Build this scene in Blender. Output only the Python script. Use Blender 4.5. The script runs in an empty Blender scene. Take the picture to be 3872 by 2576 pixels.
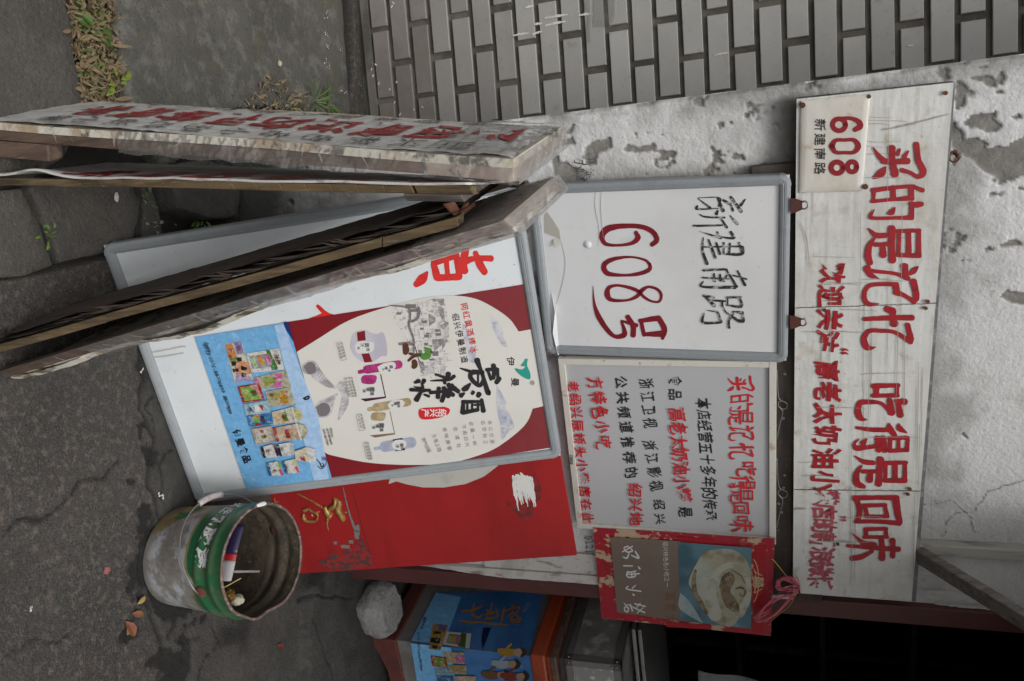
import bpy, math, random
import numpy as np
from mathutils import Vector, Matrix
random.seed(7)
SC = bpy.context.scene
COL = SC.collection
rad = math.radians
# ------------------------------------------------------------------ camera (a portrait shot, held on its side)
CAM_H = 1.53
PITCH, ROLL, FPX = 0.3408, -0.0295, 3011.0
C0 = np.array([0.0, 0.0, CAM_H])
_F = np.array([0, math.cos(PITCH), -math.sin(PITCH)])
_R = np.array([1.0, 0, 0]); _U = np.cross(_R, _F)
RIGHT = math.cos(ROLL)*_R + math.sin(ROLL)*_U
UP = math.cos(ROLL)*_U - math.sin(ROLL)*_R
FWD = _F
cam_d = bpy.data.cameras.new('camera'); cam = bpy.data.objects.new('camera', cam_d); COL.objects.link(cam)
cam_d.sensor_fit = 'HORIZONTAL'; cam_d.sensor_width = 36.0; cam_d.lens = 36.0*FPX/3872
cam_d.clip_start = 0.02; cam_d.clip_end = 400
m = Matrix.Identity(4)
for i in range(3):
    m[i][0] = UP[i]; m[i][1] = -RIGHT[i]; m[i][2] = -FWD[i]; m[i][3] = C0[i]
cam.matrix_world = m
SC.camera = cam
# ------------------------------------------------------------------ sky, sun, exposure
world = bpy.data.worlds.new('World'); SC.world = world; world.use_nodes = True
wn = world.node_tree.nodes; wl = world.node_tree.links
SUN_EL, SUN_ROT = rad(58), rad(160)
sky = wn.new('ShaderNodeTexSky'); sky.sky_type = 'NISHITA'; sky.sun_disc = False
sky.sun_elevation = SUN_EL; sky.sun_rotation = SUN_ROT; sky.air_density = 1.6; sky.dust_density = 6.0; sky.ozone_density = 1.0
hs = wn.new('ShaderNodeHueSaturation'); hs.inputs['Saturation'].default_value = 0.22
wl.new(sky.outputs[0], hs.inputs['Color']); wl.new(hs.outputs[0], wn['Background'].inputs['Color'])
wn['Background'].inputs['Strength'].default_value = 0.10
sun_d = bpy.data.lights.new('sun', 'SUN'); sun_d.energy = 0.95; sun_d.angle = rad(18); sun_d.color = (1, 0.97, 0.93)
sun = bpy.data.objects.new('sun', sun_d); COL.objects.link(sun)
_sd = Vector((math.sin(SUN_ROT)*math.cos(SUN_EL), math.cos(SUN_ROT)*math.cos(SUN_EL), math.sin(SUN_EL)))
sun.rotation_euler = _sd.to_track_quat('Z', 'Y').to_euler(); sun.location = (0, -2, 6)
SC.view_settings.view_transform = 'Standard'; SC.view_settings.look = 'None'
SC.view_settings.gamma = 1.0; SC.view_settings.use_curve_mapping = False
SC.view_settings.exposure = 0.24
# ------------------------------------------------------------------ measuring helpers: planes of the place
def ray(t): return (t[1]-1288)*RIGHT + (t[0]-1936)*UP + FPX*FWD
class Plane:
    """a real plane in the place: p0, axes h (to the right), v (up), normal n towards the street"""
    def __init__(s, p0, h, v):
        s.p0 = np.array(p0, float); s.h = np.array(h, float)/np.linalg.norm(h)
        v = np.array(v, float); v = v - s.h*(v@s.h); s.v = v/np.linalg.norm(v)
        s.n = np.cross(s.h, s.v)
        if s.n[1] > 0: s.n = -s.n
    def at(s, t, off=0.0):
        d = ray(t); p = s.p0 + s.n*off
        return C0 + d*(((p-C0)@s.n)/(d@s.n))
    def uv(s, t):
        p = s.at(t) - s.p0; return np.array([p@s.h, p@s.v])
    def pt(s, u, v, off=0.0): return s.p0 + s.h*u + s.v*v + s.n*off
    def shifted(s, off): return Plane(s.p0 + s.n*off, s.h, s.v)
def ground(t, z=0.0):
    d = ray(t); return C0 + d*((z-CAM_H)/d[2])
YW = rad(23.6)
HW = np.array([math.cos(YW), math.sin(YW), 0]); ZZ = np.array([0, 0, 1.0])
WALL = Plane((0.814, 2.479, 0), HW, ZZ)
YT = 0.1408
TILEP = Plane((-1.1827, 2.6689, CAM_H-1.4833), (math.cos(YT), math.sin(YT), 0), ZZ)
# ------------------------------------------------------------------ noise
def _hash(ix, iy, seed):
    h = (ix.astype(np.int64)*374761393 + iy.astype(np.int64)*668265263 + seed*1442695041) & 0xFFFFFFFF
    h = ((h ^ (h >> 13))*1274126177) & 0xFFFFFFFF
    return ((h ^ (h >> 16)) & 0xFFFF)/65535.0
def vnoise(x, y, seed=0):
    x = np.asarray(x, float); y = np.asarray(y, float)
    ix = np.floor(x); iy = np.floor(y); fx = x-ix; fy = y-iy
    fx = fx*fx*(3-2*fx); fy = fy*fy*(3-2*fy)
    a = _hash(ix, iy, seed); b = _hash(ix+1, iy, seed); c = _hash(ix, iy+1, seed); d = _hash(ix+1, iy+1, seed)
    return (a*(1-fx)+b*fx)*(1-fy) + (c*(1-fx)+d*fx)*fy
def fbm(x, y, seed=0, octv=4, gain=0.5):
    s = 0; a = 1; t = 0
    for o in range(octv):
        s = s + a*vnoise(x*2**o, y*2**o, seed+o*17); t += a; a *= gain
    return s/t
def pip(x, y, poly):
    ins = np.zeros(x.shape, bool); n = len(poly)
    for i in range(n):
        x1, y1 = poly[i]; x2, y2 = poly[(i+1) % n]
        if y1 == y2: continue
        c = ((y1 > y) != (y2 > y)) & (x < (x2-x1)*(y-y1)/(y2-y1)+x1)
        ins ^= c
    return ins
def pdist(x, y, line, closed=False):
    d = np.full(x.shape, 1e9); n = len(line)
    for i in range(n if closed else n-1):
        ax, ay = line[i]; bx, by = line[(i+1) % n]
        vx, vy = bx-ax, by-ay; L = vx*vx+vy*vy+1e-12
        t = np.clip(((x-ax)*vx+(y-ay)*vy)/L, 0, 1)
        d = np.minimum(d, np.hypot(x-ax-t*vx, y-ay-t*vy))
    return d
def sstep(x, a, b):
    t = np.clip((x-a)/(b-a), 0, 1); return t*t*(3-2*t)
# ------------------------------------------------------------------ materials
def rgb(s):
    s = s.lstrip('#'); v = [int(s[i:i+2], 16)/255 for i in (0, 2, 4)]
    return tuple((c/12.92 if c <= 0.04045 else ((c+0.055)/1.055)**2.4) for c in v)
MATS = {}
def mat(name, base, rough=0.6, layers=(), bump=(), coords='Object', stretch=(1, 1, 1), rough_var=0.0, metal=0.0, spec=None, rnd=0.0, alpha=None, coat=0.0, attrs=(), trans=0.0):
    """layers: (scale, detail, lo, hi, colour, strength[, stretch]); bump: (scale, detail, strength, dist[, stretch])"""
    if name in MATS: return MATS[name]
    mt = bpy.data.materials.new(name); mt.use_nodes = True; MATS[name] = mt
    nt = mt.node_tree; N = nt.nodes; L = nt.links; P = N['Principled BSDF']
    tc = N.new('ShaderNodeTexCoord')
    def coord(st):
        mp = N.new('ShaderNodeMapping'); mp.inputs['Scale'].default_value = st
        L.new(tc.outputs[coords], mp.inputs[0])
        if rnd:
            oi = N.new('ShaderNodeObjectInfo'); ml = N.new('ShaderNodeMath'); ml.operation = 'MULTIPLY'; ml.inputs[1].default_value = 37.0
            L.new(oi.outputs['Random'], ml.inputs[0]); L.new(ml.outputs[0], mp.inputs['Location'])
        return mp
    def noise(sc, det, st):
        n = N.new('ShaderNodeTexNoise'); n.inputs['Scale'].default_value = sc; n.inputs['Detail'].default_value = det
        n.inputs['Roughness'].default_value = 0.62
        L.new(coord(st).outputs[0], n.inputs['Vector']); return n
    def mixc(fac, a, b):
        mx = N.new('ShaderNodeMix'); mx.data_type = 'RGBA'
        L.new(fac, mx.inputs[0]); L.new(a, mx.inputs[6])
        if isinstance(b, tuple): mx.inputs[7].default_value = (*b, 1)
        else: L.new(b, mx.inputs[7])
        return mx.outputs[2]
    c = N.new('ShaderNodeRGB'); c.outputs[0].default_value = (*base, 1); cur = c.outputs[0]
    if rnd:
        oi = N.new('ShaderNodeObjectInfo'); mr = N.new('ShaderNodeMapRange')
        mr.inputs[3].default_value = 1-rnd; mr.inputs[4].default_value = 1+rnd
        L.new(oi.outputs['Random'], mr.inputs[0])
        hv = N.new('ShaderNodeHueSaturation'); L.new(mr.outputs[0], hv.inputs['Value']); L.new(cur, hv.inputs['Color']); cur = hv.outputs[0]
    first = None
    for ly in layers:
        sc, det, lo, hi, colr, stg = ly[:6]; st = ly[6] if len(ly) > 6 else stretch
        n = noise(sc, det, st); mr = N.new('ShaderNodeMapRange'); mr.interpolation_type = 'SMOOTHSTEP'
        mr.inputs[1].default_value = lo; mr.inputs[2].default_value = hi; mr.inputs[4].default_value = stg
        L.new(n.outputs[0], mr.inputs[0]); cur = mixc(mr.outputs[0], cur, colr)
        if first is None: first = n
    for (an, colr, stg) in attrs:
        at = N.new('ShaderNodeAttribute'); at.attribute_name = an
        ml = N.new('ShaderNodeMath'); ml.operation = 'MULTIPLY'; ml.inputs[1].default_value = stg
        L.new(at.outputs['Fac'], ml.inputs[0])
        if isinstance(colr, tuple) and len(colr) == 2:      # two colours mottled
            n = noise(colr[1], 6, stretch); mr = N.new('ShaderNodeMapRange'); mr.inputs[1].default_value = 0.35; mr.inputs[2].default_value = 0.65
            L.new(n.outputs[0], mr.inputs[0])
            ca = N.new('ShaderNodeMix'); ca.data_type = 'RGBA'; L.new(mr.outputs[0], ca.inputs[0])
            ca.inputs[6].default_value = (*colr[0], 1); ca.inputs[7].default_value = (*[v*0.6 for v in colr[0]], 1)
            cur = mixc(ml.outputs[0], cur, ca.outputs[2])
        else: cur = mixc(ml.outputs[0], cur, colr)
    L.new(cur, P.inputs['Base Color'])
    P.inputs['Roughness'].default_value = rough; P.inputs['Metallic'].default_value = metal
    if spec is not None: P.inputs['Specular IOR Level'].default_value = spec
    if coat: P.inputs['Coat Weight'].default_value = coat; P.inputs['Coat Roughness'].default_value = 0.12
    if trans: P.inputs['Transmission Weight'].default_value = trans
    if alpha is not None: P.inputs['Alpha'].default_value = alpha
    if rough_var:
        n = noise(9, 5, stretch); mr = N.new('ShaderNodeMapRange'); mr.inputs[3].default_value = max(0.02, rough-rough_var); mr.inputs[4].default_value = min(1, rough+rough_var)
        mr.inputs[1].default_value = 0.3; mr.inputs[2].default_value = 0.7
        L.new(n.outputs[0], mr.inputs[0]); L.new(mr.outputs[0], P.inputs['Roughness'])
    prev = None
    for b in bump:
        sc, det, stg, dist = b[:4]; st = b[4] if len(b) > 4 else stretch
        n = noise(sc, det, st); bp = N.new('ShaderNodeBump'); bp.inputs['Strength'].default_value = stg; bp.inputs['Distance'].default_value = dist
        L.new(n.outputs[0], bp.inputs['Height'])
        if prev: L.new(prev, bp.inputs['Normal'])
        prev = bp.outputs[0]
    if prev: L.new(prev, P.inputs['Normal'])
    return mt
def flat(hexs, k=1.0, rough=0.4):
    c = tuple(v*k for v in rgb(hexs)); nm = 'print_%s_%d_%d' % (hexs.strip('#'), int(k*100), int(rough*100))
    return mat(nm, c, rough, layers=((60, 3, 0.45, 0.75, tuple(v*0.82 for v in c), 0.5),), bump=((25, 2, 0.08, 0.002),))
def packprint(hexs, k=1.0):
    c = tuple(v*k for v in rgb(hexs)); lum = sum(c)/3
    return mat('package_%s_%d' % (hexs, int(k*100)), c, 0.35, layers=((110, 3, 0.50, 0.58, tuple(v*0.45 for v in c), 0.6), (75, 3, 0.54, 0.6, tuple(min(0.7, v*0.6+0.28) for v in c), 0.6), (140, 2, 0.6, 0.64, (c[1]*0.8, c[2]*0.8, c[0]*0.8), 0.6)), bump=((25, 2, 0.1, 0.002),))
# ------------------------------------------------------------------ mesh helpers
def mesh(name, v, f, m, parent=None, smooth=False, attrs=None, kind=None, label=None):
    me = bpy.data.meshes.new(name)
    v = np.asarray(v, dtype=np.float32)
    if isinstance(f, np.ndarray):
        me.vertices.add(len(v)); me.vertices.foreach_set('co', v.ravel())
        nf, k = f.shape
        me.loops.add(nf*k); me.loops.foreach_set('vertex_index', f.astype(np.int32).ravel())
        me.polygons.add(nf); me.polygons.foreach_set('loop_start', np.arange(0, nf*k, k, dtype=np.int32))
        me.update(calc_edges=True)
    else:
        me.from_pydata([tuple(map(float, p)) for p in v], [], f)
    me.validate()
    if smooth: me.shade_smooth()
    ms = m if isinstance(m, (list, tuple)) else [m]
    for q in ms: me.materials.append(q)
    if attrs:
        for an, av in attrs.items():
            a = me.attributes.new(an, 'FLOAT', 'POINT'); a.data.foreach_set('value', np.asarray(av, dtype=np.float32).ravel())
    o = bpy.data.objects.new(name, me); COL.objects.link(o)
    if parent is not None: put(o, parent)
    if kind: o['kind'] = kind
    if label: o['label'] = label
    return o
def rootof(o):
    l = Vector(o.location)
    while o.parent: o = o.parent; l += Vector(o.location)
    return l
def put(o, parent):
    """hang o (built in world coordinates) under parent without moving it"""
    o.location = Vector(o.location) - rootof(parent); o.parent = parent
def tag(o, label, cat, group=None):
    o['label'] = label; o['category'] = cat
    if group: o['group'] = group
    return o
def thing(name, loc, label, cat, group=None):
    o = bpy.data.objects.new(name, None); o.empty_display_size = 0.05; COL.objects.link(o); o.location = [float(c) for c in loc]
    return tag(o, label, cat, group)
class G:
    """gathers faces of one part"""
    def __init__(s): s.v = []; s.f = []
    def add(s, v, f):
        b = len(s.v); s.v += [np.array(p, float) for p in v]; s.f += [tuple(i+b for i in q) for q in f]
    def hexa(s, a, b):
        """a, b: two loops of 4 points"""
        s.add(list(a)+list(b), [(3, 2, 1, 0), (4, 5, 6, 7), (0, 1, 5, 4), (1, 2, 6, 5), (2, 3, 7, 6), (3, 0, 4, 7)])
    def prism(s, loop, ext):
        n = len(loop); ext = np.array(ext)
        s.add(list(loop)+[np.array(p)+ext for p in loop], [tuple(range(n))[::-1], tuple(range(n, 2*n))]+[(i, (i+1) % n, n+(i+1) % n, n+i) for i in range(n)])
    def tube(s, pts, r, seg=8, cap=True):
        pts = [np.array(p, float) for p in pts]; rs = r if isinstance(r, (list, tuple)) else [r]*len(pts)
        rings = []; pu = None
        for i, p in enumerate(pts):
            t = pts[min(i+1, len(pts)-1)]-pts[max(i-1, 0)]; t = t/(np.linalg.norm(t)+1e-9)
            if pu is None: pu = np.cross(t, [0, 0, 1.0]) if abs(t[2]) < 0.9 else np.cross(t, [1.0, 0, 0])
            u = pu-t*(pu@t); u /= (np.linalg.norm(u)+1e-9); w = np.cross(t, u); pu = u
            rings.append([p+rs[i]*(math.cos(2*math.pi*k/seg)*u+math.sin(2*math.pi*k/seg)*w) for k in range(seg)])
        v = [q for rg in rings for q in rg]; f = []
        for i in range(len(rings)-1):
            for k in range(seg):
                f.append((i*seg+k, i*seg+(k+1) % seg, (i+1)*seg+(k+1) % seg, (i+1)*seg+k))
        if cap: f.append(tuple(range(seg))[::-1]); f.append(tuple(range((len(rings)-1)*seg, len(rings)*seg)))
        s.add(v, f)
    def build(s, name, m, parent=None, smooth=False, bevel=0.0, **k):
        o = mesh(name, s.v, s.f, m, parent, smooth, **k)
        if bevel:
            b = o.modifiers.new('bevel', 'BEVEL'); b.width = bevel; b.segments = 2; b.limit_method = 'ANGLE'; b.angle_limit = rad(40)
        return o
def grid(nu, nv, fn):
    """fn(u,v)->(N,3) with u,v flattened in 0..1"""
    u, v = np.meshgrid(np.linspace(0, 1, nu), np.linspace(0, 1, nv), indexing='ij'); u = u.ravel(); v = v.ravel()
    P = fn(u, v); i = np.arange((nu-1)*(nv-1)); a = (i//(nv-1))*nv + i % (nv-1)
    return P, np.stack([a, a+nv, a+nv+1, a+1], 1), u, v
def bil(c, u, v):
    """bilinear over corners c = p00 (u0 v0), p10, p11, p01"""
    c = [np.array(q, float) for q in c]; u = np.asarray(u)[:, None]; v = np.asarray(v)[:, None]
    return c[0]*(1-u)*(1-v)+c[1]*u*(1-v)+c[2]*u*v+c[3]*(1-u)*v
def catmull(pts, n=5):
    pts = [np.array(p, float) for p in pts]
    if len(pts) < 3: return [pts[0]+(pts[-1]-pts[0])*t for t in np.linspace(0, 1, n+1)]
    out = []; P = [2*pts[0]-pts[1]]+pts+[2*pts[-1]-pts[-2]]
    for i in range(1, len(P)-2):
        for t in np.linspace(0, 1, n, endpoint=False):
            a, b, c, d = P[i-1:i+3]
            out.append(0.5*((2*b)+(c-a)*t+(2*a-5*b+4*c-d)*t*t+(3*b-a-3*c+d)*t**3))
    out.append(pts[-1]); return out
# ------------------------------------------------------------------ lettering: glyph outlines and brush strokes laid on a plane
_tc = bpy.data.curves.new('glyph', 'FONT'); _tc.resolution_u = 2; _to = bpy.data.objects.new('glyph', _tc); COL.objects.link(_to)
_gc = {}
def glyph(ch, bold=0.0):
    k = (ch, round(bold, 3))
    if k in _gc: return _gc[k]
    _tc.body = ch; _tc.offset = bold; _tc.size = 1.0
    bpy.context.view_layer.update()
    dg = bpy.context.evaluated_depsgraph_get(); me = bpy.data.meshes.new_from_object(_to.evaluated_get(dg))
    v = np.array([q.co[:2] for q in me.vertices]) if len(me.vertices) else np.zeros((0, 2))
    f = [tuple(p.vertices) for p in me.polygons]; bpy.data.meshes.remove(me)
    _gc[k] = (v, f); return v, f
class Print:
    """flat print on a plane: each add lies a hair above the last so nothing is coplanar"""
    def __init__(s, plane, off=0.0008, step=0.00004): s.pl = plane; s.off = off; s.step = step; s.gs = [G()]
    def mark(s):
        if s.gs[-1].v: s.gs.append(G())
    def _put(s, uvs, faces):
        s.gs[-1].add([s.pl.pt(a, b, s.off) for a, b in uvs], faces); s.off += s.step
    def char(s, ch, c, w, h, bold=0.0, wob=0.0, rot=0.0, shear=0.0, em=True):
        """c: photo point of the centre; w, h: size in photo pixels"""
        v, f = glyph(ch, bold)
        if not len(v): return
        o = s.pl.uv(c); ex = s.pl.uv((c[0], c[1]+10))-o; ey = s.pl.uv((c[0]+10, c[1]))-o
        ex = ex/10; ey = ey/10
        cj = ord(ch) > 0x2000
        if em and cj: x = v[:, 0]-0.5; y = v[:, 1]-0.36
        else:
            x = (v[:, 0]-v[:, 0].min()); x = x/max(x.max(), 1e-6)-0.5 if not em else v[:, 0]-(v[:, 0].min()+v[:, 0].max())/2
            y = (v[:, 1]-(v[:, 1].min()+v[:, 1].max())/2)
            if not em: y = y/max(y.max()*2, 1e-6)
            elif not cj: y = v[:, 1]-0.36
        if wob:
            sd = random.randint(0, 9999)
            x, y = x+wob*(vnoise(x*2.4+9, y*2.4+9, sd)-0.5)+wob*0.12*(vnoise(x*9+9, y*9, sd+3)-0.5), y+wob*(vnoise(x*2.4+9, y*2.4+5, sd+1)-0.5)+wob*0.12*(vnoise(x*9, y*9+5, sd+2)-0.5)
        x = x+shear*y
        cr, sr = math.cos(rot), math.sin(rot); x, y = x*cr-y*sr, x*sr+y*cr
        s._put([o+ex*w*a+ey*h*b for a, b in zip(x, y)], f)
    def line(s, text, a, b, w, h=None, bold=0.0, wob=0.0, rot=None, w2=None, jit=0.0, shear=0.0):
        h = h or w; w2 = w2 or w; n = len(text); s.mark()
        if rot is None: rot = math.atan2((b[0]-a[0]), (b[1]-a[1])) if abs(b[1]-a[1]) > abs(b[0]-a[0]) else 0.0
        for i, ch in enumerate(text):
            t = i/max(1, n-1); k = 1+(w2/w-1)*t
            if ch == ' ': continue
            s.char(ch, (a[0]+(b[0]-a[0])*t+random.uniform(-jit, jit), a[1]+(b[1]-a[1])*t+random.uniform(-jit, jit)), w*k, h*k, bold, wob, rot, shear)
    def poly(s, pts):
        s.mark()
        s._put([s.pl.uv(p) for p in pts], [tuple(range(len(pts)))])
    def stroke(s, pts, org=(0, 0), k=1.0, wk=1.0, rag=0.0, n=6):
        """pts (x, y, width) in a zoomed view at origin org with scale k"""
        P = catmull([(org[0]+p[0]*k, org[1]+p[1]*k, p[2]*k*wk) for p in pts], n); m_ = len(P); L = []; R = []
        for i, p in enumerate(P):
            t = (P[min(i+1, m_-1)]-P[max(i-1, 0)])[:2]; t = t/(np.linalg.norm(t)+1e-9); nn = np.array([-t[1], t[0]])
            a = p[2]/2*(1+random.uniform(-rag, rag)); b = p[2]/2*(1+random.uniform(-rag, rag))
            L.append(p[:2]+nn*a); R.append(p[:2]-nn*b)
            if i == 0: t0 = t
        def cap(p, t, sgn):
            nn = np.array([-t[1], t[0]]); r = p[2]/2
            return [p[:2]+nn*r*math.cos(q)+sgn*t*r*0.8*math.sin(q) for q in (math.pi*0.25, math.pi*0.5, math.pi*0.75)]
        loop = L + cap(P[-1], t, 1) + R[::-1] + [q for q in cap(P[0], t0, -1)][::-1]
        uv = [s.pl.uv(q) for q in loop]; n1 = m_; N_ = len(loop)
        f = [(i, i+1, N_-3-2-i, N_-3-1-i) for i in range(n1-1)]
        f.append((n1-1, n1, n1+1, n1+2, n1+3)); f.append((0, N_-4, N_-3, N_-2, N_-1))
        s._put(uv, f)
    def build(s, name, m, parent, **k):
        if k.get('kind') == 'stuff' or len(s.gs) == 1:
            g = G()
            for q in s.gs: g.add(q.v, q.f)
            return g.build(name, m, parent, **k)
        return [q.build(name, m, parent, **k) for q in s.gs if q.v][0]
    def brush(s, ch, c, w, h, wk=1.0, rot=0.0):
        """a hand-brushed character from the stroke table, centred on photo point c"""
        for st_ in CH[ch]:
            P = []
            for (x, y, q) in st_:
                a, b = x*w, y*h; P.append((c[0]+b*math.cos(rot)+a*math.sin(rot), c[1]+a*math.cos(rot)-b*math.sin(rot), q*(w+h)/2*wk))
            s.stroke(P, rag=0.07)
CH = {}
def learn(chars, kw, groups):
    for ch, ss in zip(chars, groups):
        pts = [(kw['org'][0]+p[0]*kw['k'], kw['org'][1]+p[1]*kw['k'], p[2]*kw['k']) for q in ss for p in q]
        x0, x1 = min(p[0]-p[2]/3 for p in pts), max(p[0]+p[2]/3 for p in pts); y0, y1 = min(p[1]-p[2]/3 for p in pts), max(p[1]+p[2]/3 for p in pts); sz = (x1-x0+y1-y0)/2
        CH[ch] = [[((kw['org'][1]+p[1]*kw['k']-(y0+y1)/2)/(y1-y0), (kw['org'][0]+p[0]*kw['k']-(x0+x1)/2)/(x1-x0), p[2]*kw['k']/sz) for p in q] for q in ss]
# ------------------------------------------------------------------ palette of materials
W3 = (1, 1, 1)
M_ground = mat('asphalt', (0.064, 0.058, 0.053), 0.9, layers=(
    (2.2, 5, 0.35, 0.7, (0.044, 0.041, 0.038), 0.9), (190, 4, 0.56, 0.64, (0.17, 0.155, 0.14), 0.5), (260, 2, 0.57, 0.63, (0.015, 0.015, 0.015), 0.8), (55, 8, 0.5, 0.64, (0.14, 0.117, 0.103), 0.7), (6, 6, 0.5, 0.7, (0.04, 0.038, 0.035), 0.6), (15, 5, 0.62, 0.72, (0.26, 0.25, 0.23), 0.25)),
    bump=((170, 5, 0.9, 0.007), (40, 6, 0.7, 0.010)), attrs=(('smooth', ((0.066, 0.063, 0.058), 9.0), 0.85), ('soil', (0.02, 0.018, 0.014), 1.0), ('wet', (0.010, 0.010, 0.010), 0.93)), rough_var=0.12)
M_slab = mat('paving_stone', (0.072, 0.067, 0.06), 0.88, layers=((5, 6, 0.4, 0.65, (0.05, 0.047, 0.043), 0.8), (110, 4, 0.57, 0.65, (0.15, 0.135, 0.12), 0.35), (30, 6, 0.5, 0.68, (0.10, 0.09, 0.08), 0.5), (200, 2, 0.59, 0.65, (0.02, 0.02, 0.02), 0.6)), bump=((90, 6, 0.9, 0.007), (14, 5, 0.6, 0.012)), rnd=0.12, rough_var=0.1)
M_slab2 = mat('mottled_concrete', (0.10, 0.096, 0.084), 0.9, layers=((4, 7, 0.42, 0.62, (0.075, 0.072, 0.062), 0.9), (18, 7, 0.48, 0.66, (0.19, 0.185, 0.165), 0.55), (130, 3, 0.6, 0.66, (0.03, 0.03, 0.028), 0.7), (7, 5, 0.58, 0.72, (0.1, 0.1, 0.055), 0.5)), bump=((100, 6, 0.9, 0.008), (16, 5, 0.6, 0.012)))
M_tile = mat('glazed_grey_tile', (0.46, 0.455, 0.44), 0.36, layers=((3, 4, 0.35, 0.75, (0.37, 0.362, 0.345), 0.7), (60, 5, 0.56, 0.76, (0.3, 0.28, 0.25), 0.5), (14, 6, 0.62, 0.74, (0.2, 0.18, 0.16), 0.55), (130, 2, 0.74, 0.78, (0.75, 0.75, 0.73), 0.6)), bump=((40, 3, 0.25, 0.002), (300, 2, 0.1, 0.001)), rnd=0.11, rough_var=0.1, stretch=(1, 1, 1))
M_grout = mat('dark_mortar', (0.15, 0.138, 0.122), 0.95, layers=((7, 6, 0.4, 0.62, (0.075, 0.07, 0.062), 0.9), (50, 4, 0.6, 0.7, (0.22, 0.15, 0.13), 0.6)), bump=((90, 5, 0.7, 0.004),))
M_plaster = mat('old_plaster', (0.66, 0.665, 0.67), 0.92, layers=(
    (1.7, 6, 0.42, 0.75, (0.44, 0.44, 0.43), 0.5), (9, 7, 0.54, 0.74, (0.34, 0.33, 0.31), 0.4), (70, 5, 0.60, 0.72, (0.3, 0.295, 0.28), 0.4), (160, 3, 0.64, 0.72, (0.22, 0.22, 0.21), 0.5)),
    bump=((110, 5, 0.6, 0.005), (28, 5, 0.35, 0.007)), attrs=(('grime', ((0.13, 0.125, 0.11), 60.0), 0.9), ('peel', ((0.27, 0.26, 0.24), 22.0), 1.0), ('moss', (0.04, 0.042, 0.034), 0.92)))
def wood(name, base, dark, light, st=(1, 1, 0.08), rough=0.8, amt=0.7):
    return mat(name, base, rough, layers=((60, 6, 0.4, 0.65, dark, amt, st), (170, 4, 0.55, 0.7, light, 0.5, st), (9, 4, 0.5, 0.75, dark, 0.5)), bump=((90, 5, 0.5, 0.003, st), (220, 3, 0.3, 0.001, st)), rnd=0.08)
M_wbrown = wood('weathered_brown_wood', (0.125, 0.082, 0.06), (0.05, 0.033, 0.026), (0.21, 0.16, 0.13), amt=0.85)
M_wyellow = wood('split_yellow_wood', (0.17, 0.118, 0.06), (0.045, 0.032, 0.02), (0.30, 0.26, 0.2), amt=0.9)
M_wdark = wood('rotten_dark_ply', (0.055, 0.038, 0.03), (0.02, 0.015, 0.012), (0.1, 0.07, 0.055), rough=0.95)
M_whead = mat('wrapped_pale_wood', (0.34, 0.28, 0.24), 0.5, layers=((9, 4, 0.45, 0.65, (0.2, 0.14, 0.11), 0.7), (16, 4, 0.58, 0.68, (0.6, 0.58, 0.55), 0.6)), bump=((20, 4, 0.2, 0.003),))
M_wgrey = wood('grey_weathered_timber', (0.19, 0.172, 0.158), (0.085, 0.075, 0.068), (0.33, 0.31, 0.29), st=(1, 1, 0.06))
M_canvas = mat('painted_canvas', (0.62, 0.61, 0.585), 0.6, layers=((5, 6, 0.45, 0.75, (0.36, 0.345, 0.32), 0.7, (1, 1, 0.35)), (26, 6, 0.54, 0.68, (0.22, 0.19, 0.16), 0.6, (1, 1, 0.3)), (110, 4, 0.56, 0.66, (0.12, 0.1, 0.08), 0.5, (1, 1, 0.25))), bump=((40, 6, 0.5, 0.004, (1, 1, 0.5)),))
M_edge = mat('stained_canvas_edge', (0.6, 0.57, 0.5), 0.7, layers=((14, 6, 0.48, 0.62, (0.3, 0.2, 0.1), 0.7), (22, 6, 0.52, 0.62, (0.06, 0.055, 0.04), 0.9), (20, 4, 0.58, 0.7, (0.3, 0.3, 0.1), 0.5)), bump=((60, 6, 0.6, 0.005),))
M_film = bpy.data.materials.new('clear_plastic_film'); M_film.use_nodes = True
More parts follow.
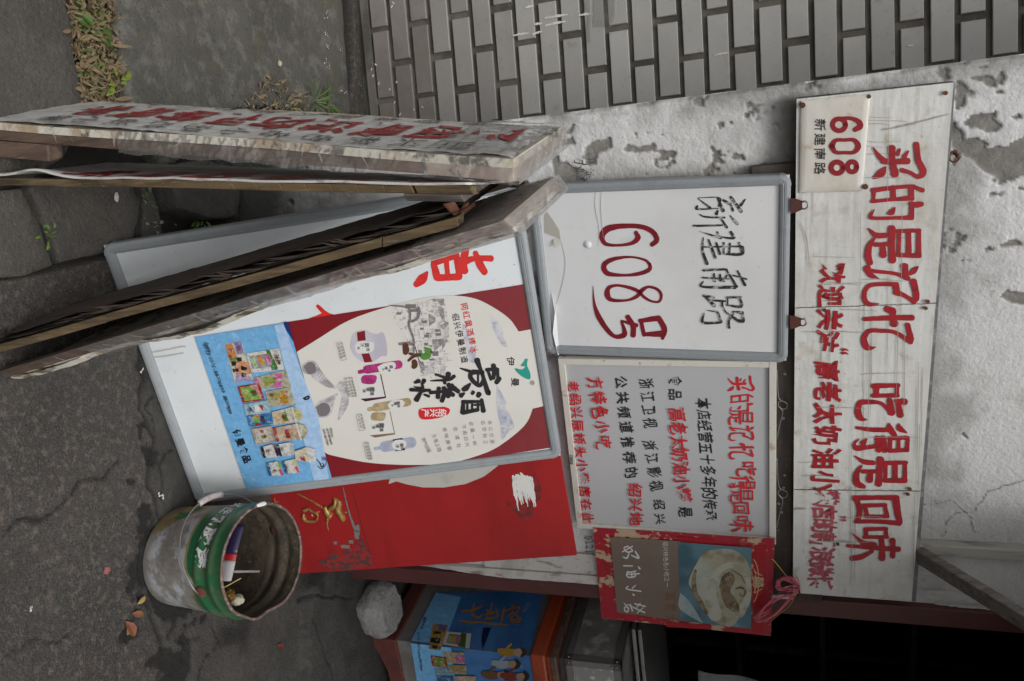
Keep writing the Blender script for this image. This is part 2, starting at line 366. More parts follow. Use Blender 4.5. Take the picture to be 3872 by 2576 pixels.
def _film(m_, haze, gl, bd=0.012):
    N = m_.node_tree.nodes; L = m_.node_tree.links; N.remove(N['Principled BSDF'])
    tr = N.new('ShaderNodeBsdfTransparent'); gs = N.new('ShaderNodeBsdfGlossy'); gs.inputs['Roughness'].default_value = 0.3
    df = N.new('ShaderNodeBsdfDiffuse'); df.inputs['Color'].default_value = (0.75, 0.73, 0.7, 1)
    fr = N.new('ShaderNodeFresnel'); fr.inputs['IOR'].default_value = 1.5
    tc = N.new('ShaderNodeTexCoord'); ns = N.new('ShaderNodeTexNoise'); ns.inputs['Scale'].default_value = 26; ns.inputs['Detail'].default_value = 6; L.new(tc.outputs['Object'], ns.inputs[0])
    bp = N.new('ShaderNodeBump'); bp.inputs['Strength'].default_value = 0.8; bp.inputs['Distance'].default_value = bd; L.new(ns.outputs[0], bp.inputs['Height'])
    L.new(bp.outputs[0], fr.inputs['Normal']); L.new(bp.outputs[0], gs.inputs['Normal'])
    mr = N.new('ShaderNodeMapRange'); mr.inputs[1].default_value = 0.5; mr.inputs[2].default_value = 0.75; mr.inputs[3].default_value = haze*0.5; mr.inputs[4].default_value = haze*1.6; L.new(ns.outputs[0], mr.inputs[0])
    m1 = N.new('ShaderNodeMixShader'); L.new(mr.outputs[0], m1.inputs[0]); L.new(tr.outputs[0], m1.inputs[1]); L.new(df.outputs[0], m1.inputs[2])
    ad = N.new('ShaderNodeMath'); ad.operation = 'MULTIPLY_ADD'; ad.inputs[1].default_value = gl; ad.inputs[2].default_value = 0.02; L.new(fr.outputs[0], ad.inputs[0])
    m2 = N.new('ShaderNodeMixShader'); L.new(ad.outputs[0], m2.inputs[0]); L.new(m1.outputs[0], m2.inputs[1]); L.new(gs.outputs[0], m2.inputs[2])
    L.new(m2.outputs[0], N['Material Output'].inputs[0])
_film(M_film, 0.14, 0.5, 0.0012)
M_alu = mat('grey_snap_frame', (0.27, 0.295, 0.315), 0.42, layers=((20, 5, 0.5, 0.75, (0.2, 0.215, 0.225), 0.5), (120, 3, 0.62, 0.7, (0.12, 0.12, 0.12), 0.35)), bump=((60, 4, 0.1, 0.001),), spec=0.45)
M_vinyl = mat('white_vinyl', (0.70, 0.71, 0.725), 0.42, layers=((2.5, 4, 0.4, 0.75, (0.58, 0.59, 0.595), 0.7), (22, 6, 0.6, 0.75, (0.5, 0.49, 0.47), 0.35, (1, 1, 0.4)), (60, 5, 0.66, 0.75, (0.4, 0.39, 0.37), 0.4), (140, 2, 0.73, 0.76, (0.15, 0.14, 0.13), 0.7)), bump=((9, 4, 0.12, 0.006),), spec=0.4)
M_vinyl2 = mat('blueish_white_vinyl', (0.64, 0.68, 0.71), 0.35, layers=((2.5, 4, 0.4, 0.75, (0.5, 0.53, 0.555), 0.7), (22, 6, 0.58, 0.75, (0.42, 0.42, 0.40), 0.4, (1, 1, 0.4)), (50, 5, 0.64, 0.75, (0.35, 0.33, 0.3), 0.5), (120, 2, 0.72, 0.75, (0.1, 0.1, 0.09), 0.7)), bump=((7, 4, 0.1, 0.006),), spec=0.45)
M_acry = mat('grey_acrylic', (0.46, 0.47, 0.49), 0.3, layers=((2.2, 3, 0.4, 0.8, (0.40, 0.40, 0.41), 0.5),), spec=0.5)
M_cream = mat('cream_metal', (0.6, 0.585, 0.53), 0.5, layers=((25, 6, 0.58, 0.7, (0.35, 0.18, 0.07), 0.65), (8, 4, 0.45, 0.75, (0.5, 0.48, 0.42), 0.6), (90, 4, 0.64, 0.7, (0.14, 0.1, 0.07), 0.6)), bump=((60, 4, 0.15, 0.002),))
M_tape = mat('taped_white_board', (0.66, 0.665, 0.65), 0.3, layers=((3, 5, 0.4, 0.75, (0.5, 0.48, 0.43), 0.7), (16, 6, 0.55, 0.7, (0.42, 0.36, 0.27), 0.55), (24, 3, 0.68, 0.73, (0.3, 0.27, 0.23), 0.4, (0.25, 0.25, 1.6)), (24, 3, 0.70, 0.74, (0.3, 0.27, 0.23), 0.35, (1.6, 1.6, 0.3)), (60, 4, 0.66, 0.74, (0.3, 0.25, 0.2), 0.5)), bump=((10, 5, 0.45, 0.008, (1.4, 1.4, 0.6)), (9, 4, 0.4, 0.007, (0.5, 0.5, 1.8)), (120, 3, 0.15, 0.001)), spec=0.55, rough_var=0.12)
M_redb = mat('red_board', (0.36, 0.015, 0.017), 0.45, layers=((3, 5, 0.4, 0.75, (0.22, 0.011, 0.012), 0.8, (0.5, 0.5, 2)), (50, 5, 0.62, 0.72, (0.2, 0.02, 0.02), 0.6, (0.4, 0.4, 2)), (130, 3, 0.7, 0.74, (0.1, 0.06, 0.05), 0.7)), bump=((30, 4, 0.15, 0.003),))
M_brownp = mat('red_brown_paint', (0.095, 0.032, 0.03), 0.45, layers=((6, 5, 0.4, 0.7, (0.06, 0.022, 0.022), 0.7), (60, 5, 0.64, 0.72, (0.15, 0.08, 0.065), 0.5), (200, 2, 0.74, 0.77, (0.5, 0.46, 0.42), 0.7)), bump=((40, 4, 0.2, 0.002),))
M_whitep = mat('chipped_white_paint', (0.52, 0.51, 0.49), 0.6, layers=((12, 6, 0.5, 0.68, (0.35, 0.33, 0.29), 0.8), (40, 6, 0.57, 0.66, (0.2, 0.15, 0.11), 0.7, (1, 1, 0.3)), (150, 3, 0.62, 0.68, (0.12, 0.1, 0.08), 0.6)), bump=((50, 5, 0.4, 0.003),))
M_lacq = mat('red_lacquer', (0.30, 0.05, 0.018), 0.3, layers=((10, 6, 0.5, 0.7, (0.08, 0.015, 0.01), 0.8), (80, 5, 0.64, 0.72, (0.3, 0.12, 0.08), 0.4)), bump=((50, 4, 0.2, 0.002),), coat=0.2)
M_steel = mat('dull_steel', (0.3, 0.29, 0.28), 0.42, metal=0.75, layers=((20, 5, 0.5, 0.75, (0.16, 0.14, 0.13), 0.6),), bump=((60, 4, 0.15, 0.002),))
M_rust = mat('rust', (0.13, 0.05, 0.026), 0.9, layers=((60, 6, 0.4, 0.65, (0.08, 0.03, 0.016), 0.9), (120, 4, 0.6, 0.7, (0.26, 0.13, 0.07), 0.4)), bump=((120, 5, 0.6, 0.003),))
M_rustp = mat('rusty_red_clip', (0.085, 0.022, 0.016), 0.6, layers=((60, 6, 0.5, 0.65, (0.06, 0.02, 0.015), 0.9),), bump=((120, 5, 0.4, 0.002),))
M_darkw = mat('dark_stained_plank', (0.045, 0.034, 0.03), 0.75, layers=((18, 6, 0.45, 0.7, (0.10, 0.085, 0.075), 0.7, (0.3, 0.3, 1)), (60, 5, 0.6, 0.7, (0.15, 0.13, 0.12), 0.5)), bump=((60, 5, 0.4, 0.003, (0.3, 0.3, 1)),))
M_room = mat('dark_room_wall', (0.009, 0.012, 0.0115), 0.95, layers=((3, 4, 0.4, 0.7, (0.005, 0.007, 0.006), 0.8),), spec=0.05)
M_red = mat('red_brush_paint', (0.36, 0.012, 0.02), 0.35, layers=((45, 5, 0.45, 0.7, (0.2, 0.008, 0.014), 0.75), (120, 4, 0.64, 0.72, (0.5, 0.1, 0.1), 0.5)), bump=((50, 4, 0.2, 0.001),))
M_red2 = mat('dark_red_paint', (0.22, 0.01, 0.02), 0.4, layers=((45, 5, 0.45, 0.65, (0.12, 0.008, 0.014), 0.7), (90, 4, 0.6, 0.7, (0.35, 0.02, 0.03), 0.6)))
M_redbright = mat('bright_red_paint', (0.62, 0.02, 0.015), 0.3, layers=((40, 5, 0.45, 0.7, (0.42, 0.012, 0.012), 0.7),), bump=((40, 4, 0.2, 0.002),))
M_redfade = mat('faded_red_paint', (0.42, 0.07, 0.1), 0.4, layers=((40, 5, 0.4, 0.7, (0.3, 0.02, 0.04), 0.6), (70, 4, 0.6, 0.7, (0.55, 0.4, 0.4), 0.5)))
M_ink = mat('black_brush_ink', (0.02, 0.02, 0.022), 0.4, layers=((70, 5, 0.56, 0.66, (0.12, 0.12, 0.12), 0.5),))
M_inkd = mat('dry_black_ink', (0.025, 0.025, 0.028), 0.5, layers=((130, 5, 0.52, 0.6, (0.5, 0.5, 0.5), 0.8, (1, 1, 0.4)),))
M_inkfade = mat('weathered_black_ink', (0.07, 0.07, 0.07), 0.6, layers=((50, 5, 0.48, 0.62, (0.33, 0.32, 0.3), 0.8),))
M_redworn = mat('weathered_red_ink', (0.3, 0.03, 0.03), 0.6, layers=((40, 5, 0.5, 0.64, (0.36, 0.28, 0.26), 0.75),))
M_white = mat('white_paint', (0.72, 0.72, 0.7), 0.5, layers=((40, 5, 0.55, 0.7, (0.5, 0.47, 0.45), 0.6),), bump=((80, 5, 0.5, 0.003, (1, 1, 0.3)),))
M_gold = mat('gold_relief', (0.42, 0.25, 0.08), 0.4, metal=0.35, layers=((60, 5, 0.45, 0.65, (0.2, 0.09, 0.03), 0.8),), bump=((80, 5, 0.4, 0.002),))
M_leafg = mat('green_leaf', (0.07, 0.14, 0.025), 0.5, layers=((40, 4, 0.4, 0.7, (0.1, 0.17, 0.03), 0.6),), rnd=0.3)
M_dry = mat('dry_leaf', (0.24, 0.18, 0.10), 0.85, layers=((40, 4, 0.4, 0.7, (0.12, 0.085, 0.05), 0.8),), rnd=0.3)
M_moss = mat('moss', (0.06, 0.075, 0.02), 0.95, bump=((200, 4, 0.8, 0.005),))

# ------------------------------------------------------------------ the ground: one sheet, finely modelled where the photo looks
def axis(lo, hi, step, far):
    core = np.arange(lo, hi+step/2, step); a = []; x = lo; d = step
    while x > -far: d *= 1.35; x -= d; a.append(x)
    b = []; x = hi; d = step
    while x < far: d *= 1.35; x += d; b.append(x)
    return np.array(a[::-1]+list(core)+b)
gx = axis(-1.55, 1.75, 0.0055, 45); gy = axis(0.95, 2.95, 0.0055, 45)
X, Y = np.meshgrid(gx, gy, indexing='ij'); XF, YF = X.ravel(), Y.ravel()
g2 = lambda pts: [tuple(ground(p)[:2]) for p in pts]
wx = XF+0.026*(fbm(XF*14, YF*14, 3)-0.5)*2; wy = YF+0.026*(fbm(XF*14+50, YF*14, 4)-0.5)*2
z = 0.006*(fbm(XF*2.2, YF*2.2, 5)-0.5)+0.0035*(fbm(XF*16, YF*16, 6)-0.5)+0.003*(fbm(XF*70, YF*70, 7, 3)-0.5)
fade = sstep(np.maximum(np.abs(XF), np.abs(YF-2)), 3, 6); z *= (1-fade)
# smoother concrete past the broken edge of the coarse surface
edge = g2([(515, 1200), (520, 1327), (523, 1417), (544, 1458), (529, 1494), (544, 1565), (547, 1625), (583, 1678), (571, 1754), (586, 1721), (553, 1775), (556, 1840), (589, 1935), (535, 2060), (535, 2250), (600, 2357), (630, 2447), (600, 2600)])
far_side = g2([(560, 2900), (1500, 2900), (1500, 900), (900, 900), (600, 1150)])
sm = pip(wx, wy, edge+far_side).astype(float)
ed = pdist(wx, wy, edge)
z -= 0.008*np.exp(-(ed/0.006)**2)*(1-fade)
z += sm*0.002
crk = np.zeros_like(z)
for ln, wd, dp in (([(0, 2042), (107, 1971), (166, 1929), (262, 1882), (345, 1799), (440, 1751)], 0.006, 0.007), ([(586, 1721), (610, 1775), (618, 1830), (594, 1899), (600, 1960)], 0.003, 0.008), ([(660, 1715), (612, 1757)], 0.003, 0.006),
                   ([(583, 1500), (560, 1540), (575, 1600), (583, 1680)], 0.003, 0.008), ([(872, 2316), (880, 2344), (870, 2400), (770, 2490)], 0.003, 0.006), ([(1000, 2200), (1080, 2150), (1190, 2140)], 0.006, 0.006), ([(1150, 2330), (1180, 2400), (1230, 2576)], 0.004, 0.006),
                   ([(800, 2350), (820, 2420), (760, 2520), (740, 2600)], 0.004, 0.008), ([(0, 2480), (120, 2440), (260, 2400)], 0.002, 0.002), ([(1125, 2280), (1190, 2240), (1310, 2250)], 0.005, 0.01), ([(690, 2320), (640, 2400), (700, 2440), (690, 2500)], 0.003, 0.006)):
    d = pdist(wx, wy, g2(ln)); k = np.exp(-(d/(wd*(0.25+1.9*fbm(XF*16, YF*16, 15, 3)**1.6)))**2); z -= dp*k; crk = np.maximum(crk, k)
# sunken bed of soil under the old paving slabs on the left and the deep pocket by the wall
bed = g2([(-700, -300), (1330, -300), (1345, 300), (1310, 470), (930, 780), (905, 838), (600, 905), (480, 965), (400, 985), (215, 1030), (-700, 1200)])
bm = pip(XF, YF, bed).astype(float)*(1-fade); bdst = pdist(XF, YF, bed, True); bm *= sstep(bdst, 0, 0.012)
z -= bm*(0.03+0.012*(fbm(XF*30, YF*30, 9)-0.3))
soil = np.clip(bm+0*z, 0, 1)
wet = np.zeros_like(z)
nn = fbm(XF*22, YF*22, 12, 5)
for pl, rr in (([(545, 1960), (520, 2080), (520, 2200), (560, 2290), (640, 2380), (700, 2330), (760, 2320), (700, 2150)], 0.02), ([(545, 2180), (600, 2290), (640, 2420), (700, 2430), (690, 2300), (640, 2230)], 0.03), ([(600, 2480), (630, 2600), (720, 2600), (700, 2500), (650, 2440)], 0.03), ([(560, 1650), (590, 1700), (575, 1760), (545, 1740)], 0.012), ([(510, 1830), (540, 1900), (600, 1945), (575, 1985), (530, 1900)], 0.015), ([(520, 2340), (545, 2400), (500, 2380)], 0.012)):
    q = g2(pl); d = pdist(XF, YF, q, True); d = np.where(pip(XF, YF, q), -d, d)
    wet = np.maximum(wet, 1-sstep(d+(nn-0.5)*0.16, -rr*0.3, rr*0.3))
dk = np.maximum(wet, np.exp(-(ed/0.007)**2)*0.8); dk = np.maximum(dk, crk*0.95); z -= 0.003*wet
# a low stone ledge along the foot of the shop wall by the door, with a stained gutter in front
led = g2([(1190, 2110), (1130, 2290), (1125, 2600), (1700, 3200), (1700, 2000)])
lm = pip(wx, wy, led)*sstep(pdist(wx, wy, led, True), 0, 0.02)*(1-fade); z += 0.03*lm
stain_and_foot = 0.75*(1-sstep(pdist(XF, YF, g2([(880, 2400), (1000, 2250), (1090, 2180), (1200, 2150)]))+(nn-0.5)*0.15, 0.0, 0.06))
stain_and_foot = np.maximum(stain_and_foot, 0.6*(1-sstep(np.abs((XF-0.814)*WALL.n[0]+(YF-2.479)*WALL.n[1])+(nn-0.5)*0.25, 0.02, 0.22)))  # ground also darker towards the foot of the shop wall
dk = np.maximum(dk, stain_and_foot*(1-bm))
z = np.where(fade > 0.99, 0, z)
nu_, nv_ = X.shape; ii = np.arange((nu_-1)*(nv_-1)); aa = (ii//(nv_-1))*nv_+ii % (nv_-1)
grd = mesh('ground', np.stack([XF, YF, z], 1), np.stack([aa, aa+nv_, aa+nv_+1, aa+1], 1), M_ground, smooth=True, attrs={'smooth': sm, 'wet': dk, 'soil': soil}, kind='structure')
grd['label'] = 'cracked grey concrete and asphalt pavement with dark wet patches'
def slab(pts, top, m_, thick=0.05, rag=0.008, name='paving_stone', lab=None):
    q = [ground(p, top)[:2] for p in pts]; out = []
    for i in range(len(q)):
        a, b = q[i], q[(i+1) % len(q)]; n = max(2, int(np.linalg.norm(b-a)/0.02))
        for k in range(n):
            p = a+(b-a)*k/n; t = (b-a)/np.linalg.norm(b-a); e = rag*(fbm(p[0]*25, p[1]*25, 31)-0.5)*2
            out.append(p+np.array([-t[1], t[0]])*e)
    c = np.mean(out, 0); n = len(out); V = []; Fc = []
    rings = [(1.0, -thick), (1.0, -0.010), (0.985, -0.003), (0.965, 0.0), (0.8, 0), (0.55, 0), (0.28, 0)]
    for s_, dz in rings:
        for p in out:
            w = c+(p-c)*s_; V.append((w[0], w[1], top+dz+(0.006*(float(fbm(w[0]*9, w[1]*9, 41))-0.5) if dz > -0.02 else 0)+(0.004*(float(fbm(w[0]*45, w[1]*45, 43))-0.5) if dz > -0.02 else 0)))
    for r in range(len(rings)-1):
        for i in range(n): Fc.append((r*n+i, r*n+(i+1) % n, (r+1)*n+(i+1) % n, (r+1)*n+i))
    V.append((c[0], c[1], top)); L = len(V)-1; r = len(rings)-1
    for i in range(n): Fc.append((r*n+i, r*n+(i+1) % n, L))
    return mesh(name, V, Fc, m_, grd, smooth=True, label=lab)
slab([(-600, -250), (225, -250), (290, 200), (335, 420), (240, 600), (103, 690), (-200, 745), (-600, 760)], 0.002, M_slab)
slab([(418, -250), (1275, -250), (1315, 200), (1330, 430), (1260, 480), (1150, 420), (960, 400), (860, 420), (640, 640), (540, 560), (475, 330)], 0.006, M_slab2, lab='pale mottled concrete slab')
slab([(118, 700), (300, 640), (505, 690), (530, 760), (512, 900), (380, 962), (228, 995), (160, 816)], -0.002, M_slab)
slab([(-600, 790), (90, 708), (140, 820), (205, 1000), (105, 1045), (-600, 1150)], 0.0, M_slab)
slab([(655, 700), (677, 782), (720, 800), (800, 826), (900, 818), (912, 750), (905, 640), (780, 600), (670, 620)], 0.045, M_slab, thick=0.08, lab='raised chipped brown stone')
slab([(535, 700), (560, 700), (600, 780), (620, 890), (560, 920), (535, 890), (545, 790)], -0.012, M_slab)
slab([(865, 440), (960, 420), (1150, 440), (1260, 500), (1180, 600), (1000, 640), (880, 600)], -0.006, M_slab)

# ------------------------------------------------------------------ tiled wall of the neighbour, set back on the left
T = TILEP
tw = thing('tiled_wall', T.pt(-0.4, 0, 0), 'grey glazed tile wall set back behind the sandwich boards', 'wall')
b = G(); b.prism([T.pt(-3.5, -0.05, -0.002), T.pt(1.15, -0.05, -0.002), T.pt(1.15, 3.2, -0.002), T.pt(-3.5, 3.2, -0.002)], -T.n*0.2)
b.build('mortar', M_grout, tw)
pn = G(); pn.prism([T.pt(-3.5, -0.02, 0.015), T.pt(1.15, -0.02, 0.015), T.pt(1.15, 0.008, 0.012), T.pt(-3.5, 0.008, 0.012)], -T.n*0.03)
pn.build('concrete_footing', M_grout, tw)
TH, TP, TL_ = 0.0648, 0.0817, 0.2375
def tilemesh(w, h, t=0.009, b_=0.0018):
    v = []; 
    for (dx, d) in ((0, -0.004), (0, t-b_), (b_, t)):
        v += [(-w/2+dx, -h/2+dx, d), (w/2-dx, -h/2+dx, d), (w/2-dx, h/2-dx, d), (-w/2+dx, h/2-dx, d)]
    f = []
    for r in (0, 4):
        for i in range(4): f.append((r+i, r+(i+1) % 4, r+4+(i+1) % 4, r+4+i))
    f.append((8, 9, 10, 11)); me = bpy.data.meshes.new('tile'); me.from_pydata(v, [], f); me.materials.append(M_tile); return me
tmes = [tilemesh(TL_+dw, TH+dh) for dw, dh in ((0, 0), (-0.003, 0.001), (0.002, -0.0015))]
tmes_low = [q.copy() for q in tmes]; tmes_mid = [q.copy() for q in tmes]
M_tmid = mat('soiled_half_shaded_tile', (0.335, 0.325, 0.312), 0.42, layers=((3, 4, 0.35, 0.75, (0.25, 0.238, 0.22), 0.7), (60, 5, 0.56, 0.76, (0.2, 0.18, 0.16), 0.5)), bump=((40, 3, 0.25, 0.002),), rnd=0.1)  # middle courses: some dirt and some of the shade low down, put into the colour
for q in tmes_mid: q.materials.clear(); q.materials.append(M_tmid)
M_tlow = mat('splashed_shaded_tile', (0.265, 0.245, 0.225), 0.5, layers=((4, 5, 0.35, 0.7, (0.17, 0.15, 0.13), 0.8), (60, 5, 0.55, 0.75, (0.12, 0.1, 0.085), 0.5), (120, 2, 0.72, 0.76, (0.6, 0.6, 0.58), 0.6)), bump=((40, 3, 0.3, 0.002),), rnd=0.1)  # lowest courses: splash dirt and shade both put into the tile colour
for q in tmes_low: q.materials.clear(); q.materials.append(M_tlow)
bm_ = Matrix([[T.h[i], T.v[i], -T.n[i] if False else T.n[i], 0] for i in range(3)]+[[0, 0, 0, 1]])
twl = Vector(tw.location)
for r in range(0, 30):
    for k in range(-4, 4):
        kk = k+(0.5 if r % 2 else 0)
        u = (kk+0.5)*0.26; vz = 0.0497+(r)*TP
        o = bpy.data.objects.new('tile', (tmes_low if r < 3 else tmes_mid if r < 7 else tmes)[random.choice((0, 0, 1, 2))]); COL.objects.link(o)
        p = T.pt(u+random.uniform(-.002, .002), vz+random.uniform(-.001, .001), random.uniform(-.001, .001))
        M_ = bm_.copy(); M_ = M_ @ Matrix.Rotation(random.uniform(-.006, .006), 4, 'Z'); M_.translation = Vector(p)-twl
        o.parent = tw; o.matrix_basis = M_
# scraps of adhesive tape and drips of paint left on the tiles
tp = Print(T, 0.0125)
for a, b_ in (((2192, 61), (2243, 55)), ((1992, 33), (2022, 26)), ((2065, 72), (2150, 58)), ((2024, 96), (2052, 91)), ((2067, 100), (2141, 84)), ((1946, 138), (2002, 128)), ((2018, 134), (2052, 122))):
    tp.stroke([(a[0], a[1], 6), ((a[0]+b_[0])/2, (a[1]+b_[1])/2-1, 9), (b_[0], b_[1], 4)], rag=0.4)
for x_, y_ in ((1490, 12), (1490, 25), (1412, 262), (1425, 245), (1418, 286), (1480, 338), (1507, 310), (1500, 385), (1572, 414), (1600, 405), (1916, 458), (1520, 430), (1440, 315)):
    tp.stroke([(x_, y_, 5), (x_+random.uniform(-5, 8), y_+random.uniform(3, 9), 4)], rag=0.5)
tp.stroke([(2703, 213, 5), (2725, 207, 7), (2752, 202, 5)], rag=0.4); tp.stroke([(3432, 177, 5), (3448, 175, 6)], rag=0.3)
tp.build('paint_spatter', M_white, tw, kind='stuff')
tf = Print(T, 0.0135); tf.poly([(2203, -20), (2228, 60), (2222, 165), (2240, 165), (2243, 60), (2235, -20)]); tf.poly([(2250, -20), (2248, 105), (2318, 105), (2333, 60), (2335, -20)])
tf.build('old_tape', M_film, tw)

# ------------------------------------------------------------------ plaster wall of the shop
SL = -1.49; ZT = 3.3
pw = thing('plaster_wall', WALL.pt(-0.7, 0), 'peeling white plaster shop wall behind the hanging signs', 'wall')
ns, nz = 400, 860
def wfn(u, v): return np.stack([SL+u*(0.0-SL), -0.06+v*(ZT+0.06)], 1)
P_, Fq, uu, vv = grid(ns, nz, wfn); S_, Z_ = P_[:, 0], P_[:, 1]
ws = S_+0.012*(fbm(S_*30, Z_*30, 51)-0.5)*2; wz = Z_+0.012*(fbm(S_*30, Z_*30+40, 52)-0.5)*2
def zz2(pts): return [(1200+x*.5945, y*.5945) for x, y in pts]
def zz3(pts): return [(2472+x*.5945, y*.5945) for x, y in pts]
def zz6(pts): return [(2472+x*.5945, 822+y*.5945) for x, y in pts]
peels = [zz2(q) for q in ([(1555, 885), (1635, 868), (1647, 912), (1600, 928), (1555, 925)], [(1690, 1000), (1715, 935), (1790, 895), (1868, 872), (1868, 950), (1805, 980), (1780, 1042), (1740, 1055), (1700, 1030)], [(1940, 955), (1962, 905), (2050, 930), (2140, 912), (2148, 950), (2060, 972), (1990, 965)], [(2130, 958), (2200, 970), (2272, 980), (2262, 1012), (2190, 1000)],
   [(1500, 1000), (1545, 990), (1560, 1040), (1640, 1060), (1640, 1110), (1720, 1160), (1500, 1180)], [(1565, 835), (1620, 820), (1655, 795), (1630, 840), (1575, 855)], [(2095, 832), (2108, 828), (2112, 850), (2098, 852)], [(2170, 855), (2202, 850), (2198, 878)], [(2020, 855), (2030, 852), (2028, 872)])]
peels += [zz3(q) for q in ([(2025, 495), (2112, 478), (2185, 520), (2175, 552), (2100, 545), (2040, 515)], [(1830, 500), (1898, 488), (1890, 512), (1840, 515)], [(1985, 765), (2100, 720), (2180, 703), (2170, 750), (2195, 770), (2220, 800), (2190, 835), (2110, 818), (1990, 810)], [(1925, 515), (1985, 520), (1990, 655), (1905, 710)],
   [(1890, 740), (1950, 780), (1990, 890), (2090, 868), (2135, 900), (2105, 942), (2235, 950), (2500, 800), (2500, 1100), (2290, 1142), (2180, 1130), (2080, 1050), (2000, 1010), (1930, 980), (1900, 1080), (1880, 900)], [(2275, 740), (2335, 722), (2345, 752), (2300, 772)], [(2148, 1208), (2252, 1222), (2240, 1248), (2160, 1228)], [(2195, 1545), (2310, 1508), (2345, 1540), (2300, 1570), (2200, 1570)])]
peels += [zz6(q) for q in ([(2188, 165), (2322, 128), (2310, 160), (2260, 186)], [(2190, 525), (2240, 462), (2400, 480), (2400, 555), (2270, 547)], [(1932, 1372), (1960, 1362), (1998, 1402), (1985, 1413)])]
peel = np.zeros_like(S_); dmin = np.full_like(S_, 9.0)
for q in peels:
    uvq = [tuple(WALL.uv(p)) for p in q]; d = pdist(ws, wz, uvq, True); d = np.where(pip(ws, wz, uvq), -d, d); dmin = np.minimum(dmin, d)
rn = fbm(S_*9, Z_*9, 61, 6, 0.6)
spk = (sstep(fbm(S_*38, Z_*38, 62, 4), 0.665, 0.69))*sstep(rn, 0.5, 0.56)
peel = np.maximum(1-sstep(dmin+0.007*(fbm(S_*90, Z_*90, 66, 4)-0.5), -0.001, 0.001), spk*(S_ < -1.05))
uL = WALL.uv((2700, 370))[0]
lft = 1-sstep(S_-SL+(rn-0.5)*0.10, 0.0, 0.09)
grime = np.clip(0.75*lft*sstep(rn, 0.3, 0.6), 0, 1)
s608, z608 = WALL.uv((2987, 660)); 
dgr = pdist(S_, Z_, [tuple(WALL.uv((2990, 420))), tuple(WALL.uv((2990, 640))), tuple(WALL.uv((2900, 640)))])
grime = np.maximum(grime, 0.9*(1-sstep(dgr+(rn-0.5)*0.12, 0.0, 0.11)))
dgr = pdist(S_, Z_, [tuple(WALL.uv(p)) for p in ((2930, 650), (2500, 680), (2100, 700))]); grime = np.maximum(grime, 0.6*(1-sstep(dgr+(rn-0.5)*0.1, 0.0, 0.07)))
dgr = pdist(S_, Z_, [tuple(WALL.uv(p)) for p in ((3560, 700), (3590, 900), (3540, 1300), (3500, 1750))]); grime = np.maximum(grime, 0.55*(1-sstep(dgr+(rn-0.5)*0.3, 0.0, 0.16)))
grime = np.maximum(grime, 0.28*sstep(fbm(S_*3.5, Z_*3.5, 63, 6, 0.6), 0.50, 0.70))
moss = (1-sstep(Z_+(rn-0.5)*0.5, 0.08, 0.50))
moss = np.maximum(moss, 0.85*(1-sstep(pdist(S_, Z_, [tuple(WALL.uv(p)) for p in ((2090, 900), (2080, 1100), (2090, 1350))])+(rn-0.5)*0.2, 0.0, 0.05)))  # dark band along the lower edge of the white 608 sign
for cl in ([(3560, 2030), (3610, 1940), (3680, 1930), (3740, 1850), (3872, 1815)], [(3475, 1900), (3540, 1902), (3600, 1895)], [(3610, 1900), (3625, 1920), (3670, 1960), (3675, 2010)]):
    d = pdist(ws, wz, [tuple(WALL.uv(p)) for p in cl]); grime = np.maximum(grime, np.exp(-(d/0.0018)**2))
zo = 0.004*(fbm(S_*3, Z_*3, 71)-0.5)+0.0028*(fbm(S_*40, Z_*40, 72, 4)-0.5)*(1-peel*0.6)*(0.45+0.75*sstep(-S_, 0.75, 1.1))-0.0045*peel
zo -= 0.012*(1-sstep(S_-SL+0.006*(fbm(S_*0+3, Z_*20, 73)-0.5)*2, 0.0, 0.006))
PV = WALL.p0[None, :]+S_[:, None]*WALL.h+Z_[:, None]*WALL.v+zo[:, None]*WALL.n
mesh('plaster_face', PV, Fq, M_plaster, pw, smooth=True, attrs={'peel': peel, 'grime': grime, 'moss': moss})
b = G(); b.prism([WALL.pt(SL, -0.06, -0.012), WALL.pt(0.0, -0.06, -0.012), WALL.pt(0.0, ZT, -0.012), WALL.pt(SL, ZT, -0.012)], np.array([-0.02, 0.22, 0.0]))
b.build('wall_core', M_plaster, pw)
# faded stencil marks on the plaster
st = Print(WALL, 0.006); st.line('小吃', (2195, 615), (2195, 655), 50, 40, wob=0.3); st.line('奶油', (2225, 600), (2225, 655), 42, 40, wob=0.4)
st.build('faded_stencil', M_inkfade, pw)
st = Print(WALL, 0.0055); st.line('03211', (2228, 2030), (2232, 2100), 30, 44, wob=0.25); st.build('stencil_number', M_inkfade, pw)
# ------------------------------------------------------------------ dark plank running behind the signs
dp = G()
def wbox(g, tl, tr, br, bl, o0, o1, pl=WALL):
    g.hexa([pl.at(p, o0) for p in (tl, tr, br, bl)], [pl.pt(*pl.uv(p), o1) for p in (tl, tr, br, bl)])
def slabuv(g, u0, u1, v0, v1, o0, o1, pl=WALL):
    g.hexa([pl.pt(u0, v0, o0), pl.pt(u1, v0, o0), pl.pt(u1, v1, o0), pl.pt(u0, v1, o0)], [pl.pt(u0, v0, o1), pl.pt(u1, v0, o1), pl.pt(u1, v1, o1), pl.pt(u0, v1, o1)])
uA, vA = WALL.uv((3010, 640)); uB, vB = WALL.uv((3003, 2100)); vC = WALL.uv((2935, 1700))[1]
slabuv(dp, uA-0.02, -0.045, vC-0.03, vA+0.04, 0.004, 0.022)
o = dp.build('wooden_rail', M_darkw, None, bevel=0.002); tag(o, 'dark nailed plank fixed between the upper and lower signs', 'plank')
nl = G()
for p in ((2968, 1412), (2962, 1580), (2963, 1843), (2945, 1902), (2955, 1935), (2967, 1795)):
    c = WALL.at(p, 0.022); nl.tube([c, c+WALL.n*0.004], 0.004, 8)
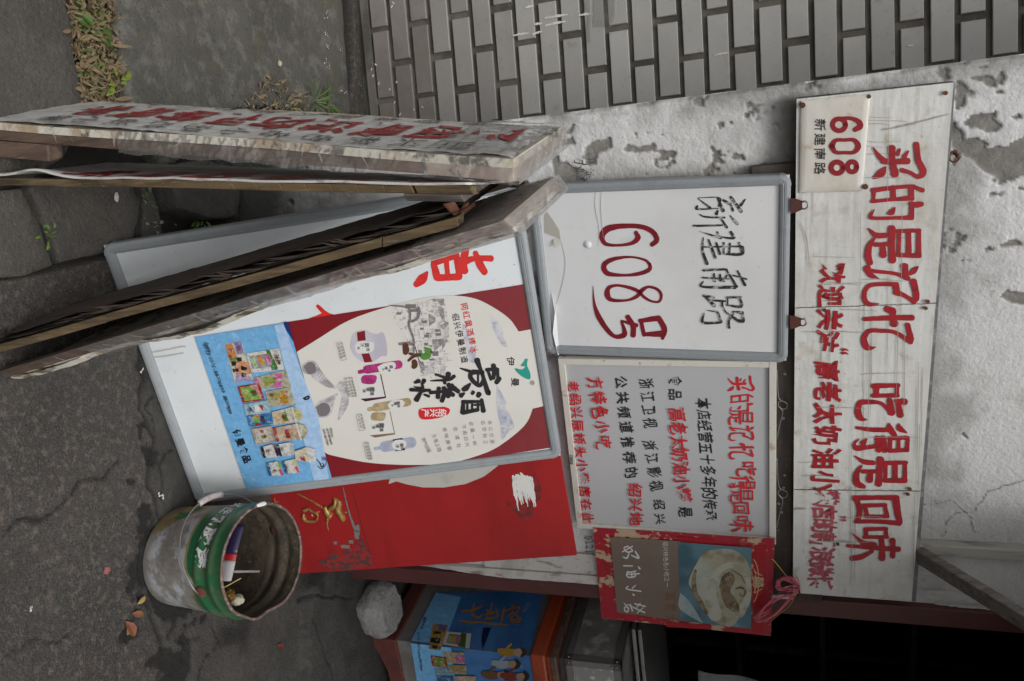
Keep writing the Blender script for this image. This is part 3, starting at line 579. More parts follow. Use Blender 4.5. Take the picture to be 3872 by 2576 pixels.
nl.build('nail_head', M_steel, o, kind='stuff')

# ------------------------------------------------------------------ door frame, doorway and the dark room behind
df = thing('door_frame', WALL.pt(0.03, 0), 'red brown wooden door post with chipped white fillet', 'door frame')
uj0 = WALL.uv((2258, 2188))[0]; uj1 = WALL.uv((2258, 2241))[0]
b = G(); slabuv(b, uj0, uj0+0.062, 0.0, ZT, -0.16, 0.022); b.build('post', M_brownp, df, bevel=0.003)
b = G(); u0 = WALL.uv((2000, 2150))[0]
n_ = 60; vs = np.linspace(WALL.uv((1600, 2160))[1], WALL.uv((2600, 2190))[1]+0.3, n_)
fr_v, fr_f = [], []
for i, v_ in enumerate(vs):
    e = 0.004*(float(fbm(v_*30, 1.0, 81))-0.5)*2; tap = min(1, i/14)
    for (u_, o_) in ((uj0-0.022, 0.003), (uj0-0.022, 0.016), (uj0-0.022+0.024*tap+e, 0.026), (uj0-0.022+0.024*tap+e, 0.003)): fr_v.append(WALL.pt(u_, v_, o_))
for i in range(n_-1):
    for k in range(4): fr_f.append((i*4+k, i*4+(k+1) % 4, i*4+4+(k+1) % 4, i*4+4+k))
mesh('white_fillet', fr_v, fr_f, M_whitep, df)
b = G(); slabuv(b, -0.16, uj0-0.024, WALL.uv((1830, 2100))[1], 1.42, 0.004, 0.012); b.build('white_panel', M_whitep, df, bevel=0.002)
# worn pale streaks where the paint has flaked
st = Print(WALL, 0.0228)
for a, b_ in (((3480, 2215), (3700, 2224)), ((3530, 2262), (3830, 2282))):
    st.stroke([(a[0], a[1], 3), ((a[0]+b_[0])/2, (a[1]+b_[1])/2+3, 12), (b_[0], b_[1], 3)], rag=0.5, n=12)
st.build('flaked_paint', M_whitep, df)

room = thing('shop_room', WALL.pt(1.2, 0, -1.5), 'unlit shop interior seen through the open doorway', 'room')
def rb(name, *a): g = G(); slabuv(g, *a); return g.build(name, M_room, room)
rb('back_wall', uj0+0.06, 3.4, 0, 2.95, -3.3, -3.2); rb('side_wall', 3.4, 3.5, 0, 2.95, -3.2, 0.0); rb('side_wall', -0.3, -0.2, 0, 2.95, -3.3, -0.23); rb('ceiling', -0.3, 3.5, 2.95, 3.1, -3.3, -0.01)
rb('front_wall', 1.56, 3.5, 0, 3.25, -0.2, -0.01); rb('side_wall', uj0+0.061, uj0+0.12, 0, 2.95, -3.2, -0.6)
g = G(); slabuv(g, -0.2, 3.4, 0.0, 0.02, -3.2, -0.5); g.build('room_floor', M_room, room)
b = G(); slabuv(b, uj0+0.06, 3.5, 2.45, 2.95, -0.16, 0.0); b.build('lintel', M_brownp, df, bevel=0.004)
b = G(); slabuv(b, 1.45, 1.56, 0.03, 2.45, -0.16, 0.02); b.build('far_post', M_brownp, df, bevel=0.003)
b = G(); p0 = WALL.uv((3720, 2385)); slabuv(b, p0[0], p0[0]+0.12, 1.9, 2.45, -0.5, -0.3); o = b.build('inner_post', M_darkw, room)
# dim shapes of shelving and a pale cloth inside
sh = thing('storage_shelf', WALL.pt(0.7, 0.02, -1.4), 'barely visible dark shelf rack deep inside the shop', 'shelf')
for k in range(5):
    g = G(); slabuv(g, 0.25, 1.9, 0.35+k*0.42, 0.375+k*0.42, -1.8, -1.4); g.build('shelf_board', M_darkw, sh)
for uu_ in (0.25, 1.05, 1.87):
    g = G(); slabuv(g, uu_, uu_+0.03, 0.02, 2.4, -1.78, -1.75); g.build('upright', M_darkw, sh)
cl = WALL.shifted(-0.55)
def cfn(u, v):
    p = bil([cl.at((2640, 2535)), cl.at((2640, 2900)), cl.at((2960, 2900)), cl.at((2960, 2590))], u, v); return p+np.outer(0.008*np.sin(u*40+v*9), cl.n)
P_, Fq, _, _ = grid(40, 16, cfn); cm = mesh('hanging_cloth', P_, Fq, mat('dim_cloth', (0.3, 0.31, 0.33), 0.9, layers=((20, 5, 0.5, 0.7, (0.15, 0.15, 0.17), 0.8, (3, 3, 0.5)),)), smooth=True)
cm.modifiers.new('thick', 'SOLIDIFY').thickness = 0.003; tag(cm, 'pale cloth hanging in the dark doorway', 'cloth')
# roof eaves over the shop front, above the frame of the photo
ev = thing('roof_eaves', WALL.pt(0, ZT), 'tiled eaves over the shop front', 'roof')
b = G(); slabuv(b, -1.7, 3.6, ZT, ZT+0.06, -0.4, 0.45); b.build('soffit', M_wgrey, ev)
aw = thing('door_awning', WALL.pt(0.9, 2.6), 'dark sloping awning over the shop door, above the photo', 'awning')
b = G(); b.hexa([WALL.pt(-0.42, 2.70, 0.0), WALL.pt(3.4, 2.70, 0.0), WALL.pt(3.4, 2.74, 0.0), WALL.pt(-0.42, 2.74, 0.0)], [WALL.pt(-0.42, 2.15, 1.6), WALL.pt(3.4, 2.15, 1.6), WALL.pt(3.4, 2.19, 1.6), WALL.pt(-0.42, 2.19, 1.6)]); b.build('awning_sheet', M_darkw, aw)  # out of view; depth and drop set to shade the door side
# ------------------------------------------------------------------ signs: framed boards
def bar(pl, a, b, inner, prof, off, name, m_, parent):
    """frame bar along outer edge a->b (plane uv), inner = unit direction inwards * width"""
    a, b, inner = np.array(a), np.array(b), np.array(inner); v = []; f = []; n = len(prof)
    for e in (a, b):
        for (w, h) in prof: q = e+inner*w; v.append(pl.pt(q[0], q[1], off+h))
    f = [(i, (i+1) % n, n+(i+1) % n, n+i) for i in range(n)]+[tuple(range(n))[::-1], tuple(range(n, 2*n))]
    return mesh(name, v, f, m_, parent)
def corner(pl, c_in, d0, d1, width, prof, off, m_, parent, seg=8):
    """rounded corner piece turned about the inner corner; d0, d1 unit outward dirs"""
    v = []; n = len(prof)
    for k in range(seg+1):
        t = k/seg*math.pi/2; d = np.array(d0)*math.cos(t)+np.array(d1)*math.sin(t)
        for (w, h) in prof: q = np.array(c_in)+d*width*(1-w); v.append(pl.pt(q[0], q[1], off+h))
    f = [(k*n+i, k*n+(i+1) % n, (k+1)*n+(i+1) % n, (k+1)*n+i) for k in range(seg) for i in range(n)]+[tuple(range(n))[::-1], tuple(range(seg*n, seg*n+n))]
    return mesh('frame_corner', v, f, m_, parent)
SNAP = [(0, -0.016), (0, 0.004), (0.08, 0.0075), (0.3, 0.0095), (0.5, 0.0095), (0.56, 0.0082), (0.62, 0.0092), (0.85, 0.0072), (0.97, 0.004), (1, 0.0012), (1, -0.002)]
def framed(pl, quad, fw, face_m, frame_m, parent, prof=SNAP, corners=True, thick=0.016, names='frame_bar'):
    """quad: photo points TL TR BR BL of the outer edge; squared up to a true rectangle on the plane"""
    q = [pl.uv(p) for p in quad]; ex = (q[1]-q[0]+q[2]-q[3]); w = np.linalg.norm(ex)/2; ex = ex/np.linalg.norm(ex); ey = np.array([-ex[1], ex[0]])
    hgt = (np.linalg.norm(q[0]-q[3])+np.linalg.norm(q[1]-q[2]))/2; c = sum(q)/4
    P = lambda a, b: c+ex*a*w/2+ey*b*hgt/2
    o = [P(-1, 1), P(1, 1), P(1, -1), P(-1, -1)]
    i_ = [P(-1, 1)+ex*fw-ey*fw, P(1, 1)-ex*fw-ey*fw, P(1, -1)-ex*fw+ey*fw, P(-1, -1)+ex*fw+ey*fw]
    g = G(); e_ = 0.003
    fr = [P(-1, 1)+ex*e_-ey*e_, P(1, 1)-ex*e_-ey*e_, P(1, -1)-ex*e_+ey*e_, P(-1, -1)+ex*e_+ey*e_]
    g.prism([pl.pt(*p, 0) for p in fr], -pl.n*(thick-0.002)); g.build('panel', face_m, parent)
    dirs = [(-ey, ex), (-ex, -ey), (ey, -ex), (ex, ey)]
    cut = fw if corners else 0.0
    bar(pl, o[0]+ex*cut, o[1]-ex*cut, -ey*fw, prof, 0, names, frame_m, parent); bar(pl, o[2]-ex*cut, o[3]+ex*cut, ey*fw, prof, 0, names, frame_m, parent)
    k2 = fw if not corners else fw
    bar(pl, o[1]-ey*k2, o[2]+ey*k2, -ex*fw, prof, 0, names, frame_m, parent); bar(pl, o[3]+ey*k2, o[0]-ey*k2, ex*fw, prof, 0, names, frame_m, parent)
    if corners:
        cw = fw*1.04
        corner(pl, i_[0], ey, -ex, cw, prof, 0.0004, frame_m, parent); corner(pl, i_[1], ex, ey, cw, prof, 0.0004, frame_m, parent); corner(pl, i_[2], -ey, ex, cw, prof, 0.0004, frame_m, parent); corner(pl, i_[3], -ex, -ey, cw, prof, 0.0004, frame_m, parent)
    return P, ex, ey
def plane_of(quad, base, h_hint=HW):
    """plane through base point fitted to the directions of a leaning rectangle"""
    n = lambda a, b: np.cross(ray(a), ray(b))
    v = np.cross(n(quad[0], quad[3]), n(quad[1], quad[2])); v /= np.linalg.norm(v); v = v if v[2] > 0 else -v
    return Plane(base, h_hint, v)
# ---- long banner board at the top
B9 = WALL.shifted(0.045)
TLb, TRb, BRb, BLb = (3606, 312), (3447, 2275), (2998, 2242), (3012, 375)
ban = thing('banner_sign', B9.at((3010, 1300)), 'long tape-covered white banner with two rows of red writing above the other signs', 'sign')
def bfn(off):
    def fn(u, v):
        p = bil([B9.at(BLb), B9.at(BRb), B9.at(TRb), B9.at(TLb)], u, v)
        w = 0.0012*(fbm(u*50, v*5, 91, 3)-0.5)+0.0025*(fbm(u*7, v*30, 92, 4)-0.5)+0.0018*(fbm(u*30, v*9, 95, 4)-0.5)
        return p+np.outer(w*0.45+off, B9.n)
    return fn
P_, Fq, _, _ = grid(420, 110, bfn(0.0)); mesh('taped_face', P_, Fq, M_tape, ban, smooth=True)
g = G(); g.hexa([B9.at(p, -0.004) for p in (TLb, TRb, BRb, BLb)], [B9.at(p, -0.004)-B9.n*0.024 for p in (TLb, TRb, BRb, BLb)]); g.build('backing_board', mat('mossy_edge', (0.16, 0.16, 0.12), 0.8, layers=((20, 6, 0.4, 0.65, (0.05, 0.055, 0.035), 0.9), (60, 4, 0.6, 0.7, (0.4, 0.4, 0.36), 0.6)), bump=((60, 5, 0.5, 0.003),)), ban)
g = G(); g.hexa([B9.at(p, -0.006) for p in ((3600, 312), (3440, 2275), (3463, 2276), (3613, 312))], [B9.at(p, -0.006)-B9.n*0.018 for p in ((3600, 312), (3440, 2275), (3463, 2276), (3613, 312))]); g.build('film_fold', mat('dirty_film_edge', (0.16, 0.16, 0.17), 0.35, layers=((30, 5, 0.5, 0.65, (0.35, 0.34, 0.33), 0.7),)), ban)
g = G()
for (a, b_) in (((3010, 1165), (3545, 1148)), ((3003, 1852), (3480, 1858))):
    for k in range(24):
        t0, t1 = k/24, (k+1)/24; e0, e1 = random.uniform(-1.5, 1.5), random.uniform(-1.5, 1.5)
        p = [(a[0]+(b_[0]-a[0])*t, a[1]+(b_[1]-a[1])*t+d) for t, d in ((t0, e0-1.2), (t1, e1-1.2), (t1, e1+1.2), (t0, e0+1.2))]
        g.add([B9.at(q, 0.0021) for q in p], [(0, 1, 2, 3)])
g.build('panel_seam', M_darkw, ban, kind='stuff')
lw = Print(B9, 0.0018)   # hairline creases of the tape
for k in range(46):
    if random.random() < 0.5: x0 = random.uniform(3025, 3560); y0 = random.uniform(380, 1900); lw.stroke([(x0, y0, 1.5), (x0+random.uniform(-4, 2), y0+random.uniform(60, 260), 2.2), (x0-6, y0+random.uniform(270, 420), 1)], rag=0.3, n=4)
    else: x0 = random.uniform(3020, 3300); y0 = random.uniform(420, 2200); lw.stroke([(x0, y0, 1.5), (x0+random.uniform(40, 120), y0+random.uniform(-6, 6), 2), (x0+random.uniform(130, 190), y0+random.uniform(-10, 8), 1)], rag=0.3, n=4)
lw.stroke([(3340, 490, 4), (3440, 470, 7), (3590, 430, 2)], rag=0.5); lw.stroke([(3020, 830, 1), (3050, 900, 4), (3060, 1010, 2)], rag=0.4)
lw.stroke([(3000, 1923, 2), (3020, 1922, 6), (3052, 1921, 1)], rag=0.4)
lw.build('tape_crease', mat('crease_dirt', (0.36, 0.33, 0.29), 0.7), ban, kind='stuff')
S3 = dict(org=(2900, 200), k=.5102); S4 = dict(org=(2900, 900), k=.5102); S5 = dict(org=(2900, 1550), k=.5102)
BIG = [(S3, [[(1108, 675, 40), (1120, 790, 40), (1160, 880, 44), (1122, 918, 30), (1065, 888, 26), (1000, 868, 32)], [(985, 712, 14), (968, 752, 30)], [(1048, 728, 14), (1018, 768, 30)], [(925, 702, 50), (930, 800, 42), (950, 900, 52)], [(1045, 800, 44), (930, 808, 36), (862, 800, 44)], [(870, 800, 38), (828, 760, 30), (788, 702, 10)], [(880, 845, 14), (848, 890, 52), (795, 925, 20)],
   [(1155, 1018, 34), (1110, 1000, 26), (1085, 992, 36)], [(1090, 992, 34), (1000, 992, 26), (785, 1018, 34)], [(1080, 1075, 34), (900, 1088, 24), (778, 1100, 26)], [(1070, 990, 34), (1072, 1080, 34)], [(935, 995, 36), (938, 1080, 34)], [(795, 1015, 26), (790, 1095, 22)], [(1148, 1118, 34), (1100, 1125, 40), (1062, 1115, 24)], [(1075, 1112, 30), (1072, 1225, 34)], [(1070, 1220, 34), (950, 1222, 24), (800, 1224, 24), (768, 1210, 26), (795, 1160, 8)], [(948, 1146, 12), (925, 1180, 38), (893, 1192, 10)],
   [(1132, 1315, 28), (965, 1320, 28)], [(1132, 1502, 34), (968, 1497, 28)], [(1125, 1315, 30), (1125, 1500, 34)], [(1050, 1322, 34), (1052, 1492, 36)], [(980, 1318, 28), (975, 1500, 26)], [(926, 1298, 52), (925, 1420, 40), (930, 1540, 48)], [(885, 1350, 34), (810, 1350, 36), (752, 1300, 10)], [(930, 1415, 30), (800, 1420, 30)], [(860, 1418, 30), (862, 1500, 48)], [(800, 1370, 14), (760, 1430, 36), (750, 1500, 46), (765, 1558, 40)]]),
  (S4, [[(1118, 212, 14), (1090, 240, 38), (1060, 268, 20)], [(1020, 205, 50), (1035, 300, 30)], [(1048, 300, 34), (950, 262, 24), (800, 245, 26), (748, 230, 26)], [(742, 222, 50), (770, 272, 38), (830, 298, 6)], [(1085, 318, 46), (1108, 430, 42), (1085, 472, 36)], [(1095, 472, 30), (1020, 425, 28), (955, 400, 44)], [(957, 345, 40), (962, 405, 46)], [(965, 342, 30), (850, 340, 26), (765, 350, 28), (728, 390, 30), (724, 450, 34), (755, 488, 32), (832, 485, 4)],
   [(888, 525, 44), (935, 540, 48)], [(1078, 590, 40), (930, 590, 34), (720, 600, 28)], [(935, 545, 44), (935, 592, 34), (945, 635, 58)], [(1042, 640, 34), (1068, 752, 42)], [(1068, 770, 34), (950, 698, 26), (850, 686, 28), (760, 688, 30), (720, 742, 38), (735, 800, 44), (765, 815, 28), (808, 805, 4)],
   [(978, 1090, 28), (785, 1095, 34)], [(972, 1165, 28), (782, 1168, 28)], [(965, 1090, 26), (965, 1165, 26)], [(812, 1095, 40), (812, 1165, 34)], [(1025, 1212, 44), (955, 1205, 26)], [(968, 1205, 30), (990, 1312, 46)], [(910, 1198, 36), (925, 1295, 48)], [(922, 1295, 30), (850, 1225, 24), (760, 1213, 32), (690, 1222, 36), (675, 1290, 46), (698, 1335, 36), (745, 1345, 4)]]),
  (S5, [[(978, 100, 10), (985, 135, 40), (1035, 167, 10)], [(905, 98, 12), (910, 130, 40), (948, 188, 34)], [(910, 146, 30), (780, 145, 30), (665, 130, 20)], [(1048, 203, 26), (905, 212, 26)], [(1042, 295, 28), (905, 302, 26)], [(1045, 205, 24), (1038, 300, 28)], [(975, 210, 24), (977, 298, 26)], [(915, 215, 26), (912, 300, 26)], [(862, 203, 38), (872, 298, 44)], [(822, 205, 38), (828, 300, 34)], [(852, 262, 28), (740, 275, 28), (668, 280, 38), (648, 250, 20), (685, 212, 6)], [(742, 210, 8), (712, 248, 42)],
   [(1035, 388, 26), (868, 393, 28)], [(1028, 522, 34), (865, 522, 28)], [(1025, 390, 26), (1022, 525, 30)], [(950, 395, 34), (950, 520, 34)], [(880, 395, 26), (878, 525, 26)], [(842, 362, 48), (835, 460, 38), (828, 548, 46)], [(792, 390, 32), (720, 382, 32), (652, 340, 8)], [(842, 455, 28), (708, 455, 28)], [(770, 455, 34), (760, 520, 46)], [(702, 410, 12), (665, 470, 38), (668, 540, 48), (722, 568, 26)],
   [(968, 650, 36), (800, 648, 30), (642, 652, 38)], [(955, 650, 50), (968, 760, 46), (988, 830, 34)], [(985, 838, 34), (820, 825, 28), (655, 825, 26)], [(662, 655, 36), (688, 740, 38), (672, 822, 34)], [(882, 702, 24), (715, 708, 28)], [(892, 788, 24), (730, 786, 24)], [(875, 705, 24), (892, 788, 32)], [(725, 710, 28), (745, 788, 28)],
   [(888, 878, 24), (725, 883, 28)], [(895, 940, 24), (718, 940, 24)], [(880, 880, 24), (885, 940, 28)], [(732, 885, 30), (735, 938, 28)], [(930, 962, 42), (935, 1025, 34), (930, 1083, 38)], [(848, 958, 38), (855, 1030, 38), (852, 1098, 48)], [(978, 1030, 36), (800, 1020, 30), (595, 1003, 22)], [(800, 995, 36), (720, 985, 34), (636, 915, 6)], [(785, 1043, 20), (700, 1085, 36), (628, 1098, 34)]])]
cnt = {'a': [7, 10, 10], 'b': [8, 5, 8], 'c': [12, 10, 8, 9]}
def cutl(ss, ns): 
    out = []; i = 0
    for n in ns: out.append(ss[i:i+n]); i += n
    return out
g1, g2_, g3 = cutl(BIG[0][1], cnt['a']), cutl(BIG[1][1], cnt['b']), cutl(BIG[2][1], cnt['c'])
learn('买的是', S3, g1); learn('记忆吃', S4, g2_); learn('得', S5, g3[:1]); learn('回味', S5, g3[2:])
for kw, gg in ((S3, g1), (S4, g2_), (S5, g3)):
    for ss in gg:
        big = Print(B9, 0.0023)
        for s_ in ss: big.stroke(s_, rag=0.06, wk=1.12, **kw)
        big.build('red_character', M_red, ban)
sm_ = Print(B9, 0.0023)
sm_.line('欢迎关注', (3150, 1035), (3130, 1290), 80, 98, bold=0.034, wob=0.16, rot=-0.06); sm_.char('“', (3175, 1345), 60, 90, 0.03)
sm_.line('高老太奶油小', (3130, 1400), (3120, 1815), 76, 104, bold=0.034, wob=0.16, rot=-0.04)
sm_.build('red_lettering', M_red, ban)
sm_ = Print(B9, 0.0023); sm_.line('攀店的新浪微博', (3122, 1880), (3100, 2205), 58, 100, bold=0.026, wob=0.12, rot=-0.05); sm_.char('”', (3172, 1975), 50, 80, 0.03); sm_.build('faded_lettering', M_redfade, ban)
# screws and hooks on the banner
for p in ((3285, 365), (3030, 395), (3270, 705), (3575, 352), (3508, 1140), (3500, 1165), (3118, 1173), (3083, 1848), (3440, 1848), (3433, 1868), (3168, 2057)):
    g = G(); c = B9.at(p, 0.003); g.tube([c, c+B9.n*0.003], 0.0045, 8); g.build('screw', M_rust, ban)
# ---- house number plate on the banner's left end
NP = WALL.shifted(0.0505)
npq = [(3292, 358), (3262, 722), (3022, 730), (3028, 382)]
num = thing('house_number_plate', NP.at((3030, 550)), 'small white house number plate reading 608 on the left end of the long banner', 'number plate')
def nfn(u, v):
    p = bil([NP.at(npq[3]), NP.at(npq[2]), NP.at(npq[1]), NP.at(npq[0])], u, v)
    e = np.minimum(np.minimum(u, 1-u)*1.5, np.minimum(v, 1-v)); return p+np.outer(0.0014*sstep(e, 0.03, 0.09)+0.001*(fbm(u*9, v*9, 97)-0.5)-0.002*(1-sstep(e, 0, 0.03)), NP.n)
P_, Fq, _, _ = grid(60, 44, nfn); mesh('plate', P_, Fq, mat('stained_enamel', (0.64, 0.62, 0.57), 0.3, layers=((6, 6, 0.45, 0.7, (0.52, 0.45, 0.36), 0.7), (18, 6, 0.58, 0.7, (0.35, 0.22, 0.14), 0.5), (50, 4, 0.66, 0.74, (0.2, 0.14, 0.1), 0.6)), bump=((30, 4, 0.15, 0.003),), spec=0.6), num, smooth=True)
g = G(); g.hexa([NP.at(p, -0.002) for p in npq], [NP.at(p, -0.0052) for p in npq]); g.build('plate_back', M_edge, num)
n1 = Print(NP, 0.0026)
DG = dict(org=(2900, 200), k=.5102)
D6 = [[(690, 565, 40), (690, 510, 46), (650, 488, 30), (590, 486, 32), (520, 492, 40), (485, 535, 44), (520, 578, 34), (580, 582, 32), (625, 555, 44), (612, 510, 40), (590, 490, 24)]]
def ring(pr, cx, cy, rx, ry, w, **kw):
    pr.stroke([(cx+rx*math.cos(t), cy+ry*math.sin(t), w) for t in np.linspace(0, 2*math.pi, 14)], **kw)
ring(n1, 535, 532, 48, 44, 36, **DG); n1.stroke([(520, 488, 30), (620, 484, 28), (680, 510, 40), (690, 545, 44), (650, 570, 34)], **DG)
n1.stroke([(480, 690, 44), (510, 648, 30), (575, 645, 26), (645, 645, 30), (676, 690, 44), (645, 735, 30), (575, 738, 26), (510, 735, 30), (480, 690, 44)], **DG)
ring(n1, 520, 850, 44, 42, 38, **DG); ring(n1, 632, 843, 34, 38, 36, **DG)
n1.build('red_number', mat('number_red', (0.27, 0.012, 0.022), 0.3), num)
n2 = Print(NP, 0.0026); n2.line('新建南路', (3101, 472), (3100, 636), 48, 46, bold=0.006); n2.build('black_street_name', M_ink, num)
for p in ((3035, 398), (3272, 706)):
    g = G(); c = NP.at(p, 0.0); g.tube([c, c+NP.n*0.004], 0.006, 10); g.build('screw', M_rust, num)

# ---- white 608 sign in a grey snap frame
P6 = plane_of([(2990, 632), (2978, 1350), (2107, 1325), (2045, 700)], WALL.at((2985, 1000), 0.048))
P6 = Plane(WALL.at((2985, 1000), 0.048), HW, (0.0, -0.045, 1))
s6 = thing('framed_sign', P6.at((2100, 1020)), 'white sign with dark red 608 and black street name in a grey snap frame', 'sign')
PQ6, ex6, ey6 = framed(P6, [(2989, 632), (2979, 1349), (2068, 1352), (2000, 722)], 0.025, M_vinyl, M_alu, s6)
r6 = Print(P6, 0.0012); K6 = dict(org=(1900, 550), k=.5739)
for s_ in ([(985, 655, 30), (1018, 620, 34), (985, 565, 34), (900, 533, 32), (780, 532, 34), (690, 552, 44), (657, 600, 36), (680, 648, 26), (760, 658, 18), (850, 645, 24), (893, 610, 36), (880, 572, 26)],
           [(972, 785, 20), (940, 755, 18), (850, 735, 14), (740, 747, 26), (672, 785, 34), (692, 842, 34), (800, 855, 18), (900, 845, 26), (968, 818, 28), (972, 780, 20)],
           [(905, 965, 24), (850, 940, 24), (760, 922, 18), (702, 938, 26), (692, 985, 38), (722, 1018, 26), (820, 1020, 16), (885, 995, 24), (915, 960, 28), (960, 932, 18), (1020, 947, 20), (1047, 985, 20), (1033, 1028, 16), (980, 1025, 16), (930, 995, 20), (905, 962, 24)],
           [(1032, 1138, 40), (905, 1155, 26)], [(1060, 1240, 46), (930, 1245, 24)], [(1030, 1135, 34), (1068, 1210, 38), (1055, 1272, 22)], [(912, 1150, 26), (935, 1250, 26)], [(825, 1128, 34), (862, 1190, 34), (862, 1252, 36)], [(885, 1185, 30), (785, 1155, 14)], [(785, 1160, 14), (802, 1208, 26), (802, 1248, 36), (742, 1258, 26), (685, 1205, 32), (632, 1120, 34), (605, 1035, 16), (598, 925, 3)]):
    r6.stroke(s_, rag=0.05, **K6)
r6.build('red_house_number', M_red2, s6)
b6 = Print(P6, 0.0012)
NM = [ # 新 建 南 路, brushed
 [(1600, 355, 10), (1570, 395, 24)], [(1505, 340, 22), (1575, 435, 26)], [(1500, 385, 24), (1455, 360, 18)], [(1455, 430, 30), (1420, 350, 14)], [(1505, 380, 10), (1520, 430, 22)], [(1425, 400, 12), (1430, 345, 10), (1290, 345, 6)], [(1410, 452, 26), (1420, 430, 16)], [(1420, 415, 10), (1285, 420, 14), (1285, 400, 18)], [(1290, 350, 6), (1370, 410, 20)], [(1500, 462, 8), (1550, 515, 26)], [(1465, 475, 16), (1340, 470, 14), (1300, 455, 8)], [(1440, 480, 12), (1480, 540, 22)], [(1450, 525, 14), (1260, 530, 18)],
 [(1505, 570, 22), (1525, 610, 22), (1440, 600, 12), (1415, 570, 16)], [(1440, 610, 20), (1300, 565, 5)], [(1590, 670, 10), (1575, 715, 24), (1475, 715, 16)], [(1560, 640, 16), (1580, 700, 18)], [(1500, 645, 16), (1495, 715, 16)], [(1460, 640, 14), (1460, 715, 14)], [(1585, 665, 14), (1330, 668, 12)], [(1410, 640, 14), (1435, 715, 20)], [(1360, 620, 14), (1405, 740, 22)], [(1325, 605, 8), (1320, 690, 18), (1350, 780, 24)],
 [(1550, 825, 12), (1600, 920, 22)], [(1610, 880, 14), (1520, 855, 12)], [(1480, 815, 18), (1325, 822, 18)], [(1475, 815, 14), (1545, 930, 22)], [(1535, 935, 26), (1320, 930, 18), (1325, 895, 10)], [(1480, 855, 12), (1460, 895, 16)], [(1435, 850, 16), (1440, 890, 20)], [(1395, 845, 16), (1400, 895, 18)], [(1490, 880, 12), (1320, 870, 14)],
 [(1575, 1000, 20), (1480, 1000, 14)], [(1565, 1000, 14), (1575, 1060, 22), (1480, 1050, 12)], [(1485, 1000, 12), (1485, 1050, 12)], [(1470, 1025, 14), (1390, 1020, 16)], [(1450, 1060, 18), (1450, 1020, 12)], [(1395, 1000, 20), (1330, 990, 22)], [(1330, 985, 16), (1400, 1055, 26)], [(1580, 1100, 24), (1520, 1095, 14)], [(1585, 1095, 12), (1580, 1160, 26), (1480, 1100, 12), (1455, 1060, 6)], [(1530, 1100, 8), (1495, 1150, 16), (1495, 1200, 20)], [(1420, 1095, 14), (1350, 1085, 6)], [(1420, 1095, 12), (1445, 1160, 20)], [(1330, 1105, 10), (1325, 1165, 22), (1440, 1165, 16)]]
for s_ in NM: b6.stroke([(p[0], p[1], p[2]*0.85) for p in s_], rag=0.12, **K6)
b6.build('black_street_name', M_inkd, s6)
# peeled corner of the vinyl, bottom left
pe = Print(P6, 0.0010); pe.poly([(2058, 815), (2068, 800), (2090, 830), (2115, 870), (2120, 905), (2095, 895), (2060, 880)]); pe.build('bare_backing', mat('bare_backing_grey', (0.42, 0.41, 0.37), 0.5), s6)
def curl(c0, pts, lift, m_, parent, pl, name='curled_flap'):
    v = [pl.at(p, 0.001+l) for p, l in zip(pts, lift)]; return mesh(name, v, [tuple(range(len(v)))], m_, parent)
curl(None, [(2090, 905), (2122, 905), (2112, 930), (2100, 940)], [0.001, 0.001, 0.01, 0.014], M_cream, s6, P6)
mesh('curled_flap', [P6.at(p, l) for p, l in (((2085, 1100), .002), ((2098, 1180), .012), ((2090, 1260), .01), ((2110, 1345), .012), ((2115, 1340), .002), ((2105, 1200), .002))], [(0, 1, 5), (1, 2, 5), (2, 3, 4), (2, 4, 5)], M_vinyl, s6)
ck = Print(P6, 0.0013); ck.stroke([(2120, 905, 1.5), (2138, 990, 2), (2125, 1080, 2), (2100, 1160, 1)], n=8); ck.stroke([(2255, 700, 1), (2250, 780, 2), (2265, 860, 2), (2262, 930, 1)]); ck.stroke([(2275, 700, 1), (2272, 790, 2), (2282, 900, 1)])
ck.build('vinyl_crease', mat('crease_grey', (0.4, 0.4, 0.4), 0.5), s6, kind='stuff')
bl = G(); c = P6.at((2222, 925), 0.001); u_, v_ = P6.h, P6.v
P_, Fq, _, _ = grid(12, 8, lambda a, b_: c+np.outer(np.cos(a*2*math.pi)*(1-b_)*0.011, u_)+np.outer(np.sin(a*2*math.pi)*(1-b_)*0.011, v_)+np.outer(np.sin(b_*math.pi/2)*0.004, P6.n)); mesh('vinyl_blister', P_, Fq, M_vinyl, s6, smooth=True)
# spring clips that hang it
for p, c in (((3005, 780), 'left'), ((3003, 1220), 'right')):
    q = thing('metal_clip', WALL.at((p[0]+10, p[1]), 0.05), ('rusty clip on the 608 sign just below the house number plate' if c == 'left' else 'rusty clip on the 608 sign below the middle of the banner'), 'clip', 'clips along the top of the white sign')
    pl = WALL.shifted(0.062); u0_, v0_ = pl.uv((p[0]-17, p[1])); 
    g = G(); g.prism([pl.pt(u0_+a, v0_+b_) for a, b_ in ((-0.018, 0), (0.018, 0), (0.016, 0.012), (0.010, 0.026), (-0.010, 0.026), (-0.016, 0.012))], -pl.n*0.003); g.build('clip_plate', M_rustp, q, bevel=0.0008)
    g = G(); g.tube([pl.pt(u0_+0.009*math.cos(t), v0_+0.030+0.008*math.sin(t), 0.001) for t in np.linspace(-0.5, math.pi+0.5, 10)], 0.0022, 6); g.build('clip_ring', M_steel, q, smooth=True)

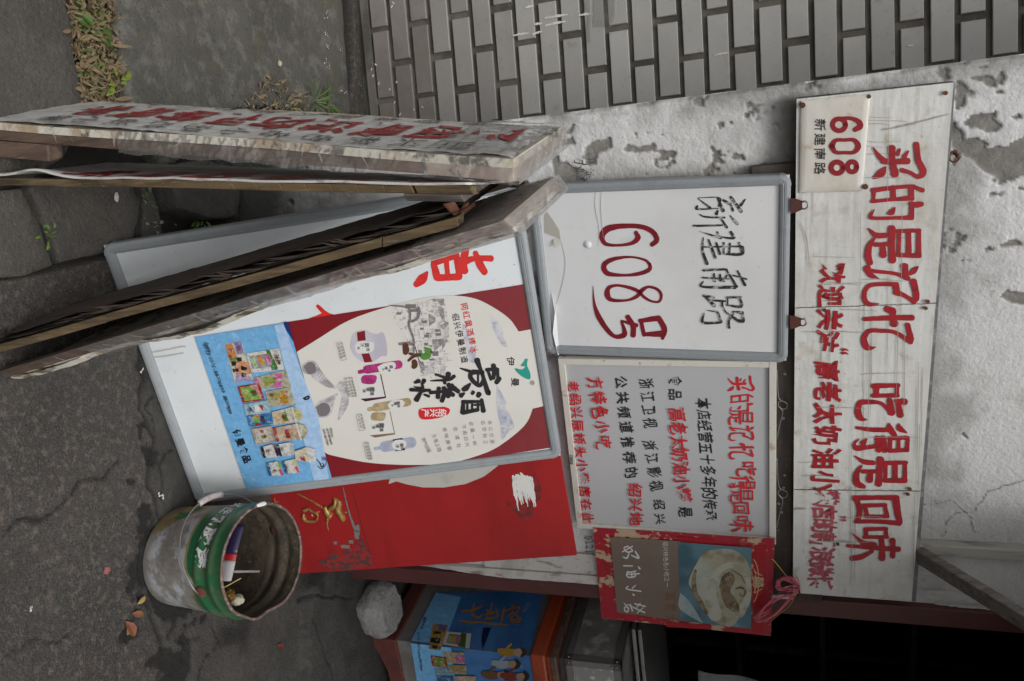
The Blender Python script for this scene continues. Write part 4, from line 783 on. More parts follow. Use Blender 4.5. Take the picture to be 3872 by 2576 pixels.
# ---- grey text sign with cream frame
P8 = Plane(WALL.at((2935, 1700), 0.036), HW, (0.0, 0.0, 1))
s8 = thing('framed_text_sign', P8.at((2150, 1700)), 'grey acrylic sign in a rusty cream frame, seven lines of red and black writing', 'sign')
CR = [(0, -0.014), (0, 0.006), (0.06, 0.008), (0.94, 0.008), (1, 0.006), (1, 0.0005), (1, -0.004)]
framed(P8, [(2936, 1358), (2934, 2040), (2186, 2003), (2112, 1357)], 0.018, M_acry, M_cream, s8, prof=CR, corners=False, names='frame_strip')
K8 = (2000, 1250); k8 = .5421
def t8(pr, s_, a, b_, w, h, **k): pr.line(s_, (K8[0]+a[0]*k8, K8[1]+a[1]*k8), (K8[0]+b_[0]*k8, K8[1]+b_[1]*k8), w*k8, h*k8, **k)
r = Print(P8, 0.0012)
for ch, x, y, w, h in (('买', 1480, 368, 110, 190), ('的', 1485, 505, 125, 165), ('是', 1480, 610, 95, 175), ('记', 1485, 715, 105, 175), ('忆', 1485, 840, 110, 175), ('吃', 1520, 965, 100, 140), ('得', 1490, 1055, 95, 185), ('是', 1485, 1150, 90, 165), ('回', 1480, 1235, 85, 120), ('味', 1485, 1345, 110, 170)):
    r.mark(); r.brush(ch, (K8[0]+x*k8, K8[1]+y*k8), w*k8, h*k8, wk=0.95)
r.mark()
t8(r, '高老太奶油小攀', (1035, 585), (1075, 1145), 96, 128, bold=0.018, wob=0.16); t8(r, '绍兴地', (740, 1110), (745, 1310), 90, 105, bold=0.018, wob=0.16)
t8(r, '方特色小', (465, 365), (515, 665), 92, 120, bold=0.018, wob=0.16); r.mark(); r.brush('吃', (K8[0]+525*k8, K8[1]+778*k8), 88*k8, 110*k8); t8(r, '老绍兴辰桥头小攀店在此', (315, 385), (410, 1300), 80, 92, bold=0.02, wob=0.14)
r.build('red_lettering', mat('acrylic_red', (0.55, 0.022, 0.03), 0.3, layers=((50, 4, 0.45, 0.7, (0.35, 0.015, 0.02), 0.6),)), s8)
r = Print(P8, 0.0012)
t8(r, '本店经营五十多年的传承', (1215, 508), (1268, 1290), 76, 110, bold=0.012, wob=0.16, shear=0.15); t8(r, '食品', (1020, 352), (1020, 445), 76, 105, bold=0.016, wob=0.14); t8(r, '是', (1090, 1265), (1090, 1266), 76, 105, bold=0.016, wob=0.14)
t8(r, '浙江卫视', (820, 370), (848, 645), 70, 100, bold=0.01, wob=0.16); t8(r, '浙江影视', (845, 800), (888, 1080), 72, 100, bold=0.012, wob=0.16); t8(r, '绍兴', (905, 1210), (915, 1310), 76, 90, bold=0.012, wob=0.16)
t8(r, '公共频道推荐的', (645, 360), (712, 990), 80, 95, bold=0.016, wob=0.16)
r.build('black_lettering', M_ink, s8)
r = Print(P8, 0.0088); r.poly([(2158, 1715), (2158, 1750), (2168, 1751), (2168, 1716)]); r.build('maker_label', mat('label_black', (0.02, 0.02, 0.02), 0.4), s8)
r = Print(P8, 0.0092); r.line('National', (2163, 1719), (2163, 1747), 6.5, 9, bold=0.02, rot=0.0); r.build('label_print', M_white, s8)
# the two wires with a ring that hold it
for y0, c in ((1400, 'left'), (1735, 'right')):
    pl = WALL.shifted(0.03); pt = lambda a, b_: pl.at((2930+a, y0+b_))
    w_ = [pt(8, 0), pt(10, 40), pt(14, 100), pt(24, 115), pt(40, 122), pt(48, 134), pt(40, 146), pt(26, 146), pt(14, 136), pt(14, 122), pt(22, 118)]
    w2 = [pt(14, 136), pt(26, 150), pt(30, 162), pt(18, 210), pt(8, 260)]
    g = G(); g.tube(catmull(w_, 4), 0.0012, 6); g.tube(catmull(w2, 4), 0.0012, 6)
    o = g.build('hanging_wire', M_steel, None, smooth=True); tag(o, 'thin looped wire holding the top of the grey text sign, %s one' % ('the left' if c == 'left' else 'the right'), 'wire', 'wire loops above the text sign')

# ---- placard with the food photo, hung by pink string
PP = Plane(WALL.at((2925, 2040), 0.055), (math.cos(rad(27)), math.sin(rad(27)), -0.07), (0, -0.02, 1))
pq = [(2930, 2037), (2915, 2406), (2275, 2338), (2242, 1995)]
pc = thing('food_placard', PP.at((2260, 2170)), 'red gift-carton placard with a pastry photo and brown label, hung at the door post', 'placard')
g = G(); g.hexa([PP.at(p, 0) for p in pq], [PP.at(p, -0.012) for p in pq])
M_carton = mat('red_gift_carton', (0.35, 0.014, 0.03), 0.28, layers=((16, 4, 0.53, 0.56, (0.5, 0.42, 0.28), 0.85, (1, 1, 0.8)), (25, 4, 0.53, 0.57, (0.3, 0.012, 0.022), 0.9), (60, 4, 0.64, 0.7, (0.6, 0.5, 0.4), 0.5)), bump=((12, 4, 0.3, 0.008),), spec=0.6)
g.build('carton', M_carton, pc)
r = Print(PP, 0.0012); r.poly([(2898, 2062), (2885, 2392), (2845, 2385), (2852, 2060)]); r.poly([(2560, 2028), (2700, 2040), (2700, 2062), (2560, 2045)]); r.poly([(2520, 2350), (2690, 2362), (2690, 2380), (2520, 2370)]); r.build('red_border', mat('carton_red', (0.36, 0.012, 0.022), 0.25, bump=((20, 4, 0.3, 0.004),)), pc)
r = Print(PP, 0.0014)
for (cx, cy, rr) in ((2848, 2195, 44), ):
    r.stroke([(cx-6+rr*0.62*math.sin(t), cy+rr*1.9*math.cos(t), 3) for t in np.linspace(0.25, math.pi-0.25, 12)]); r.stroke([(cx+2+rr*0.2*math.sin(t), cy+rr*1.0*math.cos(t), 3) for t in np.linspace(0, math.pi, 10)])
r.line('囍', (2868, 2200), (2868, 2201), 40, 44, bold=0.01); 
for a in (-40, -20, 22, 42): r.stroke([(2852, 2200+a, 3), (2882, 2200+a*0.6, 3)])
r.build('gold_print', mat('pale_gold_print', (0.5, 0.42, 0.22), 0.35), pc)
g = G(); q2 = [(2573, 2047), (2572, 2348), (2333, 2316), (2309, 2032)]; g.hexa([PP.at(p, 0.0045) for p in q2], [PP.at(p, 0.001) for p in q2]); g.build('brown_label', mat('taupe_card', (0.19, 0.14, 0.115), 0.6, layers=((4, 4, 0.4, 0.7, (0.15, 0.11, 0.09), 0.6), (90, 3, 0.6, 0.7, (0.24, 0.19, 0.16), 0.4))), pc)
g = G(); q3 = [(2841, 2072), (2840, 2378), (2573, 2348), (2563, 2050)]; g.hexa([PP.at(p, 0.005) for p in q3], [PP.at(p, 0.001) for p in q3])
ph = g.build('food_photo', mat('photo_teal', (0.10, 0.2, 0.245), 0.3, layers=((5, 2, 0.42, 0.6, (0.03, 0.085, 0.12), 0.7), (9, 3, 0.55, 0.7, (0.3, 0.45, 0.48), 0.5)), spec=0.5), pc)
K9 = dict(org=(2100, 2000), k=.4243)
def blob(pr, pts, org=(2100, 2000), k=.4243, n=6):
    c = [(org[0]+x*k, org[1]+y*k) for x, y in pts]; c = c+[c[0]]; pr.poly([tuple(q) for q in catmull(c, n)[:-1]])
r = Print(PP, 0.0054); blob(r, [(1115, 560), (1200, 640), (1300, 800), (1300, 820), (1110, 700)]); r.build('photo_dish', mat('photo_pale', (0.36, 0.42, 0.43), 0.3, layers=((14, 3, 0.4, 0.6, (0.2, 0.28, 0.3), 0.7),)), ph)
M_pastry = mat('photo_pastry', (0.36, 0.345, 0.25), 0.35, layers=((11, 4, 0.5, 0.66, (0.17, 0.13, 0.07), 0.8), (8, 3, 0.42, 0.6, (0.42, 0.47, 0.44), 0.7)), bump=((30, 4, 0.4, 0.003),))
r = Print(PP, 0.0057); blob(r, [(1240, 330), (1330, 200), (1480, 165), (1620, 190), (1720, 300), (1745, 450), (1720, 650), (1640, 780), (1560, 860), (1430, 820), (1360, 760), (1330, 690), (1250, 560), (1190, 470)]); r.build('photo_pastry_body', M_pastry, ph)
r = Print(PP, 0.00575, 0.00002); r.stroke([(1250, 360, 24), (1235, 450, 40), (1250, 560, 44), (1300, 650, 40), (1350, 740, 26)], **K9); r.build('photo_pastry_crust', mat('photo_crust', (0.11, 0.075, 0.035), 0.4, layers=((24, 4, 0.45, 0.6, (0.3, 0.25, 0.15), 0.8),)), ph)
r = Print(PP, 0.0060); r.stroke([(1430, 760, 120), (1390, 620, 110), (1400, 480, 80), (1450, 370, 60), (1560, 310, 50), (1670, 360, 50), (1725, 480, 44), (1710, 620, 60), (1640, 740, 90)], **K9); r.mark(); r.build('photo_pastry_light', mat('photo_cream', (0.45, 0.45, 0.38), 0.35, layers=((20, 4, 0.45, 0.6, (0.28, 0.25, 0.17), 0.7),)), ph)
r = Print(PP, 0.0063); blob(r, [(1460, 500), (1490, 410), (1560, 370), (1600, 420), (1590, 480), (1560, 540), (1600, 600), (1640, 680), (1630, 735), (1560, 710), (1500, 640)]); r.mark(); r.stroke([(1610, 520, 14), (1660, 510, 22), (1695, 550, 20), (1670, 590, 16), (1640, 560, 12)], **K9); r.stroke([(1570, 350, 10), (1650, 400, 14), (1690, 470, 8)], **K9); r.build('photo_pastry_fold', mat('photo_brown', (0.2, 0.155, 0.09), 0.35, layers=((24, 5, 0.42, 0.6, (0.08, 0.055, 0.03), 0.85), (40, 4, 0.55, 0.65, (0.4, 0.36, 0.26), 0.7))), ph)
r = Print(PP, 0.0052)
def st9(*p, wk=1.0): r.stroke([(a, b_, c) for a, b_, c in p], wk=wk, rag=0.05, **K9)
for j_, s_ in enumerate(([(650, 145, 14), (615, 160, 10), (640, 195, 12), (690, 185, 12), (655, 150, 10)], [(690, 145, 12), (600, 195, 10)], [(715, 190, 12), (745, 250, 18), (680, 225, 10)], [(660, 205, 10), (640, 250, 14), (605, 240, 8)],
           [(740, 325, 8), (755, 345, 18)], [(690, 320, 12), (610, 318, 12)], [(720, 365, 14), (640, 385, 10), (655, 420, 14), (715, 410, 14), (700, 370, 10)], [(750, 388, 14), (645, 395, 10)], [(680, 370, 10), (685, 420, 12)], [(660, 370, 10), (640, 372, 10)],
           [(765, 545, 14), (640, 525, 12), (650, 500, 12)], [(720, 490, 8), (690, 515, 14)], [(690, 570, 10), (705, 580, 16)],
           [(710, 655, 12), (805, 680, 12)], [(760, 650, 10), (725, 690, 8)], [(700, 690, 12), (800, 735, 12)], [(785, 690, 8), (730, 740, 8)], [(670, 660, 12), (690, 720, 14)], [(700, 685, 8), (640, 660, 8)], [(650, 690, 10), (620, 685, 10), (625, 720, 12), (650, 725, 12), (650, 695, 10)], [(615, 650, 8), (660, 700, 10)])):
    if j_ in (4, 10, 13): r.mark()
    st9(*s_)
r.mark()
r.line('绍兴特色名小吃之一', (2516, 2052), (2523, 2205), 18, 22, bold=0.0, wob=0.12)
r.build('white_lettering', mat('print_white', (0.66, 0.66, 0.64), 0.5), pc)
r = Print(PP, 0.0052); r.line('高老太', (2535, 2250), (2537, 2335), 34, 50, wob=0.1); r.build('faded_orange_lettering', mat('print_rust', (0.2, 0.085, 0.03), 0.6), pc)
g = G(); g.tube(catmull([PP.at((2914, 2116), 0.002), PP.at((2926, 2120), 0.004), WALL.at((2975, 2180), 0.06), WALL.at((3018, 2225), 0.06)], 5), 0.0014, 6); g.tube(catmull([WALL.at((3018, 2232), 0.06), WALL.at((2985, 2290), 0.06), PP.at((2930, 2335), 0.008), PP.at((2915, 2350), 0.004)], 5), 0.0014, 6)
g.build('gold_cord', mat('gold_thread', (0.5, 0.33, 0.05), 0.4, metal=0.4), pc, smooth=True)
hk = G(); c = WALL.at((3022, 2222), 0.03); hk.tube([c-WALL.n*0.03, c+WALL.n*0.045, c+WALL.n*0.05+ZZ*0.012], 0.003, 6); 
o = hk.build('wall_hook', M_rust, None); tag(o, 'rusty hook under the right end of the banner holding the pink string', 'hook')
g = G(); PS = WALL.shifted(0.07)
for k in range(16):
    x0, y0 = 3020+random.uniform(-6, 6), 2222+random.uniform(-8, 8); a = random.choice((0, 0, 1)); j = lambda s_: random.uniform(-s_, s_)
    if a == 0: pts = [(x0, y0), (3000+j(12), 2195+j(14)), (2960+j(16), 2188+j(8)), (2938+j(8), 2212+j(12)), (2965+j(14), 2228+j(8)), (3005+j(8), 2222+j(8)), (x0, y0+4)]
    else: pts = [(x0, y0), (2990+j(14), 2245+j(8)), (2945+j(12), 2255+j(12)), (2900+j(14), 2300+j(14)), (2862+j(10), 2335+j(8)), (2870+j(10), 2348+j(6)), (2930+j(10), 2320+j(8)), (x0-6, y0+10)]
    P3 = [PS.at(p, random.uniform(-0.012, 0.02)) for p in pts]; cc = catmull(P3, 6); w_ = random.uniform(0.0015, 0.0035); tw_ = random.uniform(0, 3)
    V_ = []
    for i, p in enumerate(cc):
        d = PS.h*math.cos(tw_+i*0.12)+PS.v*math.sin(tw_+i*0.12); V_ += [p+d*w_, p-d*w_]
    g.add(V_, [(2*i, 2*i+1, 2*i+3, 2*i+2) for i in range(len(cc)-1)])
o = g.build('pink_string', mat('pink_raffia', (0.52, 0.12, 0.16), 0.55, layers=((90, 3, 0.5, 0.7, (0.35, 0.07, 0.1), 0.6),)), None); tag(o, 'tangled bundle of pink plastic raffia string tied on the hook above the food placard', 'string')
# hooks at the top edge of the banner
for p, lab in (((3610, 578), 'bent rusty wall hook above the left part of the long banner'), ((3475, 2072), 'rusty ring hook near the pale batten at the banner right end')):
    g = G(); c = WALL.at(p, 0.0); g.tube([c-WALL.n*0.01, c+WALL.n*0.04], 0.004, 8); g.tube([c+WALL.n*0.035+WALL.h*0.012*math.sin(t)+WALL.v*(-0.006+0.010*math.cos(t)) for t in np.linspace(0, 5.2, 14)], 0.0022, 6)
    o = g.build('wall_hook', M_rust, None, smooth=True); tag(o, lab, 'hook')
# pale batten and grey strut at the top right
g = G(); a = WALL.uv((3480, 2058)); slabuv(g, a[0]-0.020, a[0]+0.014, a[1]-0.02, ZT, 0.002, 0.03)
o = g.build('pale_batten', mat('flaking_cream_timber', (0.40, 0.385, 0.345), 0.8, layers=((30, 6, 0.5, 0.62, (0.25, 0.24, 0.22), 0.9, (1, 1, 0.2)), (60, 5, 0.6, 0.7, (0.1, 0.1, 0.09), 0.7, (1, 1, 0.2))), bump=((60, 5, 0.4, 0.003, (1, 1, 0.2)),)), None, bevel=0.003); tag(o, 'flaking cream timber batten rising from the banner right end', 'batten')
p1 = WALL.at((3462, 2090), 0.02); p2 = WALL.shifted(0.30).at((3900, 2360)); d = p2-p1; p2 = p1+d*1.5
g = G(); sd_ = np.cross(d, WALL.n); sd_ /= np.linalg.norm(sd_); up_ = np.cross(sd_, d); up_ /= np.linalg.norm(up_)
g.hexa([p1+sd_*a_*0.024+up_*b_*0.012 for a_, b_ in ((-1, -1), (1, -1), (1, 1), (-1, 1))], [p2+sd_*a_*0.024+up_*b_*0.012 for a_, b_ in ((-1, -1), (1, -1), (1, 1), (-1, 1))])
o = g.build('awning_strut', M_wgrey, None, bevel=0.003); tag(o, 'grey weathered diagonal timber strut slanting up past the door head', 'strut')
# ------------------------------------------------------------------ big framed poster leaning on the red board
lbq = [(1960, 672), (2122, 1722), (750, 1905), (385, 930)]
PL = plane_of(lbq, ground((385, 930)), HW)
PL = Plane(ground((385, 930), 0.004), HW, PL.v)
lb = thing('poster_board', PL.at((560, 1400)), 'large white grey-framed board leaning from the ground, bearing the jar poster and blue sheet', 'poster board')
framed(PL, lbq, 0.026, M_vinyl2, M_alu, lb, thick=0.016)
def lz4(pts): return [(x*.5945, 822+y*.5945) for x, y in pts]
def lz5(pts): return [(1200+x*.5945, 822+y*.5945) for x, y in pts]
def lz7(pts): return [(x*.5945, 1644+y*.5945) for x, y in pts]
KM = dict(org=(1200, 822), k=.5945); KB = dict(org=(700, 1200), k=.4464); KC = dict(org=(1100, 1100), k=.4464); KD = dict(org=(1500, 1050), k=.4464)
r = Print(PL, 0.0008)
for s_ in ([(1108, 262, 40), (1000, 262, 36), (910, 292, 54)], [(1005, 225, 34), (1035, 300, 50), (1065, 350, 44)], [(945, 200, 46), (930, 290, 50), (938, 345, 46)], [(890, 240, 40), (740, 290, 44)], [(740, 300, 40), (765, 385, 50)], [(765, 385, 44), (905, 378, 44)], [(905, 378, 40), (890, 260, 46)], [(820, 270, 34), (830, 370, 30)], [(700, 348, 16), (670, 390, 60), (628, 428, 40)]):
    r.stroke(s_, rag=0.05, **KM)
r.build('red_lettering', M_redbright, lb)
r = Print(PL, 0.0008); r.stroke([(2020, 563, 22), (2080, 618, 30), (2150, 636, 24)], rag=0.05, org=(0, 822), k=.5945); r.stroke([(2080, 612, 26), (2010, 640, 28), (1945, 662, 20)], rag=0.05, org=(0, 822), k=.5945); r.build('red_lettering', M_redbright, lb)
r = Print(PL, 0.0008)
for s_ in ([(930, 865, 8), (1010, 850, 11), (1095, 835, 9), (1150, 822, 11), (1182, 822, 7)], [(935, 893, 9), (1040, 883, 11), (1140, 866, 9), (1165, 862, 10)], [(1090, 838, 8), (1110, 826, 8)]): r.stroke(s_, rag=0.15, org=(0, 822), k=.5945)
r.build('dirt_mark', mat('dry_mud', (0.4, 0.4, 0.37), 0.7), lb)
r = Print(PL, 0.0010); r.poly([(1088, 1217), (1450, 1160), (1992, 1073), (2100, 1690), (1700, 1752), (1258, 1818)]); M_mar = mat('maroon_print', (0.19, 0.008, 0.014), 0.22, layers=((3, 4, 0.4, 0.75, (0.15, 0.007, 0.012), 0.6),), bump=((10, 4, 0.2, 0.008),), spec=0.6)
mp = r.build('maroon_poster', M_mar, lb)
def neck(cx, cy, a0, a1, rr=8): return [(cx+rr*math.cos(t), cy+rr*math.sin(t)) for t in np.linspace(a0, a1, 5)]
ves = catmull(lz5([(1280, 725), (1240, 665), (1190, 618), (1100, 560), (1000, 515), (870, 497), (700, 508), (450, 567), (200, 655), (0, 775)])+[(1123, 1330)], 4)
ves2 = catmull([(1225, 1695)]+[(1200+x*.5945, 1644+y*.5945) for x, y in ((60, 118), (150, 142), (300, 172), (450, 186), (640, 190), (850, 178), (1080, 110), (1200, 40))]+lz5([(1290, 1350), (1340, 1290), (1370, 1215)]), 4)
nk = [(2054, 1535), (2064, 1528), (2066, 1518), (2025, 1252), (2018, 1243), (2006, 1245)]
P_M = Print(PL, 0.0018); P_M.poly([tuple(q) for q in ves]+[tuple(q) for q in ves2]+nk)
vs_ = P_M.build('cream_jar_shape', mat('poster_cream', (0.62, 0.61, 0.575), 0.4, layers=((4, 3, 0.4, 0.7, (0.57, 0.56, 0.52), 0.6),), bump=((12, 4, 0.12, 0.005),)), mp)
r = Print(PL, 0.0022)
for c in ([(790, 308), (880, 400), (905, 500), (940, 580), (900, 575), (850, 500), (815, 420)], [(560, 390), (610, 430), (650, 560), (670, 640), (660, 720), (620, 700), (600, 600), (560, 470)], [(845, 905), (880, 960), (930, 1060), (920, 1090), (970, 1180), (995, 1260), (950, 1300), (890, 1370), (880, 1250), (850, 1110)]): blob(r, c, org=KD['org'], k=KD['k'], n=4)
r.build('mountain_print', mat('lavender_wash', (0.36, 0.38, 0.48), 0.45, layers=((26, 5, 0.4, 0.6, (0.6, 0.6, 0.6), 0.8), (60, 4, 0.5, 0.65, (0.2, 0.21, 0.3), 0.6))), mp)
# brush title, seal, mark
r = Print(PL, 0.0026)
TT = [[(860, 738, 10), (760, 790, 0)],
 [(680, 695, 40), (720, 800, 24), (770, 960, 36), (785, 972, 30)], [(845, 770, 26), (760, 778, 24)], [(770, 775, 20), (800, 860, 22)], [(820, 740, 34), (825, 790, 30), (820, 850, 24)], [(870, 850, 34), (845, 885, 32)], [(855, 770, 22), (858, 850, 22)],
 [(730, 800, 30), (640, 800, 34), (630, 850, 30), (700, 910, 28), (735, 860, 24), (725, 800, 24)], [(690, 790, 16), (690, 890, 14)], [(620, 790, 22), (540, 765, 10)], [(625, 895, 14), (590, 930, 38), (565, 945, 30)],
 [(700, 980, 34), (690, 1000, 30)], [(650, 965, 26), (640, 980, 22)], [(575, 975, 14), (545, 995, 36)], [(720, 1030, 24), (735, 1125, 34)], [(700, 1045, 18), (560, 1050, 28)], [(565, 1050, 22), (560, 1140, 34)], [(560, 1140, 30), (690, 1115, 24)], [(690, 1040, 16), (690, 1120, 18)], [(640, 1050, 14), (640, 1120, 16)], [(600, 1055, 14), (600, 1125, 18)], [(720, 1070, 16), (650, 1075, 12)],
 [(440, 810, 36), (430, 850, 28), (500, 880, 0)], [(490, 830, 24), (440, 860, 22), (290, 870, 8)], [(435, 850, 22), (330, 815, 16)], [(400, 860, 18), (410, 890, 22)], [(440, 905, 34), (525, 960, 30)], [(470, 900, 18), (500, 945, 24)], [(400, 930, 30), (440, 1000, 34)], [(500, 930, 26), (420, 960, 30), (385, 1040, 30)], [(430, 950, 20), (480, 990, 30)], [(360, 930, 26), (350, 1010, 30)], [(390, 960, 20), (285, 970, 24)],
 [(235, 865, 30), (225, 885, 24)], [(190, 870, 30), (155, 885, 16)], [(285, 950, 20), (120, 945, 24)], [(215, 890, 16), (220, 930, 20), (150, 920, 8)], [(210, 960, 22), (170, 1030, 36)], [(245, 960, 8), (210, 965, 14)], [(235, 985, 14), (275, 1000, 20)]]
for s_ in TT[1:]:
    s_ = [(p[0], p[1], p[2]*1.3) for p in s_ if p[2] > 0]; r.stroke(s_, rag=0.05, **KD)
r.build('black_brush_title', mat('title_black', (0.012, 0.01, 0.012), 0.3), mp)
r = Print(PL, 0.0026); blob(r, [(405, 1090), (450, 1110), (440, 1150), (380, 1180), (250, 1200), (195, 1180), (188, 1120), (230, 1100), (320, 1095)], org=KD['org'], k=KD['k']); sl = r.build('red_seal', mat('seal_red', (0.55, 0.01, 0.015), 0.35), mp)
r = Print(PL, 0.0029); 
for ch, x in (('绍', 385), ('兴', 315), ('产', 240)): r.char(ch, (1500+x*.4464, 1050+1142*.4464), 31, 34, 0.02, 0.0, rot=-0.05-math.pi/2*0+0.0)
r.build('seal_lettering', mat('print_white', (0.66, 0.66, 0.64), 0.5), sl)
r = Print(PL, 0.0026)
blob(r, [(1085, 688), (1110, 685), (1105, 740), (1130, 800), (1132, 855), (1090, 850), (1030, 810), (1000, 765), (1060, 775), (1090, 750), (1050, 745), (1075, 710)], org=KD['org'], k=KD['k'], n=3); r.build('green_leaf_emblem', mat('emblem_green', (0.01, 0.28, 0.22), 0.35), mp)
r = Print(PL, 0.0026)
r.char('伊', (1500+965*.4464, 1050+706*.4464), 34, 32, 0.012); r.char('曼', (1500+1003*.4464, 1050+882*.4464), 34, 32, 0.012); r.char('®', (1500+1148*.4464, 1050+888*.4464), 24, 24, 0.0)
r.line('绍兴伊曼制造', (1500+500*.4464, 1050+330*.4464), (1500+575*.4464, 1050+688*.4464), 28, 30, bold=0.006, wob=0.1)
r.build('black_lettering', mat('title_black', (0.012, 0.01, 0.012), 0.3), mp)
r = Print(PL, 0.0026); r.line('网红黄酒棒冰', (1500+575*.4464, 1050+240*.4464), (1500+652*.4464, 1050+608*.4464), 28, 30, bold=0.008, wob=0.1); r.build('red_small_lettering', mat('seal_red', (0.55, 0.01, 0.015), 0.35), mp)
r = Print(PL, 0.0026)
for i, (a, b_, tx_) in enumerate((((790, 1225), (810, 1385), '本以仪酒'), ((735, 1225), (755, 1390), '出空秋之'), ((635, 1235), (660, 1400), '此桑一所'), ((570, 1260), (600, 1410), '不由曰兴'), ((500, 1280), (530, 1420), '自咸杜'), ((410, 1285), (450, 1440), '奇味康肇'), ((320, 1340), (365, 1450), '久有上自'), ((230, 1370), (275, 1460), '芳气饭皇'), )):
    r.line(tx_, (1500+a[0]*.4464, 1050+a[1]*.4464), (1500+b_[0]*.4464, 1050+b_[1]*.4464), 17, 18, wob=0.1)
r.build('grey_verse_lettering', mat('print_taupe', (0.3, 0.26, 0.24), 0.5), mp)
# pencil drawing of a canal town: walls, tiled roofs, windows, arched bridge
hb = (1500, 1050); hk_ = .4464
r = Print(PL, 0.0023); rf = Print(PL, 0.0025); wn_ = Print(PL, 0.0027)
blob(r, [(-10, 230), (200, 205), (390, 175), (440, 380), (440, 540), (410, 640), (410, 800), (320, 850), (200, 800), (130, 700), (60, 500), (-40, 300)], org=hb, k=hk_, n=4)
r.build('town_drawing', mat('pencil_wash', (0.6, 0.585, 0.565), 0.5, layers=((22, 6, 0.5, 0.62, (0.4, 0.38, 0.385), 0.7), (110, 6, 0.54, 0.6, (0.22, 0.2, 0.21), 0.6))), mp)
for q in ([(345, 190), (405, 175), (400, 230), (375, 235)], [(370, 240), (395, 260), (410, 360), (440, 380), (430, 385), (395, 375), (355, 290)], [(270, 300), (330, 330), (330, 370), (275, 410)], [(370, 400), (440, 370), (440, 400), (395, 440)], [(300, 520), (400, 515), (380, 570), (320, 620)], [(385, 520), (435, 520), (405, 580), (385, 620)], [(300, 180), (370, 175), (350, 200), (310, 205)], [(180, 700), (230, 710), (240, 780), (210, 790)]):
    rf.poly([(hb[0]+x*hk_, hb[1]+y*hk_) for x, y in q])
for (x, y, w, h) in ((235, 372, 45, 22), (345, 445, 40, 22), (352, 478, 45, 22), (255, 492, 40, 26), (265, 470, 30, 12), (215, 430, 30, 18), (330, 640, 50, 40), (250, 560, 30, 26), (290, 575, 30, 10), (200, 620, 30, 20), (300, 690, 40, 14), (120, 240, 90, 36), (150, 275, 60, 24), (20, 300, 40, 20)):
    wn_.poly([(hb[0]+(x+a*w/2)*hk_, hb[1]+(y+b_*h/2)*hk_) for a, b_ in ((-1, -1), (1, -1), (1, 1), (-1, 1))])
for k in range(90):
    x = random.uniform(150, 430); y = random.uniform(190, 830)
    if x < 200+0.0*y and y > 600: continue
    if random.random() < 0.5: wn_.stroke([(x, y, 2.4), (x+random.uniform(20, 60), y+random.uniform(-6, 6), 1.5)], org=hb, k=hk_, n=2)
    else: wn_.stroke([(x, y, 2.4), (x+random.uniform(-6, 10), y+random.uniform(20, 60), 1.5)], org=hb, k=hk_, n=2)
wn_.stroke([(130, 370, 10), (180, 340, 16), (195, 280, 20), (190, 240, 10)], org=hb, k=hk_); wn_.stroke([(-40, 230, 10), (100, 250, 14), (120, 330, 12), (110, 400, 14), (150, 520, 12), (150, 640, 8)], org=hb, k=hk_)
rf.build('drawn_roofs', mat('pencil_grey', (0.22, 0.2, 0.21), 0.5, layers=((120, 4, 0.45, 0.6, (0.42, 0.4, 0.4), 0.7),)), mp); wn_.build('drawn_windows', mat('pencil_dark', (0.16, 0.14, 0.15), 0.5), mp, kind='stuff')
r = Print(PL, 0.0028)
for s_ in ([(250, 600, 30), (265, 650, 60), (230, 665, 56), (200, 640, 30)], [(235, 590, 16), (285, 605, 18), (285, 640, 14)]): r.stroke(s_, org=hb, k=hk_)
r.build('drawn_porter_coat', flat('5f9a43', 0.7), mp)
r = Print(PL, 0.0028)
for s_ in ([(200, 650, 30), (150, 660, 30), (100, 700, 20)], [(180, 655, 26), (110, 640, 22)], [(290, 620, 14), (305, 632, 22)], [(75, 570, 50), (80, 610, 56), (75, 635, 44)], [(150, 705, 44), (155, 735, 50), (145, 755, 40)], [(155, 575, 8), (190, 690, 7), (230, 740, 6)]): r.stroke(s_, org=hb, k=hk_)
r.build('drawn_barrels', flat('5a3320', 0.8), mp)
r = Print(PL, 0.0028); r.stroke([(25, 560, 24), (60, 555, 26), (110, 555, 34), (140, 565, 20)], org=hb, k=hk_); r.build('drawn_child', flat('8c7a80', 0.8), mp)
# products on the poster
def rr_(pr, x0, y0, x1, y1, w, k=KC):   # a bar between two points of width w
    pr.stroke([(x0, y0, w), ((x0+x1)/2, (y0+y1)/2, w), (x1, y1, w)], org=k['org'], k=k['k'], n=2)
r = Print(PL, 0.0024); blob(r, [(500, 470), (530, 360), (620, 330), (720, 365), (780, 350), (810, 430), (815, 540), (770, 550), (740, 570), (690, 600), (610, 600), (540, 550)], **KC); r.build('wine_jar', mat('jar_lilac', (0.52, 0.5, 0.57), 0.3, layers=((5, 3, 0.4, 0.6, (0.38, 0.37, 0.46), 0.7),)), mp)
r = Print(PL, 0.0027); r.poly([(1100+x*.4464, 1100+y*.4464) for x, y in ((560, 350), (628, 333), (636, 415), (568, 425))]); r.poly([(1100+x*.4464, 1100+y*.4464) for x, y in ((600, 530), (665, 525), (692, 598), (625, 604))]); r.build('jar_band', M_mar, mp)
r = Print(PL, 0.0030); 
blob(r, [(540, 460), (580, 425), (690, 430), (705, 450), (700, 500), (640, 525), (560, 520)], **KC); blob(r, [(735, 640), (790, 610), (870, 600), (890, 640), (840, 690), (760, 690)], **KC); blob(r, [(820, 960), (860, 925), (940, 920), (965, 950), (920, 1000), (850, 1000)], **KC); blob(r, [(855, 1290), (890, 1260), (960, 1260), (980, 1300), (930, 1345), (870, 1330)], **KC)
lab_ = mat('label_white', (0.62, 0.62, 0.6), 0.4)
